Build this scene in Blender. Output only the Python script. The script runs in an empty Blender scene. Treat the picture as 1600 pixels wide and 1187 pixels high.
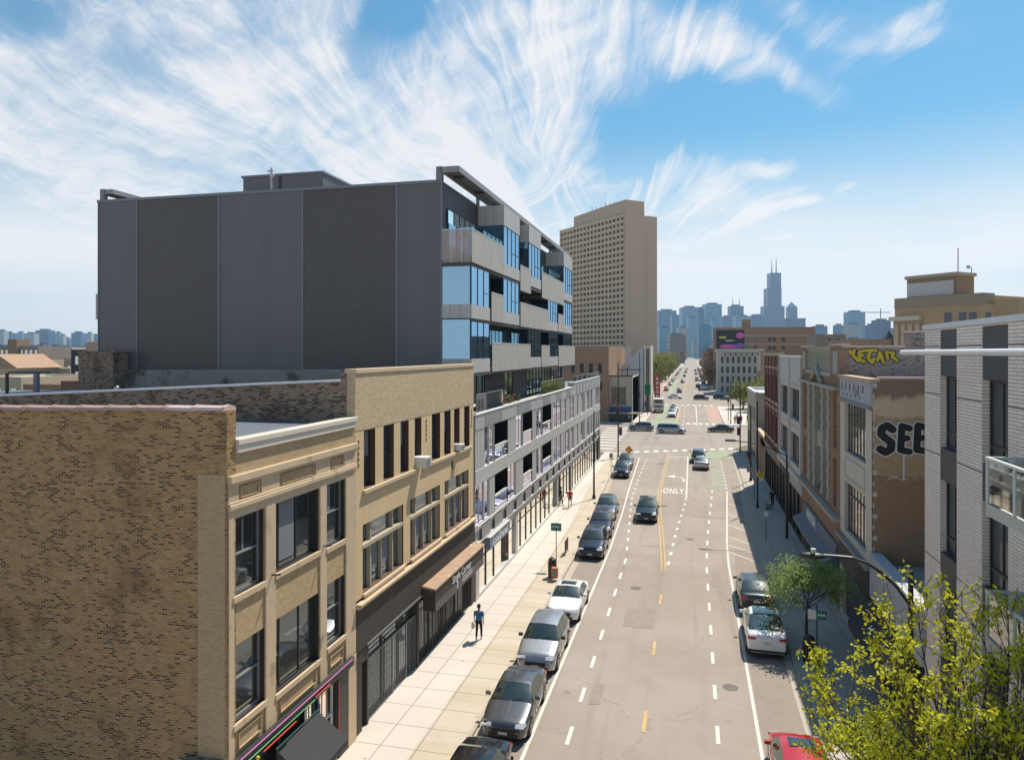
import bpy, math, random
from mathutils import Vector, Matrix, Euler
S = bpy.context.scene
COL = S.collection
R = math.radians
random.seed(7)
# ------------------------------------------------------------------ camera
F_PX, CXP, HYP, VXP, CAMZ = 1140.0, 800.0, 551.0, 1082.0, 14.5
YAW = math.atan((VXP - CXP) / F_PX)
SA, CA = math.sin(YAW), math.cos(YAW)
cam_d = bpy.data.cameras.new('camera'); cam = bpy.data.objects.new('camera', cam_d); COL.objects.link(cam)
S.camera = cam
cam.location = (0, 0, CAMZ); cam.rotation_euler = (R(90), 0, YAW)
cam_d.sensor_width = 36; cam_d.lens = 36 * F_PX / 1600.0
cam_d.shift_y = -(1187 / 2 - HYP) / 1600.0
cam_d.clip_start = 0.3; cam_d.clip_end = 30000

def ray(px, py):
    u = (px - CXP) / F_PX; w = (HYP - py) / F_PX
    return (-SA + u * CA, CA + u * SA, w)
def ground(px, py, z=0):
    x, y, w = ray(px, py); t = (z - CAMZ) / w; return (x * t, y * t)
def at(px, py, Y):           # point on the vertical plane y = Y
    x, y, w = ray(px, py); t = Y / y; return (x * t, CAMZ + w * t)
def cam2w(r, d): return (r * CA - d * SA, r * SA + d * CA)
def zat(py, d): return CAMZ + (551 - py) / 1140 * d
# ------------------------------------------------------------------ light and sky
SUN_EL, SUN_H = 58.0, (0.42, 0.907)
sd = bpy.data.lights.new('sun', 'SUN'); sun = bpy.data.objects.new('sun', sd); COL.objects.link(sun)
sd.energy = 4.7; sd.angle = R(0.53); sd.color = (1.0, 0.92, 0.80)
sv = Vector((SUN_H[0] * math.cos(R(SUN_EL)), SUN_H[1] * math.cos(R(SUN_EL)), math.sin(R(SUN_EL))))
sun.rotation_euler = sv.to_track_quat('Z', 'Y').to_euler(); sun.location = (60, 60, 120)
W = bpy.data.worlds.new('World'); S.world = W; W.use_nodes = True
wt = W.node_tree; wt.nodes.clear()
def N(tree, typ, **kw):
    n = tree.nodes.new(typ)
    for k, v in kw.items():
        if k == 'inp':
            for a, b in v.items(): n.inputs[a].default_value = b
        else: setattr(n, k, v)
    return n
def mth(tree, op, a, b=None, c=None, clamp=False):
    n = tree.nodes.new('ShaderNodeMath'); n.operation = op; n.use_clamp = clamp
    for i, v in enumerate((a, b, c)):
        if v is None: continue
        if isinstance(v, (int, float)): n.inputs[i].default_value = v
        else: tree.links.new(v, n.inputs[i])
    return n.outputs[0]
def mixc(tree, fac, a, b, blend='MIX'):
    n = tree.nodes.new('ShaderNodeMix'); n.data_type = 'RGBA'; n.blend_type = blend
    for i, v in ((0, fac), (6, a), (7, b)):
        if isinstance(v, (int, float)): n.inputs[i].default_value = v
        elif isinstance(v, (tuple, list)): n.inputs[i].default_value = (*v[:3], 1)
        else: tree.links.new(v, n.inputs[i])
    return n.outputs[2]
def sstep(tree, v, a, b):
    n = tree.nodes.new('ShaderNodeMapRange'); n.interpolation_type = 'SMOOTHSTEP'
    n.inputs[1].default_value = a; n.inputs[2].default_value = b
    tree.links.new(v, n.inputs[0]); return n.outputs[0]
def noise(tree, vec, scale, detail=4, rough=.55, dist=0.0):
    n = tree.nodes.new('ShaderNodeTexNoise'); n.inputs['Scale'].default_value = scale
    n.inputs['Detail'].default_value = detail; n.inputs['Roughness'].default_value = rough
    n.inputs['Distortion'].default_value = dist
    if vec is not None: tree.links.new(vec, n.inputs['Vector'])
    return n.outputs['Fac'], n.outputs['Color']

sky = N(wt, 'ShaderNodeTexSky', sky_type='NISHITA', sun_disc=False, sun_elevation=R(SUN_EL),
        sun_rotation=math.atan2(SUN_H[0], SUN_H[1]), altitude=100, air_density=1.2, dust_density=0.6, ozone_density=2.5)
tc = N(wt, 'ShaderNodeTexCoord')
sep = N(wt, 'ShaderNodeSeparateXYZ'); wt.links.new(tc.outputs['Generated'], sep.inputs[0])
zc = mth(wt, 'ADD', mth(wt, 'MAXIMUM', sep.outputs[2], 0.0), 0.10)
px_ = mth(wt, 'DIVIDE', sep.outputs[0], zc); py_ = mth(wt, 'DIVIDE', sep.outputs[1], zc)
cmb = N(wt, 'ShaderNodeCombineXYZ'); wt.links.new(px_, cmb.inputs[0]); wt.links.new(py_, cmb.inputs[1])
P0 = cmb.outputs[0]
def warp(vec, scale, amt):
    f, c = noise(wt, vec, scale, 3, .5)
    s = N(wt, 'ShaderNodeVectorMath', operation='SUBTRACT'); wt.links.new(c, s.inputs[0]); s.inputs[1].default_value = (.5, .5, .5)
    m = N(wt, 'ShaderNodeVectorMath', operation='SCALE'); wt.links.new(s.outputs[0], m.inputs[0]); m.inputs['Scale'].default_value = amt
    a = N(wt, 'ShaderNodeVectorMath', operation='ADD'); wt.links.new(vec, a.inputs[0]); wt.links.new(m.outputs[0], a.inputs[1])
    return a.outputs[0]
def stretch(vec, ang, sx, sy, off=(0, 0, 0)):
    m = N(wt, 'ShaderNodeMapping'); m.inputs['Rotation'].default_value = (0, 0, R(ang)); m.inputs['Scale'].default_value = (sx, sy, 1)
    m.inputs['Location'].default_value = off; wt.links.new(vec, m.inputs[0]); return m.outputs[0]
# sky directions as azimuth and height, so that the ice cloud can fan out from one point of the sky
az = mth(wt, 'ARCTAN2', sep.outputs[0], sep.outputs[1]); el = mth(wt, 'ARCSINE', sep.outputs[2])
cq = N(wt, 'ShaderNodeCombineXYZ'); wt.links.new(az, cq.inputs[0]); wt.links.new(el, cq.inputs[1]); Q0 = cq.outputs[0]
def dirq(px, py): x, y, z = Vector(ray(px, py)).normalized(); return math.atan2(x, y), math.asin(z)
def vmap(vec, ang, sx, sy, off=(0, 0, 0)):
    r = N(wt, 'ShaderNodeMapping'); r.inputs['Rotation'].default_value = (0, 0, R(ang)); wt.links.new(vec, r.inputs[0])
    m = N(wt, 'ShaderNodeMapping'); m.inputs['Scale'].default_value = (sx, sy, 1); m.inputs['Location'].default_value = off; wt.links.new(r.outputs[0], m.inputs[0]); return m.outputs[0]
def gblob(px, py, rx, ry, rot=0.0):   # soft elliptical patch of sky; radii in photo pixels
    u, v = dirq(px, py)
    m = N(wt, 'ShaderNodeMapping', vector_type='TEXTURE'); m.inputs['Location'].default_value = (u, v, 0); m.inputs['Rotation'].default_value = (0, 0, R(rot)); m.inputs['Scale'].default_value = (rx / 1140, ry / 1140, 1)
    wt.links.new(QB, m.inputs[0]); d = N(wt, 'ShaderNodeVectorMath', operation='LENGTH'); wt.links.new(m.outputs[0], d.inputs[0])
    n = N(wt, 'ShaderNodeMapRange'); n.interpolation_type = 'SMOOTHSTEP'; n.inputs[1].default_value = 1.5; n.inputs[2].default_value = .2; wt.links.new(d.outputs['Value'], n.inputs[0]); return n.outputs[0]
QB = warp(warp(Q0, 2.5, .20), 8.0, .07)
def fan(px, py, w1, w2, fa, fr_, seed, rough):
    """streaks running out from one point of the sky, curled by warps"""
    u, v = dirq(px, py); qw = warp(warp(Q0, 2.2, w1), 6.5, w2)
    s_ = N(wt, 'ShaderNodeVectorMath', operation='SUBTRACT'); wt.links.new(qw, s_.inputs[0]); s_.inputs[1].default_value = (u, v, 0)
    q = N(wt, 'ShaderNodeSeparateXYZ'); wt.links.new(s_.outputs[0], q.inputs[0]); ln = N(wt, 'ShaderNodeVectorMath', operation='LENGTH'); wt.links.new(s_.outputs[0], ln.inputs[0])
    th = mth(wt, 'ARCTAN2', q.outputs[0], q.outputs[1])
    c = N(wt, 'ShaderNodeCombineXYZ'); wt.links.new(mth(wt, 'MULTIPLY', th, fa), c.inputs[0]); wt.links.new(mth(wt, 'MULTIPLY', ln.outputs['Value'], fr_), c.inputs[1]); c.inputs[2].default_value = seed
    f, _ = noise(wt, c.outputs[0], 1.0, 9, rough, .1); return f
s1 = fan(930, 440, .17, .06, 9.5, 2.4, 1.3, .68)
s2 = fan(800, 400, .24, .10, 7.5, 3.2, 5.1, .70)
s3, _ = noise(wt, vmap(warp(warp(Q0, 3, .22), 9, .05), -24, 3.0, 13.0, (2, 1, 0)), 1.4, 9, .66, .1)
lump, _ = noise(wt, warp(Q0, 4, .15), 7.0, 7, .62)
CLOUDBLOBS = ((120, 110, 330, 110, 18, .50), (330, 200, 380, 90, 8, .34), (330, 60, 260, 110, 30, .40), (480, 130, 130, 110, 40, .34), (560, 220, 260, 60, 0, .34), (800, 110, 130, 170, 70, .62), (720, 190, 190, 80, 30, .30), (90, 340, 300, 170, 0, .62), (450, 300, 380, 110, 0, .50), 
              (880, 330, 260, 80, 0, .55), (1060, 390, 330, 80, 0, .55), (1330, 440, 330, 70, 0, .62), (1180, 330, 200, 34, 6, .34), (700, 300, 300, 60, 0, .3), (960, 80, 110, 60, -35, .26), (1150, 90, 210, 32, -22, .34), (1330, 50, 180, 26, -18, .26), (1250, 250, 190, 34, 8, .42), (1180, 120, 260, 24, -20, .30), (1500, 90, 160, 24, -12, .20), (1040, 265, 90, 26, 10, .28), (1560, 325, 130, 24, 4, .62), (1420, 370, 110, 20, 14, .28), (1440, 40, 40, 14, 40, .34), (1350, 290, 60, 30, -50, .24))
amt = mth(wt, 'ADD', 0.0, 0.0)
for q_ in CLOUDBLOBS: amt = mth(wt, 'ADD', amt, mth(wt, 'MULTIPLY', gblob(*q_[:5]), q_[5]))
for q_ in ((610, 30, 46, 60, 0, .55), (1260, 180, 290, 50, -10, .30), (1540, 150, 150, 110, 0, .26), (1000, 200, 90, 34, -14, .30), (60, 160, 90, 20, 16, .30), (225, 215, 80, 22, 8, .30), (690, 150, 20, 60, 15, .22), (50, 20, 50, 24, 20, .2), (640, 245, 90, 10, 10, .2)):
    amt = mth(wt, 'SUBTRACT', amt, mth(wt, 'MULTIPLY', gblob(*q_[:5]), q_[5]))
amt = mth(wt, 'MINIMUM', amt, .62)
st = mth(wt, 'ADD', mth(wt, 'MULTIPLY', mth(wt, 'MAXIMUM', s1, s2), .70), mth(wt, 'MULTIPLY', s3, .30))
st = mth(wt, 'ADD', mth(wt, 'MULTIPLY', mth(wt, 'SUBTRACT', st, .53), 3.6), mth(wt, 'MULTIPLY', mth(wt, 'SUBTRACT', lump, .5), 1.1))
cov = sstep(wt, mth(wt, 'ADD', st, mth(wt, 'MULTIPLY', amt, .98)), .04, 1.02)
cov = mth(wt, 'MULTIPLY', cov, sstep(wt, mth(wt, 'ADD', amt, mth(wt, 'MULTIPLY', st, .30)), -.10, .30))
veil = mth(wt, 'MULTIPLY', sstep(wt, amt, .0, .6), .26)
cov = mth(wt, 'MAXIMUM', mth(wt, 'ADD', mth(wt, 'MULTIPLY', cov, .80), veil, clamp=True), 0.0)
hz = sstep(wt, el, .30, .09)            # milky haze low over the horizon
hz2, _ = noise(wt, vmap(warp(Q0, 3, .1), 2, 3, 16), 1.0, 6, .6)
hzm = mth(wt, 'MULTIPLY', hz, mth(wt, 'ADD', mth(wt, 'MULTIPLY', hz2, .7), .66), clamp=True)
cov = mth(wt, 'MULTIPLY', mth(wt, 'MAXIMUM', cov, hzm), .95)
skyc = mixc(wt, 1.0, sky.outputs[0], (.40, .80, .90), 'MULTIPLY')
bgc = mixc(wt, cov, skyc, mixc(wt, sstep(wt, el, .28, .04), (7.7, 7.5, 7.45), (9.4, 9.0, 8.8)))
bg = N(wt, 'ShaderNodeBackground'); wt.links.new(bgc, bg.inputs[0]); bg.inputs[1].default_value = .098
wo = N(wt, 'ShaderNodeOutputWorld'); wt.links.new(bg.outputs[0], wo.inputs[0])
vs = S.view_settings; vs.view_transform = 'Standard'; vs.look = 'None'; vs.exposure = 0.35; vs.gamma = 1.0; vs.use_curve_mapping = False
S.cycles.volume_bounces = 0; S.cycles.max_bounces = 6; S.cycles.transparent_max_bounces = 12
# ------------------------------------------------------------------ mesh helpers
class MB:
    def __init__(s, fr=None): s.v = []; s.f = []; s.m = []; s.fr = fr
    def P(s, p): return tuple(s.fr(*p)) if s.fr else tuple(p)
    def face(s, pts, m=0):
        i = len(s.v); s.v += [s.P(p) for p in pts]; s.f.append(tuple(range(i, i + len(pts)))); s.m.append(m); return s
    def box(s, x0, x1, y0, y1, z0, z1, m=0):
        i = len(s.v)
        s.v += [s.P(p) for p in ((x0,y0,z0),(x1,y0,z0),(x1,y1,z0),(x0,y1,z0),(x0,y0,z1),(x1,y0,z1),(x1,y1,z1),(x0,y1,z1))]
        for q in ((0,3,2,1),(4,5,6,7),(0,1,5,4),(1,2,6,5),(2,3,7,6),(3,0,4,7)): s.f.append(tuple(i + k for k in q)); s.m.append(m)
        return s
    def prism(s, pts, z0, z1, m=0):       # vertical prism over a plan polygon
        i = len(s.v); n = len(pts)
        s.v += [s.P((p[0], p[1], z0)) for p in pts] + [s.P((p[0], p[1], z1)) for p in pts]
        s.f.append(tuple(i + k for k in reversed(range(n)))); s.m.append(m)
        s.f.append(tuple(i + n + k for k in range(n))); s.m.append(m)
        for k in range(n):
            j = (k + 1) % n; s.f.append((i + k, i + j, i + n + j, i + n + k)); s.m.append(m)
        return s
    def extr(s, pts, d0, d1, axis, m=0):    # polygon in the two other axes, extruded along axis
        def mk(p, d): return (d, p[0], p[1]) if axis == 0 else ((p[0], d, p[1]) if axis == 1 else (p[0], p[1], d))
        i = len(s.v); n = len(pts)
        s.v += [s.P(mk(p, d0)) for p in pts] + [s.P(mk(p, d1)) for p in pts]
        s.f.append(tuple(i + k for k in range(n))); s.m.append(m); s.f.append(tuple(i + n + k for k in reversed(range(n)))); s.m.append(m)
        for k in range(n):
            j = (k + 1) % n; s.f.append((i + k, i + n + k, i + n + j, i + j)); s.m.append(m)
        return s
    def tube(s, pts, rad, n=8, m=0, cap=True):
        pts = [Vector(p) for p in pts]; rings = []
        if isinstance(rad, (int, float)): rad = [rad] * len(pts)
        up = None
        for k, p in enumerate(pts):
            d = (pts[min(k + 1, len(pts) - 1)] - pts[max(k - 1, 0)]).normalized()
            if up is None: up = d.orthogonal().normalized()
            a = (up - d * up.dot(d))
            a = a.normalized() if a.length > 1e-6 else d.orthogonal().normalized()
            up = a; b = d.cross(a); i = len(s.v)
            for q in range(n):
                t = 2 * math.pi * q / n; s.v.append(s.P(p + (a * math.cos(t) + b * math.sin(t)) * rad[k]))
            rings.append(i)
        for k in range(len(rings) - 1):
            for q in range(n):
                r = (q + 1) % n; s.f.append((rings[k] + q, rings[k] + r, rings[k + 1] + r, rings[k + 1] + q)); s.m.append(m)
        if cap:
            s.f.append(tuple(rings[0] + q for q in reversed(range(n)))); s.m.append(m)
            s.f.append(tuple(rings[-1] + q for q in range(n))); s.m.append(m)
        return s
    def ball(s, c, r, m=0, nu=10, nv=6, sc=(1, 1, 1)):
        i = len(s.v)
        for a in range(nv + 1):
            th = math.pi * a / nv
            for b in range(nu):
                ph = 2 * math.pi * b / nu
                s.v.append(s.P((c[0] + r * sc[0] * math.sin(th) * math.cos(ph), c[1] + r * sc[1] * math.sin(th) * math.sin(ph), c[2] + r * sc[2] * math.cos(th))))
        for a in range(nv):
            for b in range(nu):
                c2 = (b + 1) % nu; s.f.append((i + a * nu + b, i + (a + 1) * nu + b, i + (a + 1) * nu + c2, i + a * nu + c2)); s.m.append(m)
        return s
    def holes(s, u0, u1, v0, v1, hs, depth=.2, m=0, mr=None):
        """wall sheet at w=0 in (u,w,v) coordinates with rectangular openings and reveals"""
        us = sorted({u0, u1, *[h[0] for h in hs], *[h[1] for h in hs]}); vs_ = sorted({v0, v1, *[h[2] for h in hs], *[h[3] for h in hs]})
        us = [u for u in us if u0 <= u <= u1]; vs_ = [v for v in vs_ if v0 <= v <= v1]
        for a, b in zip(us, us[1:]):
            run = None
            for c, d in zip(vs_, vs_[1:]):
                mu, mv = (a + b) / 2, (c + d) / 2
                if any(h[0] < mu < h[1] and h[2] < mv < h[3] for h in hs):
                    if run: s.face([(a,0,run[0]),(b,0,run[0]),(b,0,run[1]),(a,0,run[1])], m); run = None
                else: run = (run[0], d) if run else (c, d)
            if run: s.face([(a,0,run[0]),(b,0,run[0]),(b,0,run[1]),(a,0,run[1])], m)
        mr = m if mr is None else mr
        for (a, b, c, d) in [h[:4] for h in hs]:
            e = -depth
            s.face([(a,0,c),(a,e,c),(a,e,d),(a,0,d)], mr); s.face([(b,0,c),(b,0,d),(b,e,d),(b,e,c)], mr)
            s.face([(a,0,d),(a,e,d),(b,e,d),(b,0,d)], mr); s.face([(a,0,c),(b,0,c),(b,e,c),(a,e,c)], mr)
        return s
    def build(s, name, mats, parent=None, smooth=False, bevel=0.0, loc=None):
        me = bpy.data.meshes.new(name)
        vv = s.v
        off = Vector((0, 0, 0))
        if parent is not None: off = parent.get('_o') and Vector(parent['_o']) or Vector((0, 0, 0))
        me.from_pydata([(p[0] - off.x, p[1] - off.y, p[2] - off.z) for p in vv], [], s.f)
        if not isinstance(mats, (list, tuple)): mats = [mats]
        for q in mats: me.materials.append(q)
        if len(mats) > 1: me.polygons.foreach_set('material_index', s.m)
        if smooth: me.polygons.foreach_set('use_smooth', [True] * len(s.f))
        me.update()
        o = bpy.data.objects.new(name, me); COL.objects.link(o)
        if parent is not None:
            o.parent = parent
            o['_o'] = list(off)
        if bevel > 0:
            b = o.modifiers.new('bevel', 'BEVEL'); b.width = bevel; b.segments = 2; b.limit_method = 'ANGLE'; b.angle_limit = R(40)
        return o
def tag(o, label=None, cat=None, group=None, kind=None):
    if label: o['label'] = label
    if cat: o['category'] = cat
    if group: o['group'] = group
    if kind: o['kind'] = kind
    return o
def thing(name, label, cat, loc=(0, 0, 0), group=None, rz=0.0):
    """Empty at a thing's base; its children are given in world coordinates when rz is 0"""
    o = bpy.data.objects.new(name, None); COL.objects.link(o); o.location = loc; o.rotation_euler = (0, 0, rz)
    o.empty_display_size = .3; o['_o'] = list(loc)
    return tag(o, label, cat, group)
def local_thing(name, label, cat, group=None):
    """Empty whose children are given in the thing's own coordinates, placed afterwards"""
    return thing(name, label, cat, (0, 0, 0), group)
def dup(o, loc, rz=0.0, label=None, scale=None, swap=None):
    def cp(x, par):
        c = x.copy(); COL.objects.link(c)
        if par is not None: c.parent = par
        if swap and x.type == 'MESH' and x.active_material in swap:
            c.data = swap_mesh(x.data, swap)
        for ch in x.children: cp(ch, c)
        return c
    r = cp(o, None); r.location = loc; r.rotation_euler = (0, 0, rz)
    if scale: r.scale = scale
    if label: r['label'] = label
    return r
_sw = {}
def swap_mesh(me, swap):
    key = (me.name, tuple(sorted((a.name, b.name) for a, b in swap.items())))
    if key not in _sw:
        m = me.copy()
        for i, q in enumerate(m.materials):
            if q in swap: m.materials[i] = swap[q]
        _sw[key] = m
    return _sw[key]
def struct(name, mb, mat, **k):
    return tag(mb.build(name, mat, **k), kind='structure')
def FX(X, sgn):      # wall frame on the plane x = X; u = y, w = outwards, v = z
    return lambda u, w, v: (X + sgn * w, u, v)
def FY(Y, sgn=-1):   # wall frame on the plane y = Y; u = x, w = outwards
    return lambda u, w, v: (u, Y + sgn * w, v)
def FA(ox, oy, ang): # wall frame starting at (ox,oy) and running at an angle; outwards is to the right of the run
    c, s_ = math.cos(ang), math.sin(ang)
    return lambda u, w, v: (ox + c * u + s_ * w, oy + s_ * u - c * w, v)
def text_mesh(txt, size, extr=.01, offset=0.0, spacing=1.0, shear=0.0):
    cu = bpy.data.curves.new('t', 'FONT'); cu.body = txt; cu.size = size; cu.extrude = extr; cu.offset = offset
    cu.space_character = spacing; cu.shear = shear; cu.align_x = 'LEFT'; cu.resolution_u = 3
    o = bpy.data.objects.new('t', cu); COL.objects.link(o)
    dg = bpy.context.evaluated_depsgraph_get(); me = bpy.data.meshes.new_from_object(o.evaluated_get(dg))
    bpy.data.objects.remove(o); bpy.data.curves.remove(cu)
    return me
def text_obj(name, txt, size, mat, mtx, parent=None, extr=.01, offset=0.0, spacing=1.0, shear=0.0, sx=1.0, sy=1.0):
    me = text_mesh(txt, size, extr, offset, spacing, shear); me.materials.clear(); me.materials.append(mat)
    off = Vector(parent['_o']) if parent is not None and parent.get('_o') else Vector((0, 0, 0))
    me.transform(Matrix.Translation(-off) @ mtx @ Matrix.Diagonal((sx, sy, 1, 1)))
    o = bpy.data.objects.new(name, me); COL.objects.link(o)
    if parent is not None: o.parent = parent
    return o
def mtx(o, x, y):
    """matrix whose local x,y follow the vectors given"""
    x = Vector(x).normalized(); y = Vector(y).normalized(); z = x.cross(y)
    m = Matrix((x, y, z)).transposed().to_4x4(); m.translation = Vector(o); return m
# ------------------------------------------------------------------ materials
def new_mat(name):
    m = bpy.data.materials.new(name); m.use_nodes = True; t = m.node_tree
    b = t.nodes['Principled BSDF']; return m, t, b
_wg = None
def wallvec(t):
    """metres along the wall and up, chosen from the face direction"""
    global _wg
    if _wg is None:
        g = bpy.data.node_groups.new('wall_metres', 'ShaderNodeTree'); _wg = g
        g.interface.new_socket('Vector', in_out='OUTPUT', socket_type='NodeSocketVector')
        go = g.nodes.new('NodeGroupOutput'); ge = g.nodes.new('ShaderNodeNewGeometry')
        sn = g.nodes.new('ShaderNodeSeparateXYZ'); sp = g.nodes.new('ShaderNodeSeparateXYZ')
        g.links.new(ge.outputs['True Normal'], sn.inputs[0]); g.links.new(ge.outputs['Position'], sp.inputs[0])
        ax = mth(g, 'ABSOLUTE', sn.outputs[0]); ay = mth(g, 'ABSOLUTE', sn.outputs[1]); az = mth(g, 'ABSOLUTE', sn.outputs[2])
        isx = mth(g, 'GREATER_THAN', ax, ay); isz = mth(g, 'GREATER_THAN', az, .7)
        u = mth(g, 'ADD', mth(g, 'MULTIPLY', isx, sp.outputs[1]), mth(g, 'MULTIPLY', mth(g, 'SUBTRACT', 1.0, isx), sp.outputs[0]))
        v = mth(g, 'ADD', mth(g, 'MULTIPLY', isz, sp.outputs[1]), mth(g, 'MULTIPLY', mth(g, 'SUBTRACT', 1.0, isz), sp.outputs[2]))
        u = mth(g, 'ADD', mth(g, 'MULTIPLY', isz, sp.outputs[0]), mth(g, 'MULTIPLY', mth(g, 'SUBTRACT', 1.0, isz), u))
        c = g.nodes.new('ShaderNodeCombineXYZ'); g.links.new(u, c.inputs[0]); g.links.new(v, c.inputs[1]); g.links.new(c.outputs[0], go.inputs[0])
    n = t.nodes.new('ShaderNodeGroup'); n.node_tree = _wg; return n.outputs[0]
def posvec(t):
    return t.nodes.new('ShaderNodeNewGeometry').outputs['Position']
def bumpn(t, b, h, dist=.01, strength=.5):
    n = t.nodes.new('ShaderNodeBump'); n.inputs['Strength'].default_value = strength; n.inputs['Distance'].default_value = dist
    t.links.new(h, n.inputs['Height']); t.links.new(n.outputs[0], b.inputs['Normal'])
def mat(name, col, rough=.75, metal=0.0, var=.18, scale=1.2, bump=0.0, bscale=8, spec=.5, coat=0.0, streak=0.0, obj=False, dirt=None):
    m, t, b = new_mat(name)
    vec = t.nodes.new('ShaderNodeTexCoord').outputs['Object'] if obj else posvec(t)
    f, _ = noise(t, vec, scale, 6, .62); f2, _ = noise(t, vec, scale * 9, 3, .6)
    k = mth(t, 'ADD', mth(t, 'MULTIPLY', mth(t, 'SUBTRACT', f, .5), 2 * var), 1.0)
    k = mth(t, 'ADD', k, mth(t, 'MULTIPLY', mth(t, 'SUBTRACT', f2, .5), var))
    if streak:
        mp = t.nodes.new('ShaderNodeMapping'); mp.inputs['Scale'].default_value = (3.2, 3.2, .22); t.links.new(vec, mp.inputs[0])
        fs, _ = noise(t, mp.outputs[0], 1.3, 5, .65); k = mth(t, 'ADD', k, mth(t, 'MULTIPLY', mth(t, 'SUBTRACT', fs, .5), 2 * streak))
    g = t.nodes.new('ShaderNodeVectorMath'); g.operation = 'SCALE'; g.inputs[0].default_value = col[:3]; t.links.new(k, g.inputs['Scale'])
    out = g.outputs[0]
    if dirt:
        fd, _ = noise(t, vec, dirt[1], 5, .6); out = mixc(t, sstep(t, fd, dirt[2], dirt[2] + .13), out, dirt[0])
    t.links.new(out, b.inputs['Base Color'])
    b.inputs['Roughness'].default_value = rough; b.inputs['Metallic'].default_value = metal
    b.inputs['Specular IOR Level'].default_value = spec; b.inputs['Coat Weight'].default_value = coat
    if bump:
        fb, _ = noise(t, vec, bscale, 5, .6); bumpn(t, b, fb, bump, .6)
    return m
def brick(name, cols, mortar, bw=.215, rh=.075, ms=.011, dark=None, darkamt=.0, stain=None, stainamt=.5, var=.25, rough=.9, bump=.006, off=.5, light=None):
    """cols = list of brick colours picked at random; dark bricks gather in patches"""
    m, t, b = new_mat(name); vec = wallvec(t)
    def bt(c1, c2, mo):
        n = t.nodes.new('ShaderNodeTexBrick'); n.offset = off
        for k, v in (('Color1', c1), ('Color2', c2), ('Mortar', mo)): n.inputs[k].default_value = (*v, 1)
        n.inputs['Scale'].default_value = 1; n.inputs['Brick Width'].default_value = bw; n.inputs['Row Height'].default_value = rh
        n.inputs['Mortar Size'].default_value = ms; n.inputs['Mortar Smooth'].default_value = .1
        t.links.new(vec, n.inputs['Vector']); return n
    n = bt((0, 0, 0), (1, 1, 1), (.5, .5, .5))
    ramp = t.nodes.new('ShaderNodeValToRGB'); ramp.color_ramp.interpolation = 'CONSTANT'; el = ramp.color_ramp.elements
    el[0].color = (*cols[0], 1); el[0].position = 0; el[1].color = (*cols[1 % len(cols)], 1); el[1].position = .22 if len(cols) > 2 else .5
    for i, c in enumerate(cols[2:]):
        e = el.new(.22 + (i + 1) * .78 / (len(cols) - 1)); e.color = (*c, 1)
    t.links.new(n.outputs['Color'], ramp.inputs[0]); out = ramp.outputs[0]
    fl, _ = noise(t, vec, .55, 5, .65)
    fm, _ = noise(t, vec, 3.5, 4, .6)
    if dark:
        fd_, _ = noise(t, vec, 1.1, 5, .7); thr = mth(t, 'ADD', mth(t, 'MULTIPLY', mth(t, 'SUBTRACT', fd_, .5), -1.6), 1 - darkamt)
        # a second brick draw, so dark ones are independent of tone
        mp = t.nodes.new('ShaderNodeVectorMath'); mp.operation = 'ADD'; t.links.new(vec, mp.inputs[0]); mp.inputs[1].default_value = (bw * 40, rh * 84, 0)
        n2 = bt((0, 0, 0), (1, 1, 1), (0, 0, 0)); t.links.new(mp.outputs[0], n2.inputs['Vector'])
        sel = mth(t, 'GREATER_THAN', n2.outputs['Color'], thr); out = mixc(t, sel, out, dark)
    out = mixc(t, n.outputs['Fac'], out, mortar)
    if stain:
        out = mixc(t, mth(t, 'MULTIPLY', sstep(t, fl, .50, .72), stainamt), out, stain)
    if light:
        fq, _ = noise(t, vec, .9, 4, .6); out = mixc(t, mth(t, 'MULTIPLY', sstep(t, fq, .52, .7), .5), out, light)
    k = mth(t, 'ADD', mth(t, 'MULTIPLY', mth(t, 'SUBTRACT', fm, .5), 2 * var), 1.0)
    g = t.nodes.new('ShaderNodeVectorMath'); g.operation = 'SCALE'; t.links.new(out, g.inputs[0]); t.links.new(k, g.inputs['Scale'])
    t.links.new(g.outputs[0], b.inputs['Base Color']); b.inputs['Roughness'].default_value = rough
    b.inputs['Specular IOR Level'].default_value = .25
    if bump: bumpn(t, b, mth(t, 'SUBTRACT', 1.0, n.outputs['Fac']), bump, .8)
    return m
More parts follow.
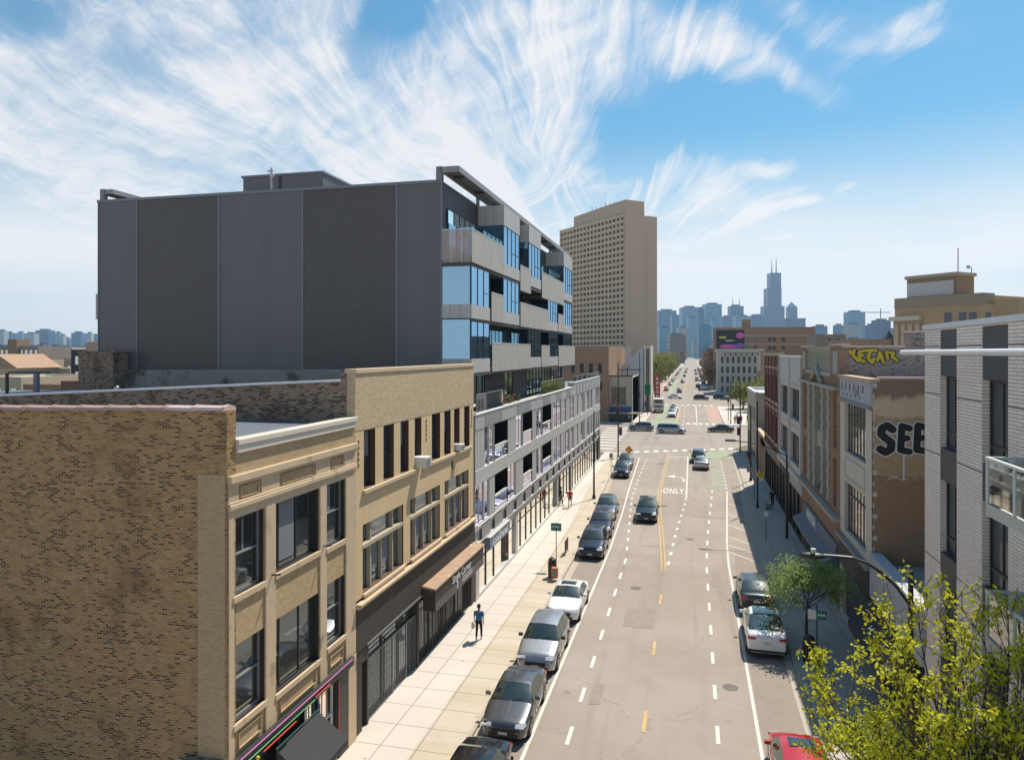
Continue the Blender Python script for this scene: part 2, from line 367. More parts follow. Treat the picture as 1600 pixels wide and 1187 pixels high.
def glass(name, tint=(.02, .028, .03), refl=(.75, .85, .95), amt=.25, rough=.02, wav=.0, fres=True, fk=1.0):
    """window glass seen from outside: mirror mixed over a dark room"""
    m, t, b = new_mat(name)
    vec = posvec(t); f, _ = noise(t, vec, .9, 3, .5)
    g = t.nodes.new('ShaderNodeVectorMath'); g.operation = 'SCALE'; g.inputs[0].default_value = tint; t.links.new(mth(t, 'ADD', mth(t, 'MULTIPLY', f, 1.4), .3), g.inputs['Scale'])
    t.links.new(g.outputs[0], b.inputs['Base Color']); b.inputs['Roughness'].default_value = .4; b.inputs['Specular IOR Level'].default_value = .2
    gl = t.nodes.new('ShaderNodeBsdfGlossy'); gl.inputs['Color'].default_value = (*refl, 1); gl.inputs['Roughness'].default_value = rough
    if wav:
        fb, _ = noise(t, vec, .7, 2, .5); bn = t.nodes.new('ShaderNodeBump'); bn.inputs['Strength'].default_value = 1; bn.inputs['Distance'].default_value = wav
        t.links.new(fb, bn.inputs['Height']); t.links.new(bn.outputs[0], gl.inputs['Normal'])
    mx = t.nodes.new('ShaderNodeMixShader')
    if fres:
        lw = t.nodes.new('ShaderNodeFresnel'); lw.inputs[0].default_value = 1.5
        t.links.new(mth(t, 'ADD', mth(t, 'MULTIPLY', lw.outputs[0], fk), amt, clamp=True), mx.inputs[0])
    else: mx.inputs[0].default_value = amt
    t.links.new(b.outputs[0], mx.inputs[1]); t.links.new(gl.outputs[0], mx.inputs[2])
    t.links.new(mx.outputs[0], t.nodes['Material Output'].inputs[0]); return m
def clear_glass(name, tint=(.80, .90, .87), amt=.7):
    m, t, b = new_mat(name)
    tr = t.nodes.new('ShaderNodeBsdfTransparent'); tr.inputs[0].default_value = (*tint, 1)
    gl = t.nodes.new('ShaderNodeBsdfGlossy'); gl.inputs['Roughness'].default_value = .03; gl.inputs['Color'].default_value = (.9, .95, .95, 1)
    lw = t.nodes.new('ShaderNodeFresnel'); lw.inputs[0].default_value = 1.45
    mx = t.nodes.new('ShaderNodeMixShader'); t.links.new(mth(t, 'ADD', lw.outputs[0], amt * .5, clamp=True), mx.inputs[0])
    t.links.new(tr.outputs[0], mx.inputs[1]); t.links.new(gl.outputs[0], mx.inputs[2]); t.links.new(mx.outputs[0], t.nodes['Material Output'].inputs[0]); return m
def mesh_metal(name, col, open_=.35):
    """perforated metal sheet: part of it is holes"""
    m, t, b = new_mat(name); vec = wallvec(t)
    f, _ = noise(t, vec, 1.1, 5, .6)
    mp = t.nodes.new('ShaderNodeMapping'); mp.inputs['Scale'].default_value = (2.2, .35, 1); t.links.new(vec, mp.inputs[0]); fs, _ = noise(t, mp.outputs[0], 1.6, 4, .6)
    k = mth(t, 'ADD', mth(t, 'MULTIPLY', fs, .7), .62)
    g = t.nodes.new('ShaderNodeVectorMath'); g.operation = 'SCALE'; g.inputs[0].default_value = col; t.links.new(k, g.inputs['Scale'])
    t.links.new(g.outputs[0], b.inputs['Base Color']); b.inputs['Roughness'].default_value = .55; b.inputs['Metallic'].default_value = .0
    tr = t.nodes.new('ShaderNodeBsdfTransparent'); mx = t.nodes.new('ShaderNodeMixShader'); mx.inputs[0].default_value = open_
    t.links.new(b.outputs[0], mx.inputs[1]); t.links.new(tr.outputs[0], mx.inputs[2]); t.links.new(mx.outputs[0], t.nodes['Material Output'].inputs[0]); return m
def ribbed(name, col, pitch, vertical=True, rough=.5, depth=.02, metal=.0, var=.08, tone=None):
    m, t, b = new_mat(name); vec = wallvec(t)
    sp = t.nodes.new('ShaderNodeSeparateXYZ'); t.links.new(vec, sp.inputs[0]); c = sp.outputs[0 if vertical else 1]
    w = mth(t, 'PINGPONG', mth(t, 'DIVIDE', c, pitch), .5)
    f, _ = noise(t, vec, .35, 4, .6); k = mth(t, 'ADD', mth(t, 'MULTIPLY', mth(t, 'SUBTRACT', f, .5), 2 * var), 1)
    # every panel sheet has a slightly different tone
    pn = t.nodes.new('ShaderNodeTexWhiteNoise'); pn.noise_dimensions = '1D'; t.links.new(mth(t, 'FLOOR', mth(t, 'DIVIDE', sp.outputs[0], .9 if vertical else 50)), pn.inputs['W'])
    k = mth(t, 'ADD', k, mth(t, 'MULTIPLY', mth(t, 'SUBTRACT', pn.outputs[0], .5), .07))
    k = mth(t, 'MULTIPLY', k, mth(t, 'ADD', mth(t, 'MULTIPLY', sstep(t, w, .02, .12), .22), .78))
    g = t.nodes.new('ShaderNodeVectorMath'); g.operation = 'SCALE'; g.inputs[0].default_value = col; t.links.new(k, g.inputs['Scale'])
    t.links.new(g.outputs[0], b.inputs['Base Color']); b.inputs['Roughness'].default_value = rough; b.inputs['Metallic'].default_value = metal
    bumpn(t, b, sstep(t, w, .0, .2), depth, .8); return m
def grid_mat(name, wall, win, pu, pv, fu=.5, fv=.5, rough=.6, wrough=.2, ou=0, ov=0, shade=None):
    """far facade: rows of windows as a pattern"""
    m, t, b = new_mat(name); vec = wallvec(t); sp = t.nodes.new('ShaderNodeSeparateXYZ'); t.links.new(vec, sp.inputs[0])
    a = mth(t, 'FRACT', mth(t, 'ADD', mth(t, 'DIVIDE', sp.outputs[0], pu), ou)); c = mth(t, 'FRACT', mth(t, 'ADD', mth(t, 'DIVIDE', sp.outputs[1], pv), ov))
    k = mth(t, 'MULTIPLY', mth(t, 'LESS_THAN', a, fu), mth(t, 'LESS_THAN', c, fv))
    f, _ = noise(t, vec, .07, 4, .6); wl = mixc(t, f, tuple(x * .8 for x in wall), tuple(min(1, x * 1.2) for x in wall))
    wn = t.nodes.new('ShaderNodeTexWhiteNoise'); wn.noise_dimensions = '2D'
    cb = t.nodes.new('ShaderNodeCombineXYZ'); t.links.new(mth(t, 'FLOOR', mth(t, 'DIVIDE', sp.outputs[0], pu)), cb.inputs[0]); t.links.new(mth(t, 'FLOOR', mth(t, 'DIVIDE', sp.outputs[1], pv)), cb.inputs[1])
    t.links.new(cb.outputs[0], wn.inputs['Vector'])
    wc = mixc(t, mth(t, 'MULTIPLY', wn.outputs[0], .5), win, tuple(min(1, x * 2.5 + .03) for x in win))
    t.links.new(mixc(t, k, wl, wc), b.inputs['Base Color'])
    t.links.new(mth(t, 'ADD', mth(t, 'MULTIPLY', k, wrough - rough), rough), b.inputs['Roughness']); return m
M = {}
M['tan_brick_old'] = brick('old common brick', [(.36, .225, .11), (.30, .18, .082), (.40, .26, .135), (.39, .185, .07), (.25, .155, .08), (.335, .21, .10)], (.44, .29, .15), bw=.205, rh=.066, ms=.013,
                           dark=(.075, .048, .032), darkamt=.25, stain=(.15, .085, .045), stainamt=.55, light=(.44, .28, .135), var=.24)
M['dark_brick_old'] = brick('sooty common brick', [(.30, .20, .125), (.36, .26, .165), (.24, .15, .105), (.31, .19, .14)], (.36, .28, .20), bw=.215, rh=.070, ms=.012,
                            dark=(.035, .026, .024), darkamt=.30, stain=(.09, .055, .04), stainamt=.8)
M['tan_face_brick'] = brick('tan face brick', [(.50, .36, .20), (.47, .335, .185), (.53, .385, .22), (.45, .315, .17)], (.48, .355, .21), bw=.21, rh=.068, ms=.006, var=.07, stain=(.38, .28, .18), stainamt=.35)
M['buff_brick'] = brick('pinkish buff face brick', [(.57, .43, .27), (.54, .405, .25), (.60, .46, .295), (.51, .375, .23)], (.51, .395, .255), bw=.21, rh=.068, ms=.005, var=.05, stain=(.48, .37, .24), stainamt=.4)
M['yellow_paint'] = mat('ochre painted masonry', (.64, .47, .265), .85, var=.10, scale=.7, bump=.004, bscale=14, streak=.10, dirt=((.38, .27, .15), 1.4, .62))
M['limestone'] = mat('weathered limestone', (.57, .43, .28), .85, var=.10, scale=.8, bump=.004, bscale=10, streak=.10, dirt=((.33, .25, .17), 1.1, .60))
M['limestone_pale'] = mat('pale limestone coping', (.62, .55, .46), .85, var=.08, scale=1.2, bump=.004, streak=.05)
M['white_coping'] = mat('white painted coping', (.72, .72, .72), .7, var=.06, scale=1.5, streak=.08)
M['clay'] = mat('red clay coping tile', (.42, .27, .20), .6, var=.25, scale=2.5)
M['clay_pale'] = mat('pale pink clay coping tile', (.62, .45, .40), .6, var=.2, scale=2.5)
M['roof_grey'] = mat('grey membrane roof', (.13, .145, .17), .75, var=.20, scale=.4, bump=.01, bscale=2.5, dirt=((.20, .215, .24), .35, .55))
M['roof_dark'] = mat('dark tar roof', (.07, .07, .075), .85, var=.3, scale=.5)
M['roof_white'] = mat('white roof coating', (.62, .62, .60), .8, var=.12, scale=.4, dirt=((.4, .38, .34), .3, .55))
M['dark_metal_v'] = ribbed('charcoal metal siding, upright ribs', (.148, .140, .140), .105, True, depth=.02)
M['dark_metal_h'] = ribbed('brown grey corrugated siding', (.125, .108, .098), .12, False, depth=.045, rough=.42)
M['trim_grey'] = mat('blue grey metal trim', (.175, .19, .205), .45, var=.05, spec=.5)
M['charcoal'] = mat('charcoal wall panel', (.055, .058, .064), .55, var=.08)
M['panel_light'] = ribbed('pale grey cladding panel', (.47, .455, .425), .62, True, depth=.004, rough=.55, var=.06)
M['panel_white'] = mat('off white cladding', (.52, .50, .465), .55, var=.06, scale=.6, streak=.05)
M['panel_mid'] = ribbed('mid grey corrugated panel', (.33, .325, .31), .09, True, depth=.012, rough=.5, var=.1)
M['canopy_grey'] = mat('grey painted steel', (.26, .25, .25), .5, var=.08)
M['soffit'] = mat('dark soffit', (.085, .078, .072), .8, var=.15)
M['mesh'] = mesh_metal('perforated metal balcony screen', (.50, .46, .40), .12)
M['mesh_open'] = mesh_metal('open perforated balcony screen', (.52, .42, .38), .42)
M['glass_sky'] = glass('blue mirror glass', (.015, .05, .09), (.27, .49, .70), .60, .015, wav=.006)
M['glass_green'] = glass('dark green balcony glass', (.010, .030, .028), (.7, .9, .9), .04, .03)
M['glass_pod'] = glass('lilac tinted street glass', (.10, .10, .14), (.82, .80, .95), .42, .015, wav=.008)
M['glass_dark'] = glass('dark window glass', (.020, .025, .026), (.8, .9, .95), .012, .03, wav=.004, fk=.22)
M['glass_blue'] = glass('blue grey window glass', (.035, .052, .06), (.8, .9, 1.0), .03, .03, wav=.004, fk=.3)
M['glass_brown'] = glass('shop glass', (.26, .22, .165), (.9, .88, .82), .14, .03, wav=.004)
M['glass_far'] = glass('far window glass', (.03, .035, .04), (.8, .88, .95), .05, .08, fk=.4)
M['rail_glass'] = clear_glass('green rail glass')
M['curtain'] = mat('grey curtain', (.20, .21, .22), .9, var=.15, scale=2)
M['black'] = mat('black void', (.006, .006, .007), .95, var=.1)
M['black_metal'] = mat('black painted steel', (.018, .018, .020), .45, var=.2)
M['frame_dark'] = mat('dark window frame', (.035, .033, .032), .5, var=.15)
M['frame_grey'] = mat('grey window frame', (.24, .235, .22), .55, var=.1)
M['frame_tan'] = mat('tan painted mullion', (.42, .35, .25), .7, var=.15)
M['frame_white'] = mat('white frame', (.68, .68, .66), .5, var=.05)
M['brown_panel'] = mat('dark brown painted fascia', (.045, .036, .030), .7, var=.35, scale=1.6, streak=.2, dirt=((.12, .07, .05), 2.0, .6))
M['rust'] = mat('rusty wooden canopy top', (.38, .25, .16), .8, var=.3, scale=2.0, dirt=((.55, .42, .28), 1.5, .55))
M['gate_metal'] = mat('grey scissor gate metal', (.17, .175, .17), .5, var=.25, scale=5)
M['white_txt'] = mat('white paint lettering', (.75, .75, .73), .7, var=.05)
M['grey_txt'] = mat('pale lettering', (.5, .5, .5), .7, var=.1)
M['white_brick'] = brick('white glazed roman brick', [(.84, .76, .69), (.81, .73, .66), (.86, .78, .70)], (.24, .17, .14), bw=.56, rh=.098, ms=.008, var=.05, rough=.55, bump=.006, off=.33, stain=(.62, .52, .42), stainamt=.4)
M['brown_brick'] = brick('orange brown brick', [(.34, .205, .12), (.29, .165, .10), (.39, .245, .145)], (.27, .20, .145), var=.12, bw=.21, rh=.07)
M['red_brick'] = brick('dark red brick', [(.26, .115, .08), (.21, .095, .07), (.31, .145, .10)], (.17, .12, .10), var=.15, bw=.21, rh=.07)
M['grey_brick'] = brick('grey brown common brick', [(.31, .25, .215), (.36, .29, .25), (.25, .20, .18), (.33, .235, .195)], (.32, .275, .245), var=.15, bw=.22, rh=.075, dark=(.09, .07, .065), darkamt=.12)
M['tan_far_brick'] = brick('tan brown brick', [(.33, .22, .13), (.29, .19, .115), (.37, .25, .15)], (.28, .2, .13), var=.1, bw=.21, rh=.07)
M['terracotta_white'] = mat('pale grey terracotta', (.58, .55, .51), .7, var=.1, scale=1.2, streak=.1)
M['green_stone'] = mat('greenish grey stone', (.40, .39, .32), .8, var=.15, scale=1.5, streak=.15)
M['cream'] = mat('cream stone', (.62, .56, .47), .8, var=.1, streak=.08)
M['sign_grey'] = mat('weathered pale sign board', (.40, .42, .44), .7, var=.14, scale=2.0, streak=.12)
M['beige'] = mat('beige stucco', (.44, .38, .30), .85, var=.1, scale=.5, streak=.1)
M['tower_beige'] = mat('beige tower concrete', (.57, .42, .30), .85, var=.05, scale=.05)
M['blue_slate'] = mat('blue grey shop awning', (.13, .16, .20), .7, var=.15)
M['blue_sign'] = mat('blue shop sign', (.13, .20, .30), .4, var=.1)
M['dark_awning'] = mat('charcoal canvas awning', (.035, .035, .037), .85, var=.15)
def road_mat(name, base, patch, worn):
    m, t, b = new_mat(name); v = posvec(t)
    f, _ = noise(t, v, .12, 5, .6); f2, _ = noise(t, v, 14, 4, .7); f4, _ = noise(t, v, .9, 5, .65)
    mp = t.nodes.new('ShaderNodeMapping'); mp.inputs['Scale'].default_value = (1.1, .035, 1); t.links.new(v, mp.inputs[0]); f3, _ = noise(t, mp.outputs[0], 1.0, 5, .6)
    c = mixc(t, sstep(t, f, .40, .62), base, patch); c = mixc(t, sstep(t, f3, .50, .70), c, worn)
    k = mth(t, 'ADD', mth(t, 'MULTIPLY', f2, .30), mth(t, 'ADD', mth(t, 'MULTIPLY', f4, .20), .75))
    # hairline cracks
    vo = t.nodes.new('ShaderNodeTexVoronoi'); vo.feature = 'DISTANCE_TO_EDGE'; vo.inputs['Scale'].default_value = .16
    fw, fc = noise(t, v, 1.2, 4, .6); ad = t.nodes.new('ShaderNodeVectorMath'); ad.operation = 'MULTIPLY_ADD'; t.links.new(fc, ad.inputs[0]); ad.inputs[1].default_value = (1.6, 1.6, 0); t.links.new(v, ad.inputs[2])
    t.links.new(ad.outputs[0], vo.inputs['Vector'])
    ck = mth(t, 'MULTIPLY', mth(t, 'LESS_THAN', vo.outputs['Distance'], .0045), mth(t, 'GREATER_THAN', f4, .5))
    g = t.nodes.new('ShaderNodeVectorMath'); g.operation = 'SCALE'; t.links.new(c, g.inputs[0]); t.links.new(k, g.inputs['Scale'])
    c2 = mixc(t, mth(t, 'MULTIPLY', ck, .22), g.outputs[0], (.06, .055, .05))
    # scattered oil drips and tar dabs
    vd = t.nodes.new('ShaderNodeTexVoronoi'); vd.inputs['Scale'].default_value = .30; t.links.new(v, vd.inputs['Vector'])
    dd = mth(t, 'LESS_THAN', mth(t, 'ADD', vd.outputs['Distance'], mth(t, 'MULTIPLY', f2, .05)), .075)
    c2 = mixc(t, mth(t, 'MULTIPLY', dd, .30), c2, (.10, .085, .075))
    t.links.new(c2, b.inputs['Base Color']); b.inputs['Roughness'].default_value = .9; b.inputs['Specular IOR Level'].default_value = .3
    bumpn(t, b, f2, .006, .5); return m
M['asphalt'] = road_mat('sun bleached asphalt', (.325, .275, .232), (.36, .31, .265), (.295, .248, .208))
M['parking'] = mat('darker patched asphalt', (.29, .24, .20), .9, var=.22, scale=.5, bump=.005, bscale=12)
def pave_mat(name, base, alt, jx, jy, joint=.022, amt=.5):
    m, t, b = new_mat(name); v = posvec(t); sp = t.nodes.new('ShaderNodeSeparateXYZ'); t.links.new(v, sp.inputs[0])
    a = mth(t, 'PINGPONG', mth(t, 'ADD', sp.outputs[0], 3.3), jx / 2); c = mth(t, 'PINGPONG', sp.outputs[1], jy / 2)
    j = mth(t, 'MAXIMUM', mth(t, 'LESS_THAN', a, joint), mth(t, 'LESS_THAN', c, joint))
    wn = t.nodes.new('ShaderNodeTexWhiteNoise'); wn.noise_dimensions = '2D'; cb = t.nodes.new('ShaderNodeCombineXYZ')
    t.links.new(mth(t, 'FLOOR', mth(t, 'ADD', mth(t, 'DIVIDE', mth(t, 'ADD', sp.outputs[0], 3.3), jx), .5)), cb.inputs[0]); t.links.new(mth(t, 'FLOOR', mth(t, 'ADD', mth(t, 'DIVIDE', sp.outputs[1], jy), .5)), cb.inputs[1]); t.links.new(cb.outputs[0], wn.inputs['Vector'])
    f, _ = noise(t, v, .5, 5, .65); f2, _ = noise(t, v, 9, 4, .7)
    cc = mixc(t, mth(t, 'MULTIPLY', sstep(t, mth(t, 'ADD', mth(t, 'MULTIPLY', wn.outputs[0], .55), mth(t, 'MULTIPLY', f, .45)), .42, .62), amt), base, alt)
    k = mth(t, 'ADD', mth(t, 'MULTIPLY', f2, .16), mth(t, 'ADD', mth(t, 'MULTIPLY', f, .25), .80))
    g = t.nodes.new('ShaderNodeVectorMath'); g.operation = 'SCALE'; t.links.new(cc, g.inputs[0]); t.links.new(k, g.inputs['Scale'])
    vd = t.nodes.new('ShaderNodeTexVoronoi'); vd.inputs['Scale'].default_value = .9; t.links.new(v, vd.inputs['Vector'])
    o2 = mixc(t, mth(t, 'MULTIPLY', mth(t, 'LESS_THAN', vd.outputs['Distance'], .07), .5), g.outputs[0], (.16, .13, .10))
    t.links.new(mixc(t, mth(t, 'MULTIPLY', j, .6), o2, (.12, .10, .08)), b.inputs['Base Color']); b.inputs['Roughness'].default_value = .88; return m
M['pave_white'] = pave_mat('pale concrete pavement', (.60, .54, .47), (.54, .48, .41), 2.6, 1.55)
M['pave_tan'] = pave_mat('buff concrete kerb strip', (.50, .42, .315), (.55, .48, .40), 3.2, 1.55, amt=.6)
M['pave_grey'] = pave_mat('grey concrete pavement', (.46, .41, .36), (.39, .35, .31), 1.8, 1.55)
M['kerb'] = mat('concrete kerb', (.44, .385, .31), .85, var=.12, scale=1.5)
def worn_paint(name, col, wear=.42):
    m, t, b = new_mat(name); v = posvec(t); f, _ = noise(t, v, 5, 5, .7); f2, _ = noise(t, v, .7, 4, .6)
    k = sstep(t, mth(t, 'ADD', mth(t, 'MULTIPLY', f, .6), mth(t, 'MULTIPLY', f2, .4)), wear, wear - .12)
    t.links.new(mixc(t, mth(t, 'MULTIPLY', k, .8), col, (.30, .24, .20)), b.inputs['Base Color']); b.inputs['Roughness'].default_value = .75; return m
M['paint_white'] = worn_paint('worn white road paint', (.68, .63, .56), .46)
M['paint_yellow'] = worn_paint('worn yellow road paint', (.60, .38, .14), .50)
M['paint_green'] = worn_paint('faded green lane paint', (.28, .39, .22), .56)
M['paint_green2'] = worn_paint('worn pale green lane paint', (.31, .36, .25), .60)
M['paint_red'] = worn_paint('faded red bus lane paint', (.49, .29, .22), .54)
M['rubber'] = mat('tyre rubber', (.015, .015, .016), .85, var=.2)
M['alloy'] = mat('alloy wheel', (.35, .35, .36), .3, metal=.8, var=.1)
M['car_glass'] = glass('tinted car glass', (.012, .022, .020), (.8, .95, .92), .07, .02)
M['lamp_white'] = mat('headlight glass', (.62, .64, .66), .12, var=.05, spec=.8)
M['lamp_red'] = mat('tail light', (.35, .015, .012), .2, var=.05)
M['plate'] = mat('number plate', (.55, .58, .60), .4, var=.05)
def paint(name, col, rough=.28, metal=.35):
    return mat(name, col, rough, metal=metal, var=.04, coat=.8, obj=True)
# ------------------------------------------------------------------ ground, roads, pavements
def strip_between(mb, L, Rr, z, m=0):
    """L and Rr: lists of (x, y) of the same length"""
    for (a, b), (c, d) in zip(zip(L, L[1:]), zip(Rr, Rr[1:])):
        mb.face([(a[0], a[1], z), (c[0], c[1], z), (d[0], d[1], z), (b[0], b[1], z)], m)
M['ground'] = mat('town ground', (.17, .15, .12), .95, var=.3, scale=.02, dirt=((.10, .125, .06), .008, .52))
struct('ground', MB().face([(-6500, -40, -.06), (5200, -40, -.06), (5200, 5600, -.06), (-6500, 5600, -.06)]), M['ground'])
YS = [2, 55, 64, 73, 85, 100, 106]
LCX = [-8.05, -8.05, -8.3, -8.85, -9.3, -9.5, -9.5]
RCX = [4.55, 4.55, 4.62, 5.0, 5.45, 5.65, 5.7]
rb = MB(); strip_between(rb, [(x, y) for x, y in zip(LCX, YS)], [(x, y) for x, y in zip(RCX, YS)], 0)
rb.face([(-9.5, 106, 0), (5.7, 106, 0), (5.9, 114, 0), (8.0, 119, 0), (140, 195, 0), (140, 235, 0), (9, 152, 0), (6.3, 148, 0), (-9.6, 148, 0), (-14, 148, 0), (-140, 158, 0), (-140, 116, 0), (-12, 106, 0)])
rb.face([(-9.6, 148, 0), (6.3, 148, 0), (6.3, 208, 0), (-9.6, 208, 0)])
rb.face([(-60, 208, 0), (60, 208, 0), (60, 262, 0), (-60, 262, 0)])
rb.face([(-11.0, 262, 0), (6.6, 262, 0), (6.6, 2600, 0), (-11.0, 2600, 0)])
struct('road', rb, M['asphalt'])
pk = MB(); strip_between(pk, [(x + .02, y) for x, y in zip(LCX[:4], YS[:4])], [(-6.02, y) for y in YS[:4]], .004)
strip_between(pk, [(2.56, 2), (2.56, 45), (3.0, 56)], [(4.53, 2), (4.53, 45), (4.53, 56)], .004)
struct('parking_lane', pk, M['parking'])
gt = MB(); strip_between(gt, [(x + .02, y) for x, y in zip(LCX, YS)], [(x + .42, y) for x, y in zip(LCX, YS)], .008)
strip_between(gt, [(x - .36, y) for x, y in zip(RCX, YS)], [(x - .02, y) for x, y in zip(RCX, YS)], .008)
struct('gutter', gt, M['kerb'])
def slab(name, L, Rr, mats, z=.14, kerb_left=False):
    mb = MB(); n = len(L)
    strip_between(mb, L, Rr, z)
    for A in (L, Rr):
        for a, b in zip(A, A[1:]): mb.face([(a[0], a[1], z), (b[0], b[1], z), (b[0], b[1], -.05), (a[0], a[1], -.05)])
    for a, b in ((L[0], Rr[0]), (L[-1], Rr[-1])): mb.face([(a[0], a[1], z), (b[0], b[1], z), (b[0], b[1], -.05), (a[0], a[1], -.05)])
    return struct(name, mb, mats)
slab('pavement', [(-12.35, y) for y in YS], [(x - 1.75, y) for x, y in zip(LCX, YS)], M['pave_white'])
slab('pavement', [(x - 1.75, y) for x, y in zip(LCX, YS)], [(x - .16, y) for x, y in zip(LCX, YS)], M['pave_tan'], z=.136)
slab('kerb', [(x - .16, y) for x, y in zip(LCX, YS)], [(x, y) for x, y in zip(LCX, YS)], M['kerb'], z=.145)
YR = YS[:-1] + [112]; RX = RCX[:-1] + [5.8]
slab('kerb', [(x, y) for x, y in zip(RX, YR)], [(x + .18, y) for x, y in zip(RX, YR)], M['kerb'], z=.145)
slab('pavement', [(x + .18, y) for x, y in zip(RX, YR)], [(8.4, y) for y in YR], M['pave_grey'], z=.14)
# kerb bump-out half way along the right pavement
slab('kerb', [(5.0, 62.5), (4.45, 66), (4.6, 70.5), (5.0, 72.4)], [(5.3, 62.5), (5.5, 66), (5.5, 70.5), (5.3, 72.4)], M['kerb'], z=.15)
slab('pavement', [(-40, 103), (-30, 103)], [(-12.4, 106.2), (-12.4, 103)], M['pave_white'], z=.135) if False else None
slab('pavement', [(-13.5, 148.5), (-14, 205)], [(-9.6, 148.5), (-9.6, 205)], M['pave_white'])
slab('pavement', [(-140, 159), (-13.5, 148.5)], [(-140, 163), (-13.5, 152.5)], M['pave_white'], z=.13)
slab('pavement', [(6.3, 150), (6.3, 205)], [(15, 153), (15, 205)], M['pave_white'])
slab('pavement', [(-14.8, 264), (-14.8, 1500)], [(-11.0, 264), (-11.0, 1500)], M['pave_tan'])
slab('pavement', [(6.6, 264), (6.6, 1500)], [(11, 264), (11, 1500)], M['pave_tan'])
# ---- painted markings
def line(mb, pts, w, z=.012):
    for (x0, y0), (x1, y1) in zip(pts, pts[1:]):
        d = Vector((x1 - x0, y1 - y0)).normalized(); n = Vector((-d.y, d.x)) * w / 2
        mb.face([(x0 + n.x, y0 + n.y, z), (x0 - n.x, y0 - n.y, z), (x1 - n.x, y1 - n.y, z), (x1 + n.x, y1 + n.y, z)])
def path_x(pts, y):
    for (x0, y0), (x1, y1) in zip(pts, pts[1:]):
        if y0 <= y <= y1: return x0 + (x1 - x0) * (y - y0) / (y1 - y0)
    return pts[-1][0]
def dashes(mb, pts, y0, y1, on, off, w, z=.012):
    y = y0
    while y < y1: line(mb, [(path_x(pts, y), y), (path_x(pts, y + on), y + on)], w, z); y += on + off
m1 = MB(); line(m1, [(-5.92, 5), (-5.92, 54), (-6.15, 66), (-6.6, 80), (-7.1, 102)], .13)
line(m1, [(2.45, 5), (2.42, 42), (2.4, 52), (2.55, 58), (3.52, 79.7)], .13)
struct('edge_line', m1, M['paint_white'])
m2 = MB(); LB = [(-4.5, 5), (-4.55, 52), (-5.3, 64), (-5.88, 74), (-6.05, 88), (-6.05, 106)]
dashes(m2, LB, 6.3, 52, 1.35, 2.05, .15); dashes(m2, LB, 54, 102, 1.0, 1.7, .15)
RB = [(.93, 5), (.93, 52), (1.21, 61), (1.86, 75.5), (2.1, 82), (2.3, 103)]
dashes(m2, RB, 6.5, 79, 1.35, 2.25, .15)
dashes(m2, [(-1.66, 50), (-1.3, 60), (-.95, 67), (-.62, 74)], 51, 74, .8, 1.75, .2)
dashes(m2, [(3.5, 79), (3.7, 101), (3.75, 106)], 81, 104, .7, 1.5, .2)
dashes(m2, [(-1.9, 150), (-1.9, 205)], 150, 205, 3, 6, .15); dashes(m2, [(-2.2, 264), (-2.2, 700)], 264, 640, 3, 8, .15)
struct('lane_dashes', m2, M['paint_white'])
m3 = MB(); line(m3, [(-.6, 75), (-.62, 105)], .16); line(m3, [(-3.15, 103.5), (-.45, 104.6)], .35)
line(m3, [(.9, 150.5), (.9, 207)], .18); line(m3, [(-3.2, 152.5), (.9, 152.5)], .4)
for y0 in (57.5, 60, 64.2, 68.4, 73.2, 78.6): line(m3, [(path_x([(2.5, 57), (3.52, 79.7)], y0), y0), (4.9 if y0 > 70 else 4.4, y0 - 2.2)], .12)
line(m3, [(2.42, 55.5), (4.3, 53.2)], .12)
struct('road_marking', m3, M['paint_white'])
m4 = MB(); dashes(m4, [(-1.83, 5), (-1.83, 48)], 6.4, 47, 1.75, 5.55, .14)
YC = [(-1.86, 49.6), (-2.3, 58), (-3.1, 70), (-3.35, 79), (-3.3, 108)]
line(m4, [(x - .12, y) for x, y in YC], .09); line(m4, [(x + .12, y) for x, y in YC], .09)
line(m4, [(-3.35, 149), (-3.35, 206)], .14); line(m4, [(-3.1, 149), (-3.1, 206)], .14); line(m4, [(-3.2, 264), (-3.2, 600)], .2)
struct('centre_line', m4, M['paint_yellow'])
m5 = MB()
for k in range(11):
    t = k / 10; x = -7.9 + 13.5 * t; y = 107.9 + 7.0 * t; m5.face([(x - .35, y - 1.0, .014), (x + .35, y - .8, .014), (x + .35, y + 1.0, .014), (x - .35, y + .8, .014)])
for k in range(6):
    x = -1.2 + 1.25 * k; m5.face([(x, 152.2, .014), (x + .7, 152.2, .014), (x + .7, 155.2, .014), (x, 155.2, .014)])
for k in range(9):
    x = -7.5 + 1.5 * k; m5.face([(x, 206, .014), (x + .8, 206, .014), (x + .8, 209, .014), (x, 209, .014)])
for k in range(9):
    y = 110 + 3.8 * k; m5.face([(-16, y, .014), (-11.5, y, .014), (-11.5, y + 1.2, .014), (-16, y + 1.2, .014)])
struct('crosswalk', m5, M['paint_white'])
m6 = MB(); m6.face([(-.44, 102.6, .012), (5.1, 103.6, .012), (5.1, 112.2, .012), (-.44, 109.4, .012)])
m6.face([(-8.6, 148.6, .012), (-3.5, 148.8, .012), (-3.5, 163, .012), (-8.6, 162, .012)])
m6.face([(-7.9, 163, .012), (-6.1, 163, .012), (-6.1, 206, .012), (-7.4, 206, .012)])
m6.face([(-9.0, 268, .012), (-7.0, 268, .012), (-7.0, 380, .012), (-9.0, 380, .012)])
struct('bike_box', m6, M['paint_green'])
m7 = MB(); m7.face([(2.05, 80, .010), (3.45, 80, .010), (3.65, 102.7, .010), (2.3, 102.4, .010)])
struct('bike_lane', m7, M['paint_green2'])
m8 = MB(); m8.face([(3.35, 154.6, .012), (6.1, 154.6, .012), (6.2, 206, .012), (3.35, 206, .012)])
m8.face([(5.0, 112, .012), (5.0, 112.1, .012), (5.05, 112, .012)]) if False else None
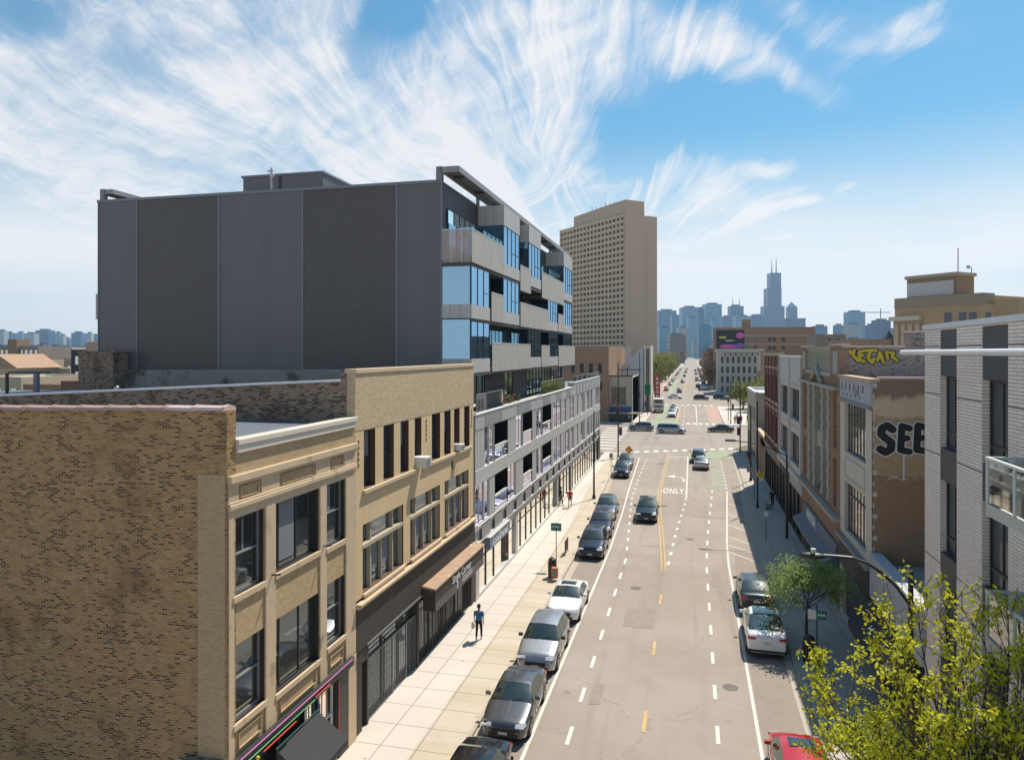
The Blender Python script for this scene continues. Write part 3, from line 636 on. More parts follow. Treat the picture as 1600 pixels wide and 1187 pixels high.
struct('bus_lane', m8, M['paint_red'])
# ONLY and the turn arrow
me = text_mesh('ONLY', 1.0, .002, .012, 1.12); w_ = max(v.co.x for v in me.vertices)
me.transform(Matrix.Diagonal((2.15 / w_, 4.2, 1, 1))); me.transform(Matrix.Translation((-3.02, 77.0, .014)))
me.materials.clear(); me.materials.append(M['paint_white']); o = bpy.data.objects.new('road_lettering', me); COL.objects.link(o); tag(o, kind='structure')
m9 = MB(); line(m9, [(-.95, 84.2), (-.98, 86.2), (-1.3, 87.2), (-2.0, 87.6)], .22, .014)
m9.face([(-2.0, 86.6, .014), (-2.0, 88.6, .014), (-2.95, 87.6, .014)])
struct('turn_arrow', m9, M['paint_white'])
# manhole covers and patches
mh = MB()
for x, y, r in ((-3.4, 45.5, .33), (-.2, 58.4, .3), (1.6, 33, .33), (-2.6, 70.5, .35), (-4.0, 97, .5), (2.6, 96, .3), (1.5, 128, .5), (-6, 126, .5)):
    mh.face([(x + r * math.cos(a * math.pi / 8), y + r * math.sin(a * math.pi / 8), .011) for a in range(16)])
struct('manhole_cover', mh, mat('worn iron cover', (.13, .115, .10), .7, var=.2, scale=8))
pt = MB(); rnd = random.Random(3)
for x, y, w, l in ((-3.6, 39.0, 1.6, 3.0), (0, 66.5, 3, .35), (-3.8, 55.5, 2.2, .3), (-7.2, 47.3, .8, 1.8), (1.2, 47, .5, 3), (-4.2, 30, .5, 2), (.2, 90, 2.8, .3), (-4.6, 86, 2, .25)):
    pt.face([(x, y, .009), (x + w, y + rnd.uniform(-.1, .1), .009), (x + w, y + l, .009), (x, y + l + rnd.uniform(-.1, .1), .009)])
struct('road_patch', pt, mat('tarred road patch', (.285, .24, .205), .9, var=.25, scale=2))
# ------------------------------------------------------------------ windows
def window(parent, fr, u0, u1, v0, v1, w=-.18, fm='frame_dark', gm='glass_dark', vb=(), hb=(), ft=.06, rail=.05, proud=.05, sill=None, sillm='limestone', name='window', curtain=None, label=None):
    """frame with bars; pane is its child.  vb/hb are positions of bars as fractions"""
    mb = MB(fr)
    mb.box(u0, u0 + ft, w, w + proud, v0, v1); mb.box(u1 - ft, u1, w, w + proud, v0, v1)
    mb.box(u0 + ft, u1 - ft, w, w + proud, v1 - ft, v1); mb.box(u0 + ft, u1 - ft, w, w + proud, v0, v0 + ft)
    for q in vb: u = u0 + (u1 - u0) * q; mb.box(u - rail / 2, u + rail / 2, w + .002, w + proud - .006, v0 + ft, v1 - ft)
    for q in hb: v = v0 + (v1 - v0) * q; mb.box(u0 + ft, u1 - ft, w + .001, w + proud + .012, v - rail / 2, v + rail / 2)
    o = mb.build(name, M[fm], parent)
    if label: o['label'] = label
    MB(fr).box(u0 + ft * .5, u1 - ft * .5, w - .02, w + .014, v0 + ft * .5, v1 - ft * .5).build('pane', M[gm], o)
    if curtain:
        for (a, b, c, d) in curtain:
            MB(fr).box(u0 + (u1 - u0) * a, u0 + (u1 - u0) * b, w + .014, w + .02, v0 + (v1 - v0) * c, v0 + (v1 - v0) * d).build('blind', M['curtain'], o)
    if sill: MB(fr).box(u0 - .08, u1 + .08, -.05, .09, v0 - sill, v0).build('sill', M[sillm], o)
    return o
def roofmass(parent, x0, x1, y0, y1, z, m='roof_grey', par=None, pm=None, thick=.25, name='roof'):
    MB().box(x0, x1, y0, y1, z - .25, z).build(name, M[m], parent)
# ------------------------------------------------------------------ corner building A
XL = -12.2
A = thing('brick_building', 'two storey tan brick corner building with limestone frames and a black awning', 'building', (XL - 3, 21, 0))
frA = FX(XL, 1); Y0, Y1 = 17.27, 24.95
wins = [(17.55, 19.0, 7.82, 9.95), (19.62, 22.22, 7.86, 9.95), (22.76, 24.12, 7.80, 9.95), (17.55, 19.04, 4.32, 6.45), (19.62, 22.25, 4.22, 6.45), (22.83, 24.12, 4.36, 6.52)]
shopA = (17.6, 24.3, .3, 3.25)
w = MB(frA); w.holes(Y0, Y1, 0, 11.75, wins + [shopA], .22, 0, 1); w.build('wall', [M['tan_face_brick'], M['frame_dark']], A)
# side wall: old common brick, coping of clay tiles
w = MB(); 
w.extr([(-46, 0), (XL - .02, 0), (XL - .02, 12.95), (-20.0, 12.82), (-46, 12.3)], Y0 - .02, Y0 + .33, 1)
def swap_extr(poly, y0, y1):  # polygon in x,z extruded along y
    mb = MB(); mb.extr([(x, z) for x, z in poly], y0, y1, 1); return mb
sideA = swap_extr([(-46, 0), (XL - .36, 0), (XL - .36, 12.93), (-20.0, 12.80), (-46, 12.3)], Y0 - .02, Y0 + .33).build('side_wall', M['tan_brick_old'], A)
swap_extr([(XL - .36, 0), (XL + .025, 0), (XL + .025, 12.94), (XL - .36, 12.94)], Y0 - .04, Y0 + .36).build('corner_pier', M['tan_brick_old'], A)
# pale repointed strip and low dark brick stub by the corner
MB().box(XL - .86, XL - .02, Y0 - .055, Y0 - .035, 0, 11.2).build('repaired_strip', brick('repointed pale brick strip', [(.43, .30, .175), (.40, .275, .155), (.46, .33, .195)], (.46, .335, .21), bw=.205, rh=.066, ms=.016, stain=(.36, .25, .16), stainamt=.7, var=.12), A)
MB().box(XL - 1.15, XL - .02, Y0 - .40, Y0 - .06, 0, 3.55).build('brick_stub', M['dark_brick_old'], A)
cp = MB()
x = XL - .02; k = 0
while x > -45:
    zz = 12.93 - (XL - x) * .0167 if x > -20 else 12.80 - (-20 - x) * .0192
    L = .93 + .02 * (k % 3)
    cp.extr([(Y0 - .10, zz), (Y0 + .41, zz), (Y0 + .36, zz + .085), (Y0 + .15, zz + .135), (Y0 - .05, zz + .085)], x - L + .02, x, 0, 1 if k < 2 else 0)
    cp.extr([(Y0 - .13, zz), (Y0 + .44, zz), (Y0 + .38, zz + .11), (Y0 + .15, zz + .165), (Y0 - .08, zz + .11)], x - .10, x + .005, 0, 1 if k < 2 else 0)
    x -= L; k += 1
cp.build('coping', [M['clay'], M['clay_pale']], A)
MB().box(-46, XL - .56, Y0 + .33, Y1, 11.0, 11.9).build('roof', M['roof_grey'], A)
MB().box(XL - .55, XL - .27, Y0 + .36, Y1, 11.2, 11.76).build('parapet_back', M['roof_grey'], A)
b_ = MB(frA)   # main body behind the front wall
b_.box(Y0 + .33, Y1, -20, -.26, .1, 11.0); b_.build('core', M['charcoal'], A)
c_ = MB(frA); c_.box(Y0 + .34, Y1 - .0, -.30, .13, 11.96, 12.12); c_.box(Y0 + .36, Y1 - .02, -.26, .09, 11.74, 11.96); c_.build('parapet_coping', M['limestone_pale'], A, bevel=.015)
c_ = MB(frA); c_.box(Y0 - .0, Y1, .003, .14, 10.94, 11.16); c_.box(Y0, Y1, .003, .09, 10.86, 10.94); c_.build('cornice', M['limestone'], A, bevel=.02)
c_ = MB(frA); c_.box(Y0, Y1, .003, .12, 10.22, 10.36); c_.box(Y0, Y1, .003, .08, 10.36, 10.43); c_.build('band_course', M['limestone'], A, bevel=.02)
# limestone frame of piers and lintels
fr_ = MB(frA)
for (a, b) in ((Y0 + .02, 17.53), (19.05, 19.58), (22.27, 22.72), (24.15, Y1)): fr_.box(a, b, .003, .055, 3.4, 10.22)
for (a, b) in ((17.53, 19.05), (19.58, 22.27), (22.72, 24.15)): fr_.box(a, b, .003, .05, 9.97, 10.22)
for (a, b) in ((Y0 + .02, 17.75), (18.85, 19.8), (22.0, 23.0), (24.05, Y1)): fr_.box(a, b, .003, .04, 10.43, 10.86)
fr_.build('stone_frame', M['limestone'], A, bevel=.01)
for (a, b, c, d) in ((17.86, 18.72, 10.47, 10.80), (19.95, 21.85, 10.47, 10.80), (23.1, 23.95, 10.47, 10.80), (17.75, 18.85, 3.55, 4.0), (19.85, 22.0, 3.55, 3.98), (22.98, 23.95, 3.6, 3.98)):
    pn = MB(frA)
    for q in ((a, b, c, c + .03), (a, b, d - .03, d), (a, a + .03, c + .03, d - .03), (b - .03, b, c + .03, d - .03)): pn.box(q[0], q[1], .002, .05, q[2], q[3])
    pn.build('recessed_panel', M['tan_face_brick'], A)
cfg = [((), (.5,)), ((.16, .56), ()), ((), (.52,)), ((), (.52,)), ((.18, .62), ()), ((), (.55,))]
for (a, b, c, d), (vb, hb) in zip(wins, cfg):
    cur = None
    if (a, c) == (19.62, 7.86): cur = [(.19, .52, .1, .98)]
    if (a, c) == (22.76, 7.80): cur = [(.12, .45, .55, .95)]
    if (a, c) == (17.55, 7.82): cur = [(.45, .5, .5, .95)]
    window(A, frA, a, b, c, d, w=-.20, vb=vb, hb=hb, fm='frame_dark' if vb else 'frame_grey', gm='glass_dark', sill=.16, ft=.07, curtain=cur)
for (a, c) in ((20.2, 4.35), (23.2, 4.5)):    # white round table tops inside the lower windows
    pass
# shop front of A
window(A, frA, 17.65, 20.2, .35, 3.05, w=-.2, gm='glass_brown', vb=(.5,), name='shop_window')
window(A, frA, 20.3, 22.2, .35, 3.05, w=-.2, gm='glass_brown', vb=(.5,), name='shop_window')
window(A, frA, 22.55, 23.55, .35, 3.0, w=-.2, fm='frame_white', gm='glass_brown', hb=(.55,), name='shop_window', label='narrow shop window with a white frame')
MB(frA).box(23.62, 24.28, -.2, .05, .1, 3.2).build('shop_pier', M['frame_dark'], A)
MB(frA).box(24.32, Y1, .004, .07, .1, 3.35).build('corner_stone', M['limestone'], A)
s_ = MB(frA); s_.box(Y0 + .1, 24.5, .06, .20, 3.12, 3.42); sg = s_.build('shop_fascia', M['frame_dark'], A)
neo = {'pink': (.50, .16, .40), 'green': (.10, .32, .14), 'red': (.62, .05, .03), 'blue': (.10, .40, .62), 'cyan': (.42, .72, .60)}
for nm, col, pts in (('pink', 0, [(17.5, .24, 3.40), (24.3, .24, 3.40)]), ('green', 0, [(17.5, .23, 3.18), (22.6, .23, 3.18)]), ('red', 0, [(18.6, .25, 3.06), (20.4, .25, 3.06)]),
                     ('red', 1, [(22.35, .06, .4), (22.35, .06, 3.0)]), ('red', 2, [(23.58, .06, .4), (23.58, .06, 2.9)]), ('blue', 0, [(22.2, .07, 1.4), (22.2, .07, 2.75)]), ('red', 3, [(21.6, .24, 3.25), (22.6, .24, 3.25)])):
    c = neo[nm]; mm = M.get('trim_' + nm) or mat('%s painted tube' % nm, c, .4, var=.05); M['trim_' + nm] = mm
    MB(frA).tube(pts, .022 if nm != 'pink' else .022, 6).build('coloured_tube', mm, sg)
aw = MB(frA); aw.extr([(0.05, 2.55), (1.15, 1.75), (1.15, 1.55), (.05, 1.55)], 19.6, 22.1, 0); aw.build('awning', M['dark_awning'], A)
MB(frA).tube([(19.6, .06, 2.60), (22.15, .06, 2.60)], .025, 6).build('awning_rail', mat('pale green rail', (.45, .62, .50), .5), A)
for y, z in ((19.35, 7.9), (22.5, 7.95)):
    MB(frA).tube([(y, .05, z), (y, .30, z + .02), (y, .34, z + .05)], .028, 6).build('wall_bracket', M['black_metal'], A)
for (y, z) in ((18.3, 3.06), ): MB(frA).ball((y, .27, z), .06).build('sign_lamp', mat('yellow lamp glass', (.6, .5, .05), .4), sg)
# ------------------------------------------------------------------ building B
B = thing('brick_building', 'ochre painted three storey brick building with eight narrow windows and a closed shop below', 'building', (XL - 3, 32, 0))
BY0, BY1 = 24.97, 40.1
tall = [(25.72, 26.76), (27.55, 28.62), (29.33, 30.27), (30.98, 31.83), (33.22, 34.42), (35.02, 36.05), (36.6, 37.55), (38.35, 39.35)]
tops = [(a, b, 9.28, 11.52) for a, b in tall]
big = [(25.62, 29.65, 5.32, 7.93), (30.45, 34.37, 5.32, 7.95), (35.1, 39.15, 5.28, 7.97)]
w = MB(frA); w.holes(BY0, BY1, 5.2, 11.56, tops + big, .30, 0, 1); w.build('wall', [M['yellow_paint'], mat('window reveal with painted shade', (.10, .055, .035), .8, var=.2)], B)  # dark brown on the reveals stands in for shade inside the openings
w = MB(frA); w.box(BY0, BY1, -.34, .012, 11.565, 13.72); w.build('upper_wall', M['buff_brick'], B)
MB(frA).box(BY0 - .03, BY1 + .02, -.42, .06, 13.72, 13.89).build('coping', M['limestone'], B, bevel=.02)
swap_extr([(-46, 8), (XL - .35, 8), (XL - .35, 13.42), (-29, 12.62), (-46, 12.1)], BY0, BY0 + .34).build('side_wall', M['dark_brick_old'], B)
MB().box(XL - .55, XL - .345, BY0 - .02, BY0 + .36, 11, 13.72).build('corner_pier', M['dark_brick_old'], B)
cp = MB(); cp.extr([(XL - .56, 13.42), (XL - .56, 13.50), (-29, 12.70), (-46, 12.18), (-46, 12.10), (-29, 12.62)], BY0 - .06, BY0 + .42, 1); cp.build('side_coping', M['white_coping'], B)
rb = MB(); rb.extr([(XL - .35, 12.2), (XL - .35, 12.95), (-29, 12.35), (-46, 11.9), (-46, 11.5)], BY0 + .34, BY1 - .02, 1); rb.build('roof', M['roof_grey'], B)
MB(frA).box(BY0 + .02, BY1 - .02, -20, -.36, .1, 11.4).build('core', M['charcoal'], B)
rr = MB(); rr.extr([(-37.5, 12.0), (XL - .4, 12.4), (XL - .4, 13.62), (-20, 13.52), (-37.5, 13.38)], BY1 - .32, BY1 - .02, 1); rr.build('rear_parapet', mat('stained pale parapet render', (.30, .27, .235), .9, var=.25, scale=.9, dirt=((.13, .11, .09), .7, .5)), B)
MB().box(-38.3, -35.6, BY1 - 1.3, BY1 - .02, 11.5, 14.5).build('chimney_block', M['dark_brick_old'], B)
MB().box(-38.38, -35.5, BY1 - 1.38, BY1, 14.5, 14.62).build('chimney_cap', M['dark_brick_old'], B)
for i, (a, b, c, d) in enumerate(tops):
    window(B, frA, a, b, c, d, w=-.28, fm='frame_dark', gm='glass_blue', hb=(.5,), ft=.05, curtain=[(.1, .9, .52, .95)] if i in (0, 2, 3, 5, 6) else None)
for a, b in ((25.6, 30.9), (31.9, 33.0), (33.1, 39.6)):
    mb = MB(frA); mb.box(a, b, .003, .13, 9.12, 9.26); mb.box(a + .05, b - .05, .003, .07, 9.0, 9.12); mb.build('sill_course', M['limestone'], B, bevel=.01)
for i, (a, b, c, d) in enumerate(big):
    o = MB(frA)
    L = b - a; t1, t2 = a + L * .23, a + L * .77; tz = c + (d - c) * .68
    for u in (t1, t2): o.box(u - .05, u + .05, -.26, -.10, c, d)
    o.box(a, b, -.24, .02, tz - .07, tz + .07); o.box(a + .0, a + .05, -.25, -.06, c, d); o.box(b - .05, b, -.25, -.06, c, d)
    o.box((t1 + t2) / 2 - .03, (t1 + t2) / 2 + .03, -.25, -.12, c, tz - .07)
    o = o.build('window', M['frame_tan'], B, label=None) if False else o.build('window', M['frame_tan'], B)
    MB(frA).box(a, b, -.30, -.255, c, d).build('pane', M['glass_blue'], o)
    for (p, q) in ((.28, .46), (.54, .72)): MB(frA).box(a + L * p, a + L * q, -.255, -.25, c + .5, tz - .1).build('blind', M['curtain'], o)
    MB(frA).box(a - .05, b + .05, .003, .12, c - .14, c - .005).build('sill', M['limestone'], o, bevel=.01)
# wall anchors, rust spots
an = MB(frA)
for (y, z) in ((24.99 + .25, 10.2), (32.45, 10.35), (39.72, 10.3)):
    for k in range(5): an.box(y - .04, y + .04, .003, .03, z + k * .22, z + k * .22 + .12)
an.build('wall_anchor', mat('rusty iron anchors', (.20, .12, .05), .8), B)
MB(frA).box(36.2, 36.32, .003, .05, 8.45, 8.85).build('vent_pipe', M['black_metal'], B)
# lower cornice and boarded fascia
mb = MB(frA); mb.box(BY0 + .02, BY1 - .01, .003, .26, 5.02, 5.12); mb.box(BY0 + .02, BY1 - .01, .003, .18, 4.92, 5.02); mb.build('lower_cornice', M['limestone'], B, bevel=.02)
MB(frA).box(BY0, BY1, -.34, .06, 3.30, 5.02 - .1).build('fascia', M['brown_panel'], B)
MB(frA).box(BY0 + .9, 31.9, .06, .10, 3.26, 3.33).build('fascia_rail', M['gate_metal'], B)
hB = [(BY0 + .6, 26.0, .1, 2.7), (26.15, 31.3, .1, 3.1), (31.5, 39.7, .1, 3.0)]
MB(frA).holes(BY0, BY1, 0, 3.3, hB, .33, ).build('shop_wall', M['brown_panel'], B)
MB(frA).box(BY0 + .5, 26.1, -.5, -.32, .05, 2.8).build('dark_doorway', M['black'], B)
def gate(parent, fr, u0, u1, v0, v1, w, posts, m='gate_metal', step=.17):
    mb = MB(fr)
    for p in posts: mb.box(p - .03, p + .03, w - .01, w + .04, v0, v1)
    mb.box(u0, u1, w, w + .03, v1 - .04, v1); mb.box(u0, u1, w, w + .03, v0, v0 + .04)
    n = int((u1 - u0) / step)
    for k in range(n + 1):
        u = u0 + k * (u1 - u0) / n
        mb.box(u - .009, u + .009, w, w + .02, v0, v1)
    nz = int((v1 - v0) / .34)
    for k in range(n):
        a = u0 + k * (u1 - u0) / n; b = a + (u1 - u0) / n
        for j in range(nz):
            c = v0 + j * (v1 - v0) / nz; d = c + (v1 - v0) / nz
            lo, hi = (c, d) if (k + j) % 2 else (d, c)
            mb.face([(a, w + .022, lo - .012), (b, w + .022, hi - .012), (b, w + .022, hi + .012), (a, w + .022, lo + .012)])
    return mb.build('security_gate', M[m], parent)
for a, b in ((26.15, 27.9), (27.95, 29.6), (29.65, 31.3)):
    window(B, frA, a, b, .15, 3.05, w=-.3, fm='frame_dark', gm='glass_blue', hb=(.8,), name='shop_window')
gate(B, frA, 26.2, 31.3, .12, 2.55, -.12, (26.2, 28.7, 30.2, 31.3))
for a, b in ((31.6, 33.4), (33.5, 35.4), (35.5, 37.4), (37.5, 39.6)):
    window(B, frA, a, b, .15, 2.9, w=-.3, fm='frame_dark', gm='glass_dark', name='shop_window')
gate(B, frA, 31.6, 39.65, .12, 2.6, -.10, (31.6, 33.5, 35.5, 37.5, 39.6), m='brown_panel')
cn = thing('shop_canopy', 'dark projecting shop sign box with a rusty wooden top and pale lettering', 'sign', (XL, 35.6, 2.5))
MB(frA).extr([(.065, 3.72), (.72, 3.62), (.72, 3.54), (.065, 3.60)], 31.75, 39.95, 0).build('canopy_top', M['rust'], cn)
MB(frA).box(31.85, 39.9, .08, .66, 2.55, 3.54).build('canopy_box', M['brown_panel'], cn)
MB(frA).box(31.95, 39.9, .66, .67, 2.50, 2.9).build('canopy_valance', mat('grey brown valance', (.13, .11, .10), .8, var=.3, scale=2), cn)
text_obj('lettering', 'Single Corner', .56, M['white_txt'], mtx((XL + .68, 34.3, 3.05), (0, 1, 0), (0, 0, 1)), cn, extr=.006)
for z in (2.92, 2.80, 2.70): MB(frA).box(35.9, 37.7, .668, .68, z - .02, z + .018).build('lettering_line', M['grey_txt'], cn)
MB(frA).box(35.1, 35.2, .668, .682, 2.6, 3.05).build('lettering_line', M['white_txt'], cn)
for (y, z, s, lab) in ((31.4, 9.30, 1.0, 'large white window air conditioner jutting from the fourth narrow window'), (37.05, 9.32, .72, 'small white window air conditioner in the seventh narrow window')):
    t = thing('air_conditioner', lab, 'air conditioner', (XL + .2, y, z), group='air conditioners on the ochre building')
    mb = MB(frA); mb.box(y - .33 * s, y + .33 * s, -.2, .52 * s, z, z + .46 * s); mb.build('casing', M['frame_white'], t, bevel=.015)
    g = MB(frA)
    for k in range(7): g.box(y - .30 * s, y - .05 * s, .52 * s, .52 * s + .01, z + .05 + k * .05 * s, z + .07 + k * .05 * s)
    for k in range(7): g.box(y + .03 * s, y + .28 * s, .52 * s, .52 * s + .01, z + .05 + k * .05 * s, z + .07 + k * .05 * s)
    g.box(y - .1 * s, y - .02 * s, .525 * s, .535 * s, z + .03, z + .42 * s)
    g.build('grille', M['frame_grey'], t)
# ------------------------------------------------------------------ modern apartment building
T = thing('apartment_building', 'dark modern apartment block with blank ribbed side wall, mirror glass bays and mesh balconies', 'building', (-26, 58, 0))
TX0, TX1, TY0, TY1, TZ = -38.1, -14.15, 40.2, 76.4, 24.5
MB().box(TX0 + .05, TX1 - .02, TY0 + .08, TY1, 0, TZ - .1).build('core', M['charcoal'], T)
zones = [(TX0, -35.07, 'v'), (-35.07, -28.97, 'h'), (-28.97, -23.12, 'v'), (-23.12, -16.95, 'h'), (-16.95, TX1, 'v')]
for a, b, k in zones:
    MB().box(a + .07, b - .07, TY0, TY0 + .075, 9, TZ - .12).build('cladding_panel', M['dark_metal_' + k], T)
for x in (TX0, -35.07, -28.97, -23.12, -16.95, TX1):
    MB().box(x - .065 if x > TX0 else x, x + .065 if x < TX1 else x, TY0 - .04, TY0 + .07, 9, TZ - .12).build('panel_trim', M['trim_grey'], T)
MB().box(TX0 - .03, TX1 + .02, TY0 - .07, TY0 + .25, TZ - .118, TZ + .06).build('roof_edge_trim', M['trim_grey'], T)
MB().box(TX0, TX1, TY0 + .25, TY1, TZ - .1, TZ - .0).build('roof', M['roof_grey'], T)
pa, pb = at(380, 275, 46), at(500, 270, 46)
MB().box(pa[0], -24.9, 46, 52, TZ, 26.95).build('penthouse_wall', M['dark_metal_v'], T)
MB().box(pa[0] - .1, -24.8, 45.9, 52.1, 26.95, 27.1).build('penthouse_roof_edge', M['trim_grey'], T)
x, z = at(424, 268, 44.5)
t = thing('rooftop_vent_mast', 'small pale vent mast standing on the dark apartment roof', 'mast', (x, 44.5, TZ))
MB().tube([(x, 44.5, TZ), (x, 44.5, z + .25)], .07, 8).build('mast_pipe', M['panel_light'], t)
MB().ball((x + .05, 44.5, z - .25), .16, sc=(1, 1, 1.4)).build('vent_head', M['panel_white'], t); MB().box(x - .28, x + .12, 44.45, 44.55, z - .02, z + .07).build('cross_arm', M['panel_light'], t)
MB().box(x + .6, x + .75, 44.4, 44.6, TZ, z - .35).build('flue', M['black_metal'], t)
# roof canopies on posts
def canopy(x0, x1, y0, y1, z0, z1, parent):
    MB().box(x0, x1, y0, y1, z1 - .10, z1).build('canopy_slab', M['canopy_grey'], parent)
    e = MB(); e.box(x1 - .12, x1 + .02, y0, y1, z0, z1 - .101); e.box(x0, x1 - .12, y0, y0 + .12, z0, z1 - .101); e.box(x0, x0 + .12, y0 + .12, y1, z0, z1 - .101); e.build('canopy_beam', M['canopy_grey'], parent)
    for k in range(9):
        y = y0 + 2 + k * (y1 - y0 - 4) / 8; MB().box(x0 + .12, x1 - .12, y - .06, y + .06, z0 + .1, z1 - .101).build('canopy_rib', M['soffit'], parent)
canopy(-14.15, -13.05, 40.05, 79.0, 24.93, 25.27, T)
MB().box(-14.45, -14.1, 40.05, 40.4, TZ, 25.30).build('canopy_post', M['trim_grey'], T)
for y in (47.6, 54, 60.5, 67, 73.5): MB().box(-14.3, -14.1, y, y + .2, TZ, 25.2).build('canopy_post', M['trim_grey'], T)
canopy(-38.0, -37.0, 40.25, 52, 24.95, 25.25, T)
MB().box(-37.95, -37.6, 40.2, 40.5, TZ, 25.28).build('canopy_post', M['trim_grey'], T)
# bays
XB = -12.35
frT = FX(XB, 1); D = TX1 - XB   # D negative: recess plane in w
def bay(y0, y1, z0, z1, side=True):
    g = MB(frT); g.box(y0 + .04, y1 - .04, D, -.03, z0, z1)
    o = g.build('bay_glass', M['glass_sky'], T)
    m_ = MB(frT); n = max(2, round((y1 - y0) / 1.15))
    for k in range(n + 1):
        u = y0 + .03 + (y1 - y0 - .06) * k / n; m_.box(u - .012, u + .012, -.03, .002, z0, z1)
    u = y0 + .03 + (y1 - y0 - .06) * math.ceil(n * .5) / n; m_.box(u, y1 - .03, -.03, .003, z0 + (z1 - z0) * .36, z0 + (z1 - z0) * .36 + .035)
    m_.box(y0, y0 + .04, -.10, .005, z0, z1); m_.box(y1 - .05, y1, D, .005, z0, z1)
    m_.box(y0, y1, -.03, .0015, z1 - .035, z1)
    m_.build('bay_mullions', M['frame_dark'], o)
def spandrel(y0, y1, z0, z1, m='panel_light'):
    MB(frT).box(y0, y1, D, .012, z0, z1).build('spandrel', M[m], T)
def balcony(y0, y1, z0, z1, floor=None, deep=None, endx=True):
    o = MB(frT); o.box(y0, y1, .02, .05, z0, z1); scr = o.build('balcony_screen', M['mesh'], T)
    MB(frT).box(y0, y1, .018, .065, z1, z1 + .04).build('top_rail', M['frame_white'], scr)
    MB(frT).box(y0, y1, D, .018, z0 - .0, z0 + .22).build('balcony_slab', M['soffit'], T)
def recess(y0, y1, z0, z1, green=True):
    """back wall of a balcony with sliding glass"""
    fw = lambda u, w, v: (TX1 + w, u, v)
    L = y1 - y0; a = y0 + L * .12; b = y0 + L * .88
    o = MB(fw); o.box(a, b, .005, .05, z0 + .1, z1 - .15); o = o.build('sliding_door', M['glass_green'] if green else M['glass_dark'], T)
    f_ = MB(fw); n = max(2, round((b - a) / 1.1))
    for k in range(n + 1):
        u = a + (b - a) * k / n; f_.box(u - .03, u + .03, .05, .075, z0 + .1, z1 - .15)
    f_.box(a, b, .05, .07, z1 - .2, z1 - .12); f_.build('door_frame', M['frame_dark'], o)
# top floor (7)
F7, F6, F5 = 19.72, 16.5, 13.33
for a, b in ((47.6, 52.25), (55.4, 60.0), (71.15, 76.3)): bay(a, b, 20.55, 23.1); spandrel(a, b, 19.75, 20.55); spandrel(a, b, 23.1, 24.45)
for a, b in ((40.25, 47.6), (52.3, 55.4), (60.0, 71.15)): recess(a, b, F7 + .2, 23.2)
balcony(40.2, 47.58, F7, 21.62); balcony(52.35, 55.9, 19.1, 20.95); balcony(60.3, 71.1, 19.15, 21.3)
sc = MB(); sc.box(TX1 + .02, XB, TY0 - .02, TY0 + .01, F7, 21.62); sc.build('balcony_end_screen', M['mesh_open'], T)
MB().box(TX1 + .02, XB + .06, TY0 - .03, TY0 + .02, 21.62, 21.67).build('top_rail', M['frame_white'], T)
for x in (-13.6, -12.95): MB().box(x, x + .03, TY0 - .045, TY0 - .02, F7, 21.62).build('rail_post', M['frame_white'], T)
for k, x in enumerate((-13.75, -13.25)):   # two chairs just seen through the screen
    pass
# window and lamp on the top terrace wall
fw = lambda u, w, v: (TX1 + w, u, v)
MB(fw).box(41.2, 43.4, .06, .10, 20.0, 22.2).build('terrace_window', M['glass_sky'], T); MB(fw).ball((44.4, .1, 22.0), .14).build('wall_lamp', M['frame_dark'], T)
# floor 6
for a, b in ((40.2, 44.15), (47.55, 52.15), (63.2, 67.9), (71.1, 76.2)): bay(a, b, 17.3, 19.55); spandrel(a, b, F6, 17.3)
for a, b in ((44.2, 47.5), (52.2, 63.2), (67.9, 71.1)): recess(a, b, F6 + .2, 19.4); spandrel(a, b, 19.4, 19.7, 'soffit') if False else None
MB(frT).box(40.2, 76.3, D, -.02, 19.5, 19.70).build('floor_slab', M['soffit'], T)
balcony(44.4, 47.6, F6, 18.3); balcony(52.4, 63.3, 16.45, 18.2); balcony(67.95, 71.15, 16.5, 18.15)
# floor 5
for a, b in ((40.2, 44.15), (55.3, 60.0), (63.75, 68.0)): bay(a, b, 14.15, 16.42); spandrel(a, b, F5, 14.15)
bay(71.2, 76.2, 14.15, 16.42)
for a, b in ((44.2, 55.3), (60.0, 63.75), (68.0, 71.2)): recess(a, b, F5 + .2, 16.3)
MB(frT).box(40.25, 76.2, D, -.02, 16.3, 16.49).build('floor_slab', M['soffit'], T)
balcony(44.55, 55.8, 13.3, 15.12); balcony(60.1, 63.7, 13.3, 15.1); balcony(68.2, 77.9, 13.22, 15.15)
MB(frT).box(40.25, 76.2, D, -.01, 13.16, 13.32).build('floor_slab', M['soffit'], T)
# low terrace floor (4): dark brick panels and glass, set back
fw4 = FX(-13.4, 1)
for a, b, k in ((41.0, 46.8, 'g'), (46.8, 51.9, 'b'), (51.9, 54.6, 'g'), (54.6, 59.3, 'b'), (59.3, 70.4, 'g'), (70.4, 76.2, 's')):
    if k == 'b': MB(fw4).box(a, b, -.8, 0, 10.6, 13.15).build('terrace_wall', brick('charcoal brick', [(.085, .08, .085), (.11, .10, .105), (.07, .065, .07)], (.10, .10, .10), bw=.4, rh=.1) if 'cb' not in M else M['cb'], T)
    else:
        o = MB(fw4).box(a, b, -.8, -.05, 10.6, 13.15).build('terrace_glazing', M['glass_green' if k == 'g' else 'glass_pod'], T)
        f_ = MB(fw4)
        for q in range(int((b - a) / 1.3) + 2): u = min(a + q * 1.3, b - .03); f_.box(u - .03, u + .03, -.05, -.0, 10.6, 13.15)
        f_.build('glazing_frame', M['frame_dark'], o)
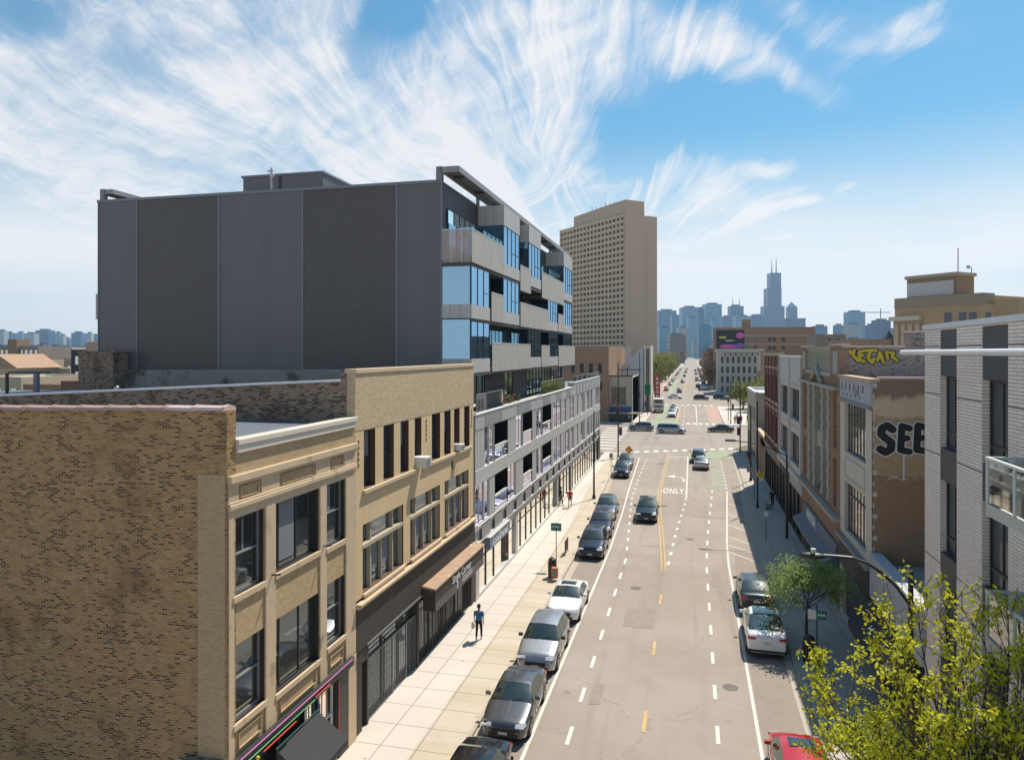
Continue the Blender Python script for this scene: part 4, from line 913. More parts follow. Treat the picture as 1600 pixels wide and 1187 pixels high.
# ---- podium
frP = FX(XL, 1)
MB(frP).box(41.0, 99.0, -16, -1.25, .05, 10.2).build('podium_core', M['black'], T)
MB().box(-28, -12.5, 41.0, 99, 10.2, 10.6).build('podium_roof', M['roof_grey'], T)
PY0 = 40.45
def mods():
    """(y0, y1, floor3 kind, floor2 kind); p panel, g glass, v balcony void"""
    r = [(PY0, 42.4, 'p', 'g'), (42.4, 43.55, 'g', 'g'), (43.55, 44.75, 'g', 'p'), (44.75, 48.15, 'v', 'v'), (48.15, 50.5, 'p', 'g'), (50.5, 52.7, 'g', 'p'),
         (52.7, 56.0, 'v', 'v'), (56.0, 57.5, 'p', 'p'), (57.5, 60.0, 'g', 'g'), (60.0, 63.9, 'v', 'v'), (63.9, 65.0, 'p', 'p')]
    y = 65.0; k = 0; pat = 'ggpgpggpgpggpgpgpp'; pat2 = 'ggpggpgpgpggpgpggp'
    while y < 98.9:
        L = (1.9, 2.1, .9)[k % 3]; e = min(98.9, y + L); r.append((y, e, pat[k % len(pat)], pat2[k % len(pat2)])); y = e; k += 1
    return r
Z3, Z3t, Z2, Z2t = 7.62, 10.0, 4.45, 6.78
MB(frP).box(PY0 - .05, 76.6, -.6, .03, 10.0, 10.86).build('parapet', M['panel_light'], T)
MB(frP).box(76.6, 98.95, -.6, .03, 10.0, 11.28).build('parapet', M['panel_light'], T)
MB(frP).box(PY0 - .07, 76.6, -.65, .07, 10.86, 10.92).build('parapet_cap', M['panel_white'], T); MB(frP).box(76.6, 99.0, -.65, .07, 11.28, 11.34).build('parapet_cap', M['panel_white'], T)
for a, b in ((42.4, 46.5), (50.7, 55.4), (60.2, 63.3), (66, 69), (72, 74.5)): MB(frP).box(a, b, .03, .045, 10.06, 10.82).build('grey_inset', M['panel_mid'], T)
for k in range(9): MB(frP).box(77.8 + k * 2.35, 78.9 + k * 2.35, .03, .045, 10.1, 11.2).build('grey_inset', M['panel_mid'], T)
MB(frP).box(PY0 - .05, 98.95, -.6, .035, Z2t, Z3).build('floor_band', M['panel_white'], T)
j_ = MB(frP)
for k in range(17): j_.box(44.0 + k * 3.3, 44.02 + k * 3.3, .035, .038, Z2t, Z3)
j_.build('panel_joint', M['frame_grey'], T)
for (y0, y1, k3, k2) in mods():
    for k, z0, z1 in ((k3, Z3, Z3t), (k2, Z2, Z2t)):
        if k == 'p': MB(frP).box(y0, y1, -.6, .0, z0, z1).build('wall_panel', M['panel_light'], T)
        elif k == 'g':
            o = MB(frP).box(y0, y1, -.6, -.09, z0, z1).build('window', M['glass_pod'], T)
            f_ = MB(frP); f_.box(y0, y0 + .07, -.09, -.02, z0, z1); f_.box(y1 - .07, y1, -.09, -.02, z0, z1)
            if y1 - y0 > 1.6: f_.box((y0 + y1) / 2 - .02, (y0 + y1) / 2 + .02, -.09, -.06, z0, z1)
            f_.build('frame', M['panel_white'], o)
        else:
            zm = z0 + .85
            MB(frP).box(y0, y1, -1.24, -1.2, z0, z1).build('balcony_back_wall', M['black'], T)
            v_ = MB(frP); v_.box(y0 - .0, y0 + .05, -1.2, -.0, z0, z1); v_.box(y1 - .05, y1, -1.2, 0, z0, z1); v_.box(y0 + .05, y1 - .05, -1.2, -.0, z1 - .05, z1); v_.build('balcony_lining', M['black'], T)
            MB(frP).box(y0 + .05, y1 - .05, -.10, -.04, z0, zm).build('balcony_glass', M['glass_pod'], T)
            MB(frP).box(y0 + .05, y1 - .05, -.16, .03, zm, zm + .09).build('balcony_cap', M['panel_white'], T)
# long mesh rail above the shops, then a pale fascia
MB(frP).box(PY0, 98.95, -.6, .0, 2.9, Z2).build('shop_fascia', M['panel_white'], T)
for k in range(20):
    y = 41.3 + k * 2.9
    if y + 1.9 < 98.5: MB(frP).box(y, y + 1.9, .14, .17, 3.5, 4.4).build('mesh_panel', M['panel_mid'], T)
MB(frP).box(PY0, 98.9, .10, .20, 4.4, 4.46).build('fascia_rail', M['panel_white'], T); MB(frP).box(PY0, 98.9, .0, .20, 3.42, 3.5).build('fascia_ledge', M['panel_white'], T)
# glass rails on the terraces
for a, b, z in ((41.0, 47.2, 10.92), (59.8, 71.5, 10.92), (77.0, 98.9, 11.34)):
    o = MB(frP).box(a, b, -.12, -.10, z, z + 1.1 if z < 11 else z + .6).build('rail_glass', M['rail_glass'], T)
    MB(frP).box(a, b, -.13, -.09, z + (1.1 if z < 11 else .6), z + (1.14 if z < 11 else .64)).build('rail_cap', M['frame_grey'], o)
for y, c in ((49.0, (.2, .05, .03)), (50.2, (.07, .12, .03)), (51.3, (.25, .12, .05)), (53.3, (.08, .13, .04))):   # terrace planting
    mb = MB(); r_ = random.Random(int(y * 10))
    for k in range(60):
        p = Vector((-12.75 + r_.uniform(-.15, .15), y + r_.uniform(-.5, .5), 10.95 + r_.uniform(0, .5))); q = .07
        a = Vector((r_.uniform(-1, 1), r_.uniform(-1, 1), r_.uniform(-1, 1))).normalized() * q; b = a.orthogonal().normalized() * q
        mb.face([p - a - b, p + a - b, p + a + b, p - a + b])
    o = mb.build('planter_foliage', mat('terrace plants %d' % y, c, .8, var=.3), None); tag(o, {49.0: 'reddish potted plant on the podium terrace, nearest the street end', 50.2: 'green potted plant on the podium terrace between reddish ones', 51.3: 'rusty flowering pot plant on the podium terrace', 53.3: 'light green pot plant on the terrace beside the glass rail'}[y], 'plant')
# shop windows
fs = MB(frP); y = 41.1
shops = []
while y < 98.5:
    shops.append((y, min(y + 1.85, 98.8))); y += 1.85
for i, (a, b) in enumerate(shops):
    if i in (3, 13, 14):
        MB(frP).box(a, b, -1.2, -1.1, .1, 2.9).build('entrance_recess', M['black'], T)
        MB(frP).box(a + .3, b - .3, -1.1, -1.06, .12, 2.4).build('entrance_door', M['glass_dark'], T); continue
    o = MB(frP).box(a, b, -.6, -.10, .32, 2.9).build('shop_window', M['glass_brown'], T)
    f_ = MB(frP); f_.box(a - .03, a + .03, -.10, -.04, .3, 2.9); f_.box(a, b, -.10, -.05, 2.25, 2.29); f_.build('mullion', M['frame_dark'], o)
MB(frP).box(PY0, 98.9, -.6, .06, .05, .34).build('plinth', M['panel_white'], T)
for y in (40.9, 50.6, 66.9, 75.0): MB(frP).box(y - .4, y + .25, -.4, .045, .1, 3.42).build('shop_pier', M['panel_light'], T)
MB(frP).box(96.9, 98.95, -.6, .05, .34, 3.6).build('corner_pier', M['frame_dark'], T)
t = thing('shop_sign', 'blue projecting sign board with pale lettering over the glass shopfront', 'sign', (XL, 44.6, 2.9))
MB(frP).box(42.05, 46.9, .205, .46, 2.72, 3.42).build('sign_board', M['blue_sign'], t)
MB(frP).box(42.0, 46.95, .205, .50, 3.42, 3.47).build('sign_top', M['panel_white'], t)
text_obj('lettering', 'LocalDental', .62, M['white_txt'], mtx((XL + .47, 42.6, 2.86), (0, 1, 0), (0, 0, 1)), t, extr=.004, offset=.012, sx=1.22)
# balcony on the far left side of the block
t = MB(); t.box(-38.95, -38.1, 41, 43.5, 16.8, 18.4); t.build('side_balcony', M['mesh_open'], T)
t = MB(); t.box(-39.0, -38.1, 40.95, 41.05, 16.75, 18.45); t.box(-39.0, -38.9, 41.05, 43.5, 16.75, 16.9); t.build('side_balcony_screen', M['mesh'], T)
# ------------------------------------------------------------------ white brick building on the right
XR = 8.0
frR = FX(XR, -1)
Wb = thing('brick_building', 'white glazed brick building with tall dark windows and glass balconies at the right edge', 'building', (XR + 3, 20, 0))
cols = [(25.42, 27.0), (21.6, 23.38), (17.2, 20.6), (12.5, 15.5)]
MB(frR).box(9, 28.64, -14, -.30, 0, 15.2).build('core', M['charcoal'], Wb)
hol = [(a, b, .4, 15.25) for a, b in cols]
wb = MB(frR); wb.holes(9, 28.64, 0, 15.30, hol, .3); wb.face([(28.64, 0, 0), (28.64, -14, 0), (28.64, -14, 15.3), (28.64, 0, 15.3)]); wb.build('wall', M['white_brick'], Wb)
for a, b in ((9, 12.48), (15.52, 17.18), (20.62, 21.58), (23.4, 25.4), (27.02, 28.66)):
    pass
MB(frR).box(9, 28.7, -.5, .07, 15.302, 15.47).build('coping', M['white_coping'], Wb)
MB(frR).box(9, 28.6, -14, -.5, 15.2, 15.3).build('roof', M['roof_grey'], Wb)
for i, (a, b) in enumerate(cols):
    for (z0, z1) in ((13.75, 15.24), (10.3, 11.35), (7.0, 7.9), (3.3, 4.4)):
        MB(frR).box(a + .005, b - .005, -.28, -.02 if z1 < 15 else -.03, z0, z1).build('dark_panel', M['charcoal'], Wb)
    for (z0, z1) in ((11.35, 13.75), (7.9, 10.3), (4.4, 7.0), (.4, 3.3)):
        window(Wb, frR, a + .01, b - .01, z0, z1, w=-.24, fm='frame_dark', gm='glass_blue' if i else 'glass_blue', vb=(.5,), hb=(.22,), ft=.09, rail=.08)
jn = MB(frR)
for z in (13.1, 14.72, 11.1, 7.5):
    for a, b in ((9, 12.5), (15.5, 17.2), (20.6, 21.6), (23.38, 25.42), (27.0, 28.6)): jn.box(a + .01, b - .01, .001, .005, z - .015, z + .015)
jn.build('expansion_joint', M['frame_dark'], Wb)
MB(frR).tube([(4, 1.05, 14.51), (27.4, 1.05, 14.51)], .085, 10).build('cornice_rail', M['white_coping'], Wb)
for y in (12, 17.5, 21.0): MB(frR).tube([(y, 1.05, 14.5), (y, 0, 14.5)], .03, 6).build('cornice_bracket', M['white_coping'], Wb)
for (z, lab) in ((11.0, 'upper glass balcony'), (7.9, 'lower glass balcony')):
    y0, y1 = 13.5, 19.2; o = MB(frR); o.box(y0, y1, .0, 1.35, z - .28, z); o = o.build('balcony_slab', M['panel_white'], Wb, label=None) if False else o.build('balcony_slab', M['panel_white'], Wb)
    g = MB(frR); g.box(y0, y1 - .03, 1.30, 1.32, z + .05, z + 1.02); g.box(y1 - .02, y1, .02, 1.32, z + .05, z + 1.02); g.build('balcony_glass', M['rail_glass'], o)
    r_ = MB(frR); r_.box(y0, y1 + .02, 1.28, 1.36, z + 1.02, z + 1.08); r_.box(y1 - .05, y1 + .02, .0, 1.28, z + 1.02, z + 1.08)
    for y in (y1 - .02, y1 - 1.5, y1 - 3.0, y1 - 4.5): r_.box(y - .025, y + .025, 1.29, 1.35, z, z + 1.02)
    r_.build('balcony_rail', M['frame_white'], o)
# ------------------------------------------------------------------ low shop between
Lw = thing('low_shop', 'single storey grey fronted shop with a charcoal awning beside the white brick building', 'shop', (XR + 3, 32.5, 0))
Y2 = 36.5
MB(frR).box(28.66, Y2 - .02, -11, -.02, 0, 4.7).build('core', M['beige'], Lw)
MB(frR).box(28.7, Y2 - .05, -11, -.36, 4.7, 4.82).build('roof', mat('dusty pink grey roof', (.36, .31, .28), .85, var=.2, scale=.8), Lw)
MB(frR).box(28.66, Y2 - .02, -.35, .10, 3.35, 5.28).build('fascia', M['sign_grey'], Lw)
MB(frR).box(28.68, Y2 - .04, -.38, .14, 5.28, 5.36).build('coping', mat('pale coping', (.45, .45, .46), .7, var=.15), Lw)
MB(frR).box(28.7, Y2 - .04, -.2, .02, .1, 3.35).build('shop_window', M['glass_dark'], Lw)
for y in (30.2, 32.1, 34.0, 35.4): MB(frR).box(y, y + .08, .02, .06, .1, 3.3).build('mullion', M['frame_dark'], Lw)
aw = MB(frR).extr([(.11, 3.32), (1.2, 2.45), (1.2, 2.2), (.11, 2.2)], 29.6, 35.6, 0).build('awning', M['dark_awning'], Lw)
text_obj('lettering', 'CAFE & BAR', .5, M['grey_txt'], mtx((XR - .19, 31.5, 3.08), (0, -1, 0), (.78, 0, .62)) @ Matrix.Translation((-2.8, -.45, .02)), aw, extr=.003) if False else None
for k, y in enumerate((33.6, 33.25, 32.5, 32.1, 31.5, 31.1)):
    sl = lambda d: (.11 + 1.09 * d, 3.345 - .87 * d)
    a, b = sl(.45), sl(.62 + .1 * (k % 2)); q = MB(frR); q.face([(y, a[0], a[1]), (y + .12, a[0], a[1]), (y + .12, b[0], b[1]), (y, b[0], b[1])]); q.build('lettering', M['white_txt'], aw)
q = MB(frR); a, b = (.11 + 1.09 * .15, 3.35 - .87 * .15), (.11 + 1.09 * .75, 3.35 - .87 * .75); q.face([(34.6, a[0], a[1]), (34.7, a[0], a[1]), (34.1, b[0], b[1]), (34.0, b[0], b[1])]); q.build('red_stroke', mat('faded red paint', (.45, .12, .10), .8), aw)
# ------------------------------------------------------------------ building with the black graffiti
Y3 = 43.9
G1 = thing('brick_building', 'three storey building with tall black mullioned windows and black graffiti on its tan side wall', 'building', (XR + 3, 40, 0))
bz = [(37.75, 42.7, 9.2, 11.85), (37.75, 42.7, 4.95, 7.62)]
MB(frR).holes(Y2, Y3, 0, 12.0, bz + [(37.2, 43.3, .2, 4.0)], .28).build('wall', M['cream'], G1)
MB(frR).box(Y2 + .36, Y3 - .02, -22, -.32, 0, 12.6).build('core', M['charcoal'], G1)
MB(frR).box(Y2 + .01, Y3 - .01, -.31, .03, 12.0, 13.15).build('name_panel', M['sign_grey'], G1)
mk = MB(frR); r_ = random.Random(5)
for k in range(6):
    y = 43.2 - k * 1.0; mk.box(y - .10, y + .10, .03, .04, 12.55, 12.9)
for k in range(5):
    y = 42.9 - k * 1.0; mk.box(y - .07, y + .07, .03, .04, 12.22, 12.36)
mk.build('panel_marks', M['frame_dark'], G1)
text_obj('graffiti', 'Cure', .55, M['frame_grey'], mtx((XR - .045, 40.2, 12.35), (0, -1, 0), (0, 0, 1)), G1, extr=.002)
MB(frR).box(Y2 - .02, Y3, -.35, .14, 13.15, 13.30).build('coping', M['limestone'], G1); MB(frR).box(Y2 + .01, Y3 - .01, .003, .12, 11.86, 12.0).build('cornice', M['frame_grey'], G1)
for (a, b, c, d) in bz:
    o = window(G1, frR, a, b, c, d, w=-.24, fm='frame_dark', gm='glass_brown', vb=[k / 7 for k in range(1, 7)], hb=(.74,), ft=.09, rail=.10)
sp_ = MB(frR)
for q in ((37.9, 42.5, 7.85, 7.92), (37.9, 42.5, 8.85, 8.92), (37.9, 37.97, 7.92, 8.85), (42.43, 42.5, 7.92, 8.85)): sp_.box(q[0], q[1], .003, .05, q[2], q[3])
sp_.build('spandrel_moulding', M['limestone_pale'], G1)
MB(frR).box(Y2 + .05, Y3 - .02, .003, .28, 4.45, 4.62).build('shop_cornice', M['frame_grey'], G1)
MB(frR).box(37.2, 43.3, -.27, -.2, .2, 4.0).build('shop_window', M['glass_dark'], G1)
MB(frR).box(Y2 + .02, Y3 - .01, .003, .10, 3.0, 4.44).build('shop_fascia', M['brown_panel'], G1)
def sidewall_mat(name):
    m, t, b = new_mat(name); v = posvec(t); sp = t.nodes.new('ShaderNodeSeparateXYZ'); t.links.new(v, sp.inputs[0]); z = sp.outputs[2]
    f, _ = noise(t, v, 1.1, 5, .65); mp = t.nodes.new('ShaderNodeMapping'); mp.inputs['Scale'].default_value = (2.5, 1, .35); t.links.new(v, mp.inputs[0]); f2, _ = noise(t, mp.outputs[0], 1.2, 5, .65)
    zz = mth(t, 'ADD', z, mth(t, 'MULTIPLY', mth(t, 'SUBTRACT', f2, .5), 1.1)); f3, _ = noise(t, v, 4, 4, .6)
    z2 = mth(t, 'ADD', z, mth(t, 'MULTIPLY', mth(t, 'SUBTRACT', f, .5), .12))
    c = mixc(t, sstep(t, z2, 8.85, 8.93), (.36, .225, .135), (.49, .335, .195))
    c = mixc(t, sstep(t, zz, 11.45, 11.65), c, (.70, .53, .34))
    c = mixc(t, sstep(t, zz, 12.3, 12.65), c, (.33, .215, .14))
    br = t.nodes.new('ShaderNodeTexBrick'); t.links.new(wallvec(t), br.inputs['Vector'])
    for k, q in (('Scale', 1), ('Brick Width', .22), ('Row Height', .075), ('Mortar Size', .008)): br.inputs[k].default_value = q
    k = mth(t, 'SUBTRACT', mth(t, 'ADD', .82, mth(t, 'MULTIPLY', f3, .36)), mth(t, 'MULTIPLY', br.outputs['Fac'], .12))
    g = t.nodes.new('ShaderNodeVectorMath'); g.operation = 'SCALE'; t.links.new(c, g.inputs[0]); t.links.new(k, g.inputs['Scale'])
    t.links.new(g.outputs[0], b.inputs['Base Color']); b.inputs['Roughness'].default_value = .9; b.inputs['Specular IOR Level'].default_value = .2
    bumpn(t, b, br.outputs['Fac'], -.006, .7); return m
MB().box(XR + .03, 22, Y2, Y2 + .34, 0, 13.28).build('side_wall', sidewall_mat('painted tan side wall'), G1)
qn = MB()
for k in range(26):
    z = .4 + k * .5; L = .16 if k % 2 else .05; qn.box(XR + .03, XR + .06 + L, Y2 - .008, Y2 + .01, z, z + .20)
qn.build('corner_quoins', M['cream'], G1)
MB().box(XR + .3, 22, Y2 - .06, Y2 + .40, 13.28, 13.39).build('side_coping', M['clay_pale'], G1)
MB().box(XR + .5, 22, Y2 + .34, Y3, 12.7, 12.9).build('roof', mat('pale grey roof film', (.42, .43, .46), .6, var=.25, scale=1), G1)
# graffiti: white outline, then black letters
M['spray_black'] = mat('black spray paint', (.018, .017, .017), .6, var=.3); M['spray_white'] = mat('white spray paint', (.72, .70, .68), .7, var=.08); M['spray_yellow'] = mat('yellow spray paint', (.55, .40, .02), .7, var=.25, scale=3)
_gd = [0]
def fat_letters(parent, letters, y, mats):
    """letters: strokes [(x,z)...] painted as fat rounded ribbons on the plane y; outlines lie under all the fills"""
    for (pts, w) in letters:
        for lay, (wd, mm, dd) in enumerate(((w + .11, mats[0], .003), (w, mats[1], .016))):
            mb = MB()
            def nd(): _gd[0] += 1; return dd + (_gd[0] % 110) * .0001
            for (x0, z0), (x1, z1) in zip(pts, pts[1:]):
                d = Vector((x1 - x0, z1 - z0)).normalized(); n = Vector((-d.y, d.x)) * wd / 2; e = nd()
                mb.face([(x0 + n.x, y - e, z0 + n.y), (x0 - n.x, y - e, z0 - n.y), (x1 - n.x, y - e, z1 - n.y), (x1 + n.x, y - e, z1 + n.y)])
            for (x0, z0) in pts:
                e = nd(); mb.face([(x0 + wd / 2 * math.cos(a * math.pi / 5), y - e, z0 + wd / 2 * math.sin(a * math.pi / 5)) for a in range(10)])
            mb.build('graffiti_outline' if lay == 0 else 'graffiti_letter', mm, parent)
def S_(x, z, w, h): return [(x + w, z + h * .86), (x + w * .55, z + h), (x + w * .12, z + h * .9), (x + .02, z + h * .68), (x + w * .45, z + h * .52), (x + w * .9, z + h * .38), (x + w * .85, z + h * .12), (x + w * .4, z), (x - .02, z + h * .12)]
gz, gh = 9.95, 1.22
fat_letters(G1, [(S_(8.36, gz, .50, gh), .35)], Y2, (M['spray_white'], M['spray_black']))
def E_(x, z, w, h, wd): return [([(x + w, z + h * .92), (x + .05, z + h), (x, z + h * .1), (x + w, z + h * .05)], wd), ([(x + .02, z + h * .52), (x + w * .8, z + h * .55)], wd * .9)]
fat_letters(G1, E_(9.20, gz + .0, .36, gh, .30), Y2, (M['spray_white'], M['spray_black']))
fat_letters(G1, E_(9.86, gz + .04, .42, gh, .30), Y2, (M['spray_white'], M['spray_black']))
MB().box(9.30, 9.36, Y2 - .006, Y2 + .01, 8.7, 9.9).build('paint_drip', M['spray_white'], G1)
r_ = random.Random(9); sp_ = MB()
for k in range(26):
    x = r_.uniform(8.6, 10.1); z = 8.75 + r_.gauss(0, .07) ; sp_.box(x, x + r_.uniform(.03, .12), Y2 - .004, Y2 + .01, z, z + r_.uniform(.02, .06))
sp_.build('paint_flakes', M['cream'], G1)
# ------------------------------------------------------------------ brown brick building with pediment
Y4 = 58.6
G2 = thing('brick_building', 'brown brick building with green stone columns, pediment and yellow graffiti on its side', 'building', (XR + 3, 51, 0))
wz = [(45.0, 46.0, 9.0, 12.3), (45.0, 46.0, 5.6, 8.4), (56.6, 57.6, 9.0, 12.3), (56.6, 57.6, 5.6, 8.4), (47.2, 55.4, 5.55, 12.35)]
MB(frR).holes(Y3 + .01, Y4, 0, 13.1, wz + [(44.6, 58.0, .2, 3.6)], .5).build('wall', M['brown_brick'], G2)
MB(frR).box(Y3 + .36, Y4 - .02, -22, -.55, 0, 13.6).build('core', M['charcoal'], G2)
MB(frR).box(Y3 + .01, 46.6, -.45, .02, 13.1, 14.9).build('parapet', M['brown_brick'], G2); MB(frR).box(56.0, Y4 - .01, -.45, .02, 13.1, 14.9).build('parapet', M['brown_brick'], G2)
MB(frR).box(46.6, 56.0, -.40, -.05, 13.1, 14.7).build('balustrade_panel', M['green_stone'], G2)
bl = MB(frR)
for k in range(11): bl.box(47.2 + k * .82, 47.45 + k * .82, -.05, .02, 13.35, 14.5)
bl.box(46.6, 56.0, -.42, .06, 14.7, 14.85); bl.box(46.6, 56, -.3, .08, 13.08, 13.3)
bl.build('balustrade', M['green_stone'], G2)
for a, b in ((Y3, 46.7), (55.9, Y4)): MB(frR).box(a, b, -.5, .08, 14.9, 15.02).build('coping', M['clay_pale'], G2)
MB(frR).box(44.5, 45.9, .02, .05, 13.3, 14.6).build('green_inset', M['green_stone'], G2); MB(frR).box(56.6, 58, .02, .05, 13.3, 14.6).build('green_inset', M['green_stone'], G2)
MB(frR).box(Y3 + .2, Y4 - .2, .003, .30, 12.38, 12.55).build('cornice', M['green_stone'], G2)
pd = MB(frR); pd.extr([(49.4, 12.55), (53.2, 12.55), (51.3, 13.75)], 0.02, .12, 1) if False else None
pd = MB(lambda u, w, v: (XR - w, u, v))
for (a, b) in (((49.3, 12.62), (51.3, 13.72)), ((51.3, 13.72), (53.3, 12.62))): pd.tube([(a[0], .14, a[1]), (b[0], .14, b[1])], .13, 4)
pd.build('pediment', M['green_stone'], G2)
for y in (47.55, 49.7, 52.9, 55.05):
    c = MB(frR)
    for k in range(17): c.box(y - .34 + (.03 if k % 2 else 0), y + .34 - (.03 if k % 2 else 0), -.45, .03 if k % 2 else .07, 5.55 + k * .4, 5.95 + k * .4)
    c.build('column', M['green_stone'], G2)
MB(frR).box(47.3, 55.3, -.42, -.15, 8.3, 9.35).build('spandrel', M['green_stone'], G2)
for a, b in ((47.95, 49.3), (50.1, 52.5), (53.3, 54.65)):
    for c, d in ((5.6, 8.3), (9.35, 12.3)): window(G2, frR, a, b, c, d, w=-.40, fm='frame_dark' if a > 50 and b < 53 else 'green_stone', gm='glass_dark', vb=(.5,) if b - a > 2 else (), hb=(.55,), rail=.07, ft=.08)
for (a, b, c, d) in wz[:4]: window(G2, frR, a, b, c, d, w=-.3, fm='frame_dark', gm='glass_brown', hb=(.5,))
MB(frR).box(Y3 + .05, Y4 - .05, .003, .35, 5.0, 5.22).build('ledge', M['green_stone'], G2)
MB(frR).box(44.6, 58.0, -.4, -.3, .2, 3.6).build('shop_window', M['glass_dark'], G2)
for k in range(7): MB(frR).box(45.2 + k * 2.0, 45.35 + k * 2.0, -.3, -.15, .2, 3.6).build('mullion', M['blue_slate'], G2)
t = thing('shop_awning', 'blue slate shop front hood with tall white letters below the brown brick wall', 'awning', (XR, 49, 3))
MB(frR).extr([(.02, 3.7), (.14, 3.7), (.20, 3.0), (.9, 2.62), (.9, 2.45), (.02, 2.45)], 44.3, 56.5, 0).build('hood', M['blue_slate'], t)
text_obj('lettering', 'ANNA', 1.0, M['white_txt'], mtx((XR - .22, 54.6, 2.95), (0, -1, 0), (0, 0, 1)), t, extr=.04, sx=1.3, sy=1.1)
MB().box(XR + .03, 24, Y3, Y3 + .34, 0, 14.8).build('side_wall', M['grey_brick'], G2)
MB().box(XR + .1, XR + .45, Y3 - .03, Y3 + .01, 5, 14.8).build('brick_return', M['brown_brick'], G2)
MB().box(XR + .1, 11.3, Y3 - .06, Y3 + .4, 14.8, 14.9).build('side_coping', M['clay_pale'], G2)
MB().box(11.3, 16, Y3 + .005, Y3 + .345, 14.8, 15.6).build('stair_head', M['grey_brick'], G2); MB().box(11.25, 16, Y3 - .03, Y3 + .4, 15.6, 15.7).build('stair_head_coping', M['clay_pale'], G2)
L_ = []
def gl(seq, w=.17): L_.extend((q, w) for q in seq)
x0 = 8.62; zb = 14.03
gl([[(x0 - .16, zb + .60), (x0 + .14, zb + .20)], [(x0 + .10, zb + .62), (x0 + .02, zb + .35), (x0 + .30, zb + .02)]])
gl([[(x0 + .58, zb + .58), (x0 + .36, zb + .52), (x0 + .34, zb + .12), (x0 + .60, zb - .02)], [(x0 + .36, zb + .30), (x0 + .52, zb + .33)]])
gl([[(x0 + .70, zb + .60), (x0 + 1.22, zb + .60)], [(x0 + .92, zb + .55), (x0 + .80, zb + .2), (x0 + 1.0, zb - .08), (x0 + 1.12, zb + .15)]])
gl([[(x0 + 1.28, zb + .05), (x0 + 1.40, zb + .50), (x0 + 1.58, zb - .08)], [(x0 + 1.34, zb + .2), (x0 + 1.54, zb + .2)]], .15)
gl([[(x0 + 1.80, zb + .14), (x0 + 1.72, zb + .50), (x0 + 2.1, zb + .46), (x0 + 2.0, zb + .26), (x0 + 2.28, zb + .04)]], .15)
for s_ in L_: fat_letters(G2, [s_], Y3, (M['spray_black'], M['spray_yellow']))
# ------------------------------------------------------------------ pale and red buildings further on
Y5, Y6 = 73.1, 87.0
G3 = thing('terracotta_building', 'pale grey terracotta building with two wide window bays between the brown and red brick ones', 'building', (XR + 3, 66, 0))
wz = [(59.6, 65.2, 9.15, 11.6), (66.4, 72.0, 9.15, 11.6), (59.6, 65.2, 5.6, 8.0), (66.4, 72.0, 5.6, 8.0)]
MB(frR).holes(Y4, Y5, 4.6, 14.1, wz, .3).build('wall', M['terracotta_white'], G3); MB(frR).box(Y4 + .02, Y5 - .02, -22, -.34, 0, 13.6).build('core', M['charcoal'], G3)
MB(frR).box(Y4, Y5, -.4, .1, 14.1, 14.25).build('coping', M['white_coping'], G3)
for a in wz:
    window(G3, frR, *a, w=-.26, vb=(.22, .5, .78), hb=(.72,), rail=.09, ft=.08, sill=.14, sillm='terracotta_white')
pl = MB(frR)
for y in (Y4 + .3, 65.8, Y5 - .4): pl.box(y - .25, y + .25, .003, .12, 4.7, 14.0)
pl.build('pilaster', M['terracotta_white'], G3)
for z in (11.9, 8.45): MB(frR).box(59.0, 72.6, .003, .06, z, z + .1).build('band_course', M['limestone_pale'], G3)
MB(frR).box(Y4 + .01, Y5 - .01, .0, .25, 4.6, 4.95).build('shop_cornice', M['cream'], G3)
G4 = thing('brick_building', 'dark red brick building with stone bands beyond the pale terracotta one', 'building', (XR + 3, 80, 0))
wz = [(74.2 + k * 3.2, 76.4 + k * 3.2, z, z + 2.6) for k in range(4) for z in (5.6, 9.6)]
MB(frR).holes(Y5, Y6, 4.6, 14.2, wz, .3).build('wall', M['red_brick'], G4); MB(frR).box(Y5 + .02, Y6, -22, -.34, 0, 13.8).build('core', M['red_brick'], G4)
MB(frR).box(Y5, Y6, -.4, .25, 14.2, 14.5).build('cornice', M['frame_tan'], G4)
for a in wz: window(G4, frR, *a, w=-.26, hb=(.5,), ft=.1, sill=.2, sillm='limestone')
for z in (8.8, 12.9): MB(frR).box(Y5 + .05, Y6 - .05, .003, .07, z, z + .18).build('band_course', M['limestone'], G4)
for k in range(5): MB(frR).box(73.4 + k * 3.2, 73.9 + k * 3.2, .003, .12, 4.8, 14.1).build('pilaster', M['red_brick'], G4)
MB(frR).box(Y5 + .01, Y6 - .01, .0, .25, 4.5, 4.9).build('shop_cornice', M['brown_brick'], G4)
# one low row of shops beyond, with a beige block at the crossing
G5 = thing('low_shop', 'single storey brick shop row with a dark flat roof before the beige corner block', 'shop', (XR + 3, 93, 0))
MB(frR).box(Y6 + .02, 100.0, -18, 0, 0, 4.6).build('wall', M['brown_brick'], G5); MB(frR).box(Y6 + .3, 99.8, -17.8, -.4, 4.6, 4.65).build('roof', M['roof_dark'], G5)
MB(frR).box(Y6, 100, -.4, .1, 4.6, 4.95).build('parapet', M['limestone'], G5)
for k, y in enumerate((90, 94.5)): MB().box(9.5 + k, 10.6 + k, y, y + 1, 4.65, 5.3).build('roof_unit', M['panel_mid'], G5)
G6 = thing('corner_building', 'beige rendered two storey block with a row of narrow windows at the crossing', 'building', (XR + 2, 107, 0))
wz = [(101.2 + k * 2.1, 102.3 + k * 2.1, 5.4, 7.2) for k in range(6)]
MB(frR).holes(100.05, 114.5, 0, 9.2, wz + [(100.8, 113.8, .3, 3.2)], .25).build('wall', M['beige'], G6)
MB(frR).box(100.1, 114.4, -18, -.28, 0, 8.9).build('core', M['beige'], G6)
MB(frR).box(100.0, 100.12, -18, .0, 0, 9.3).build('side_wall', M['beige'], G6)
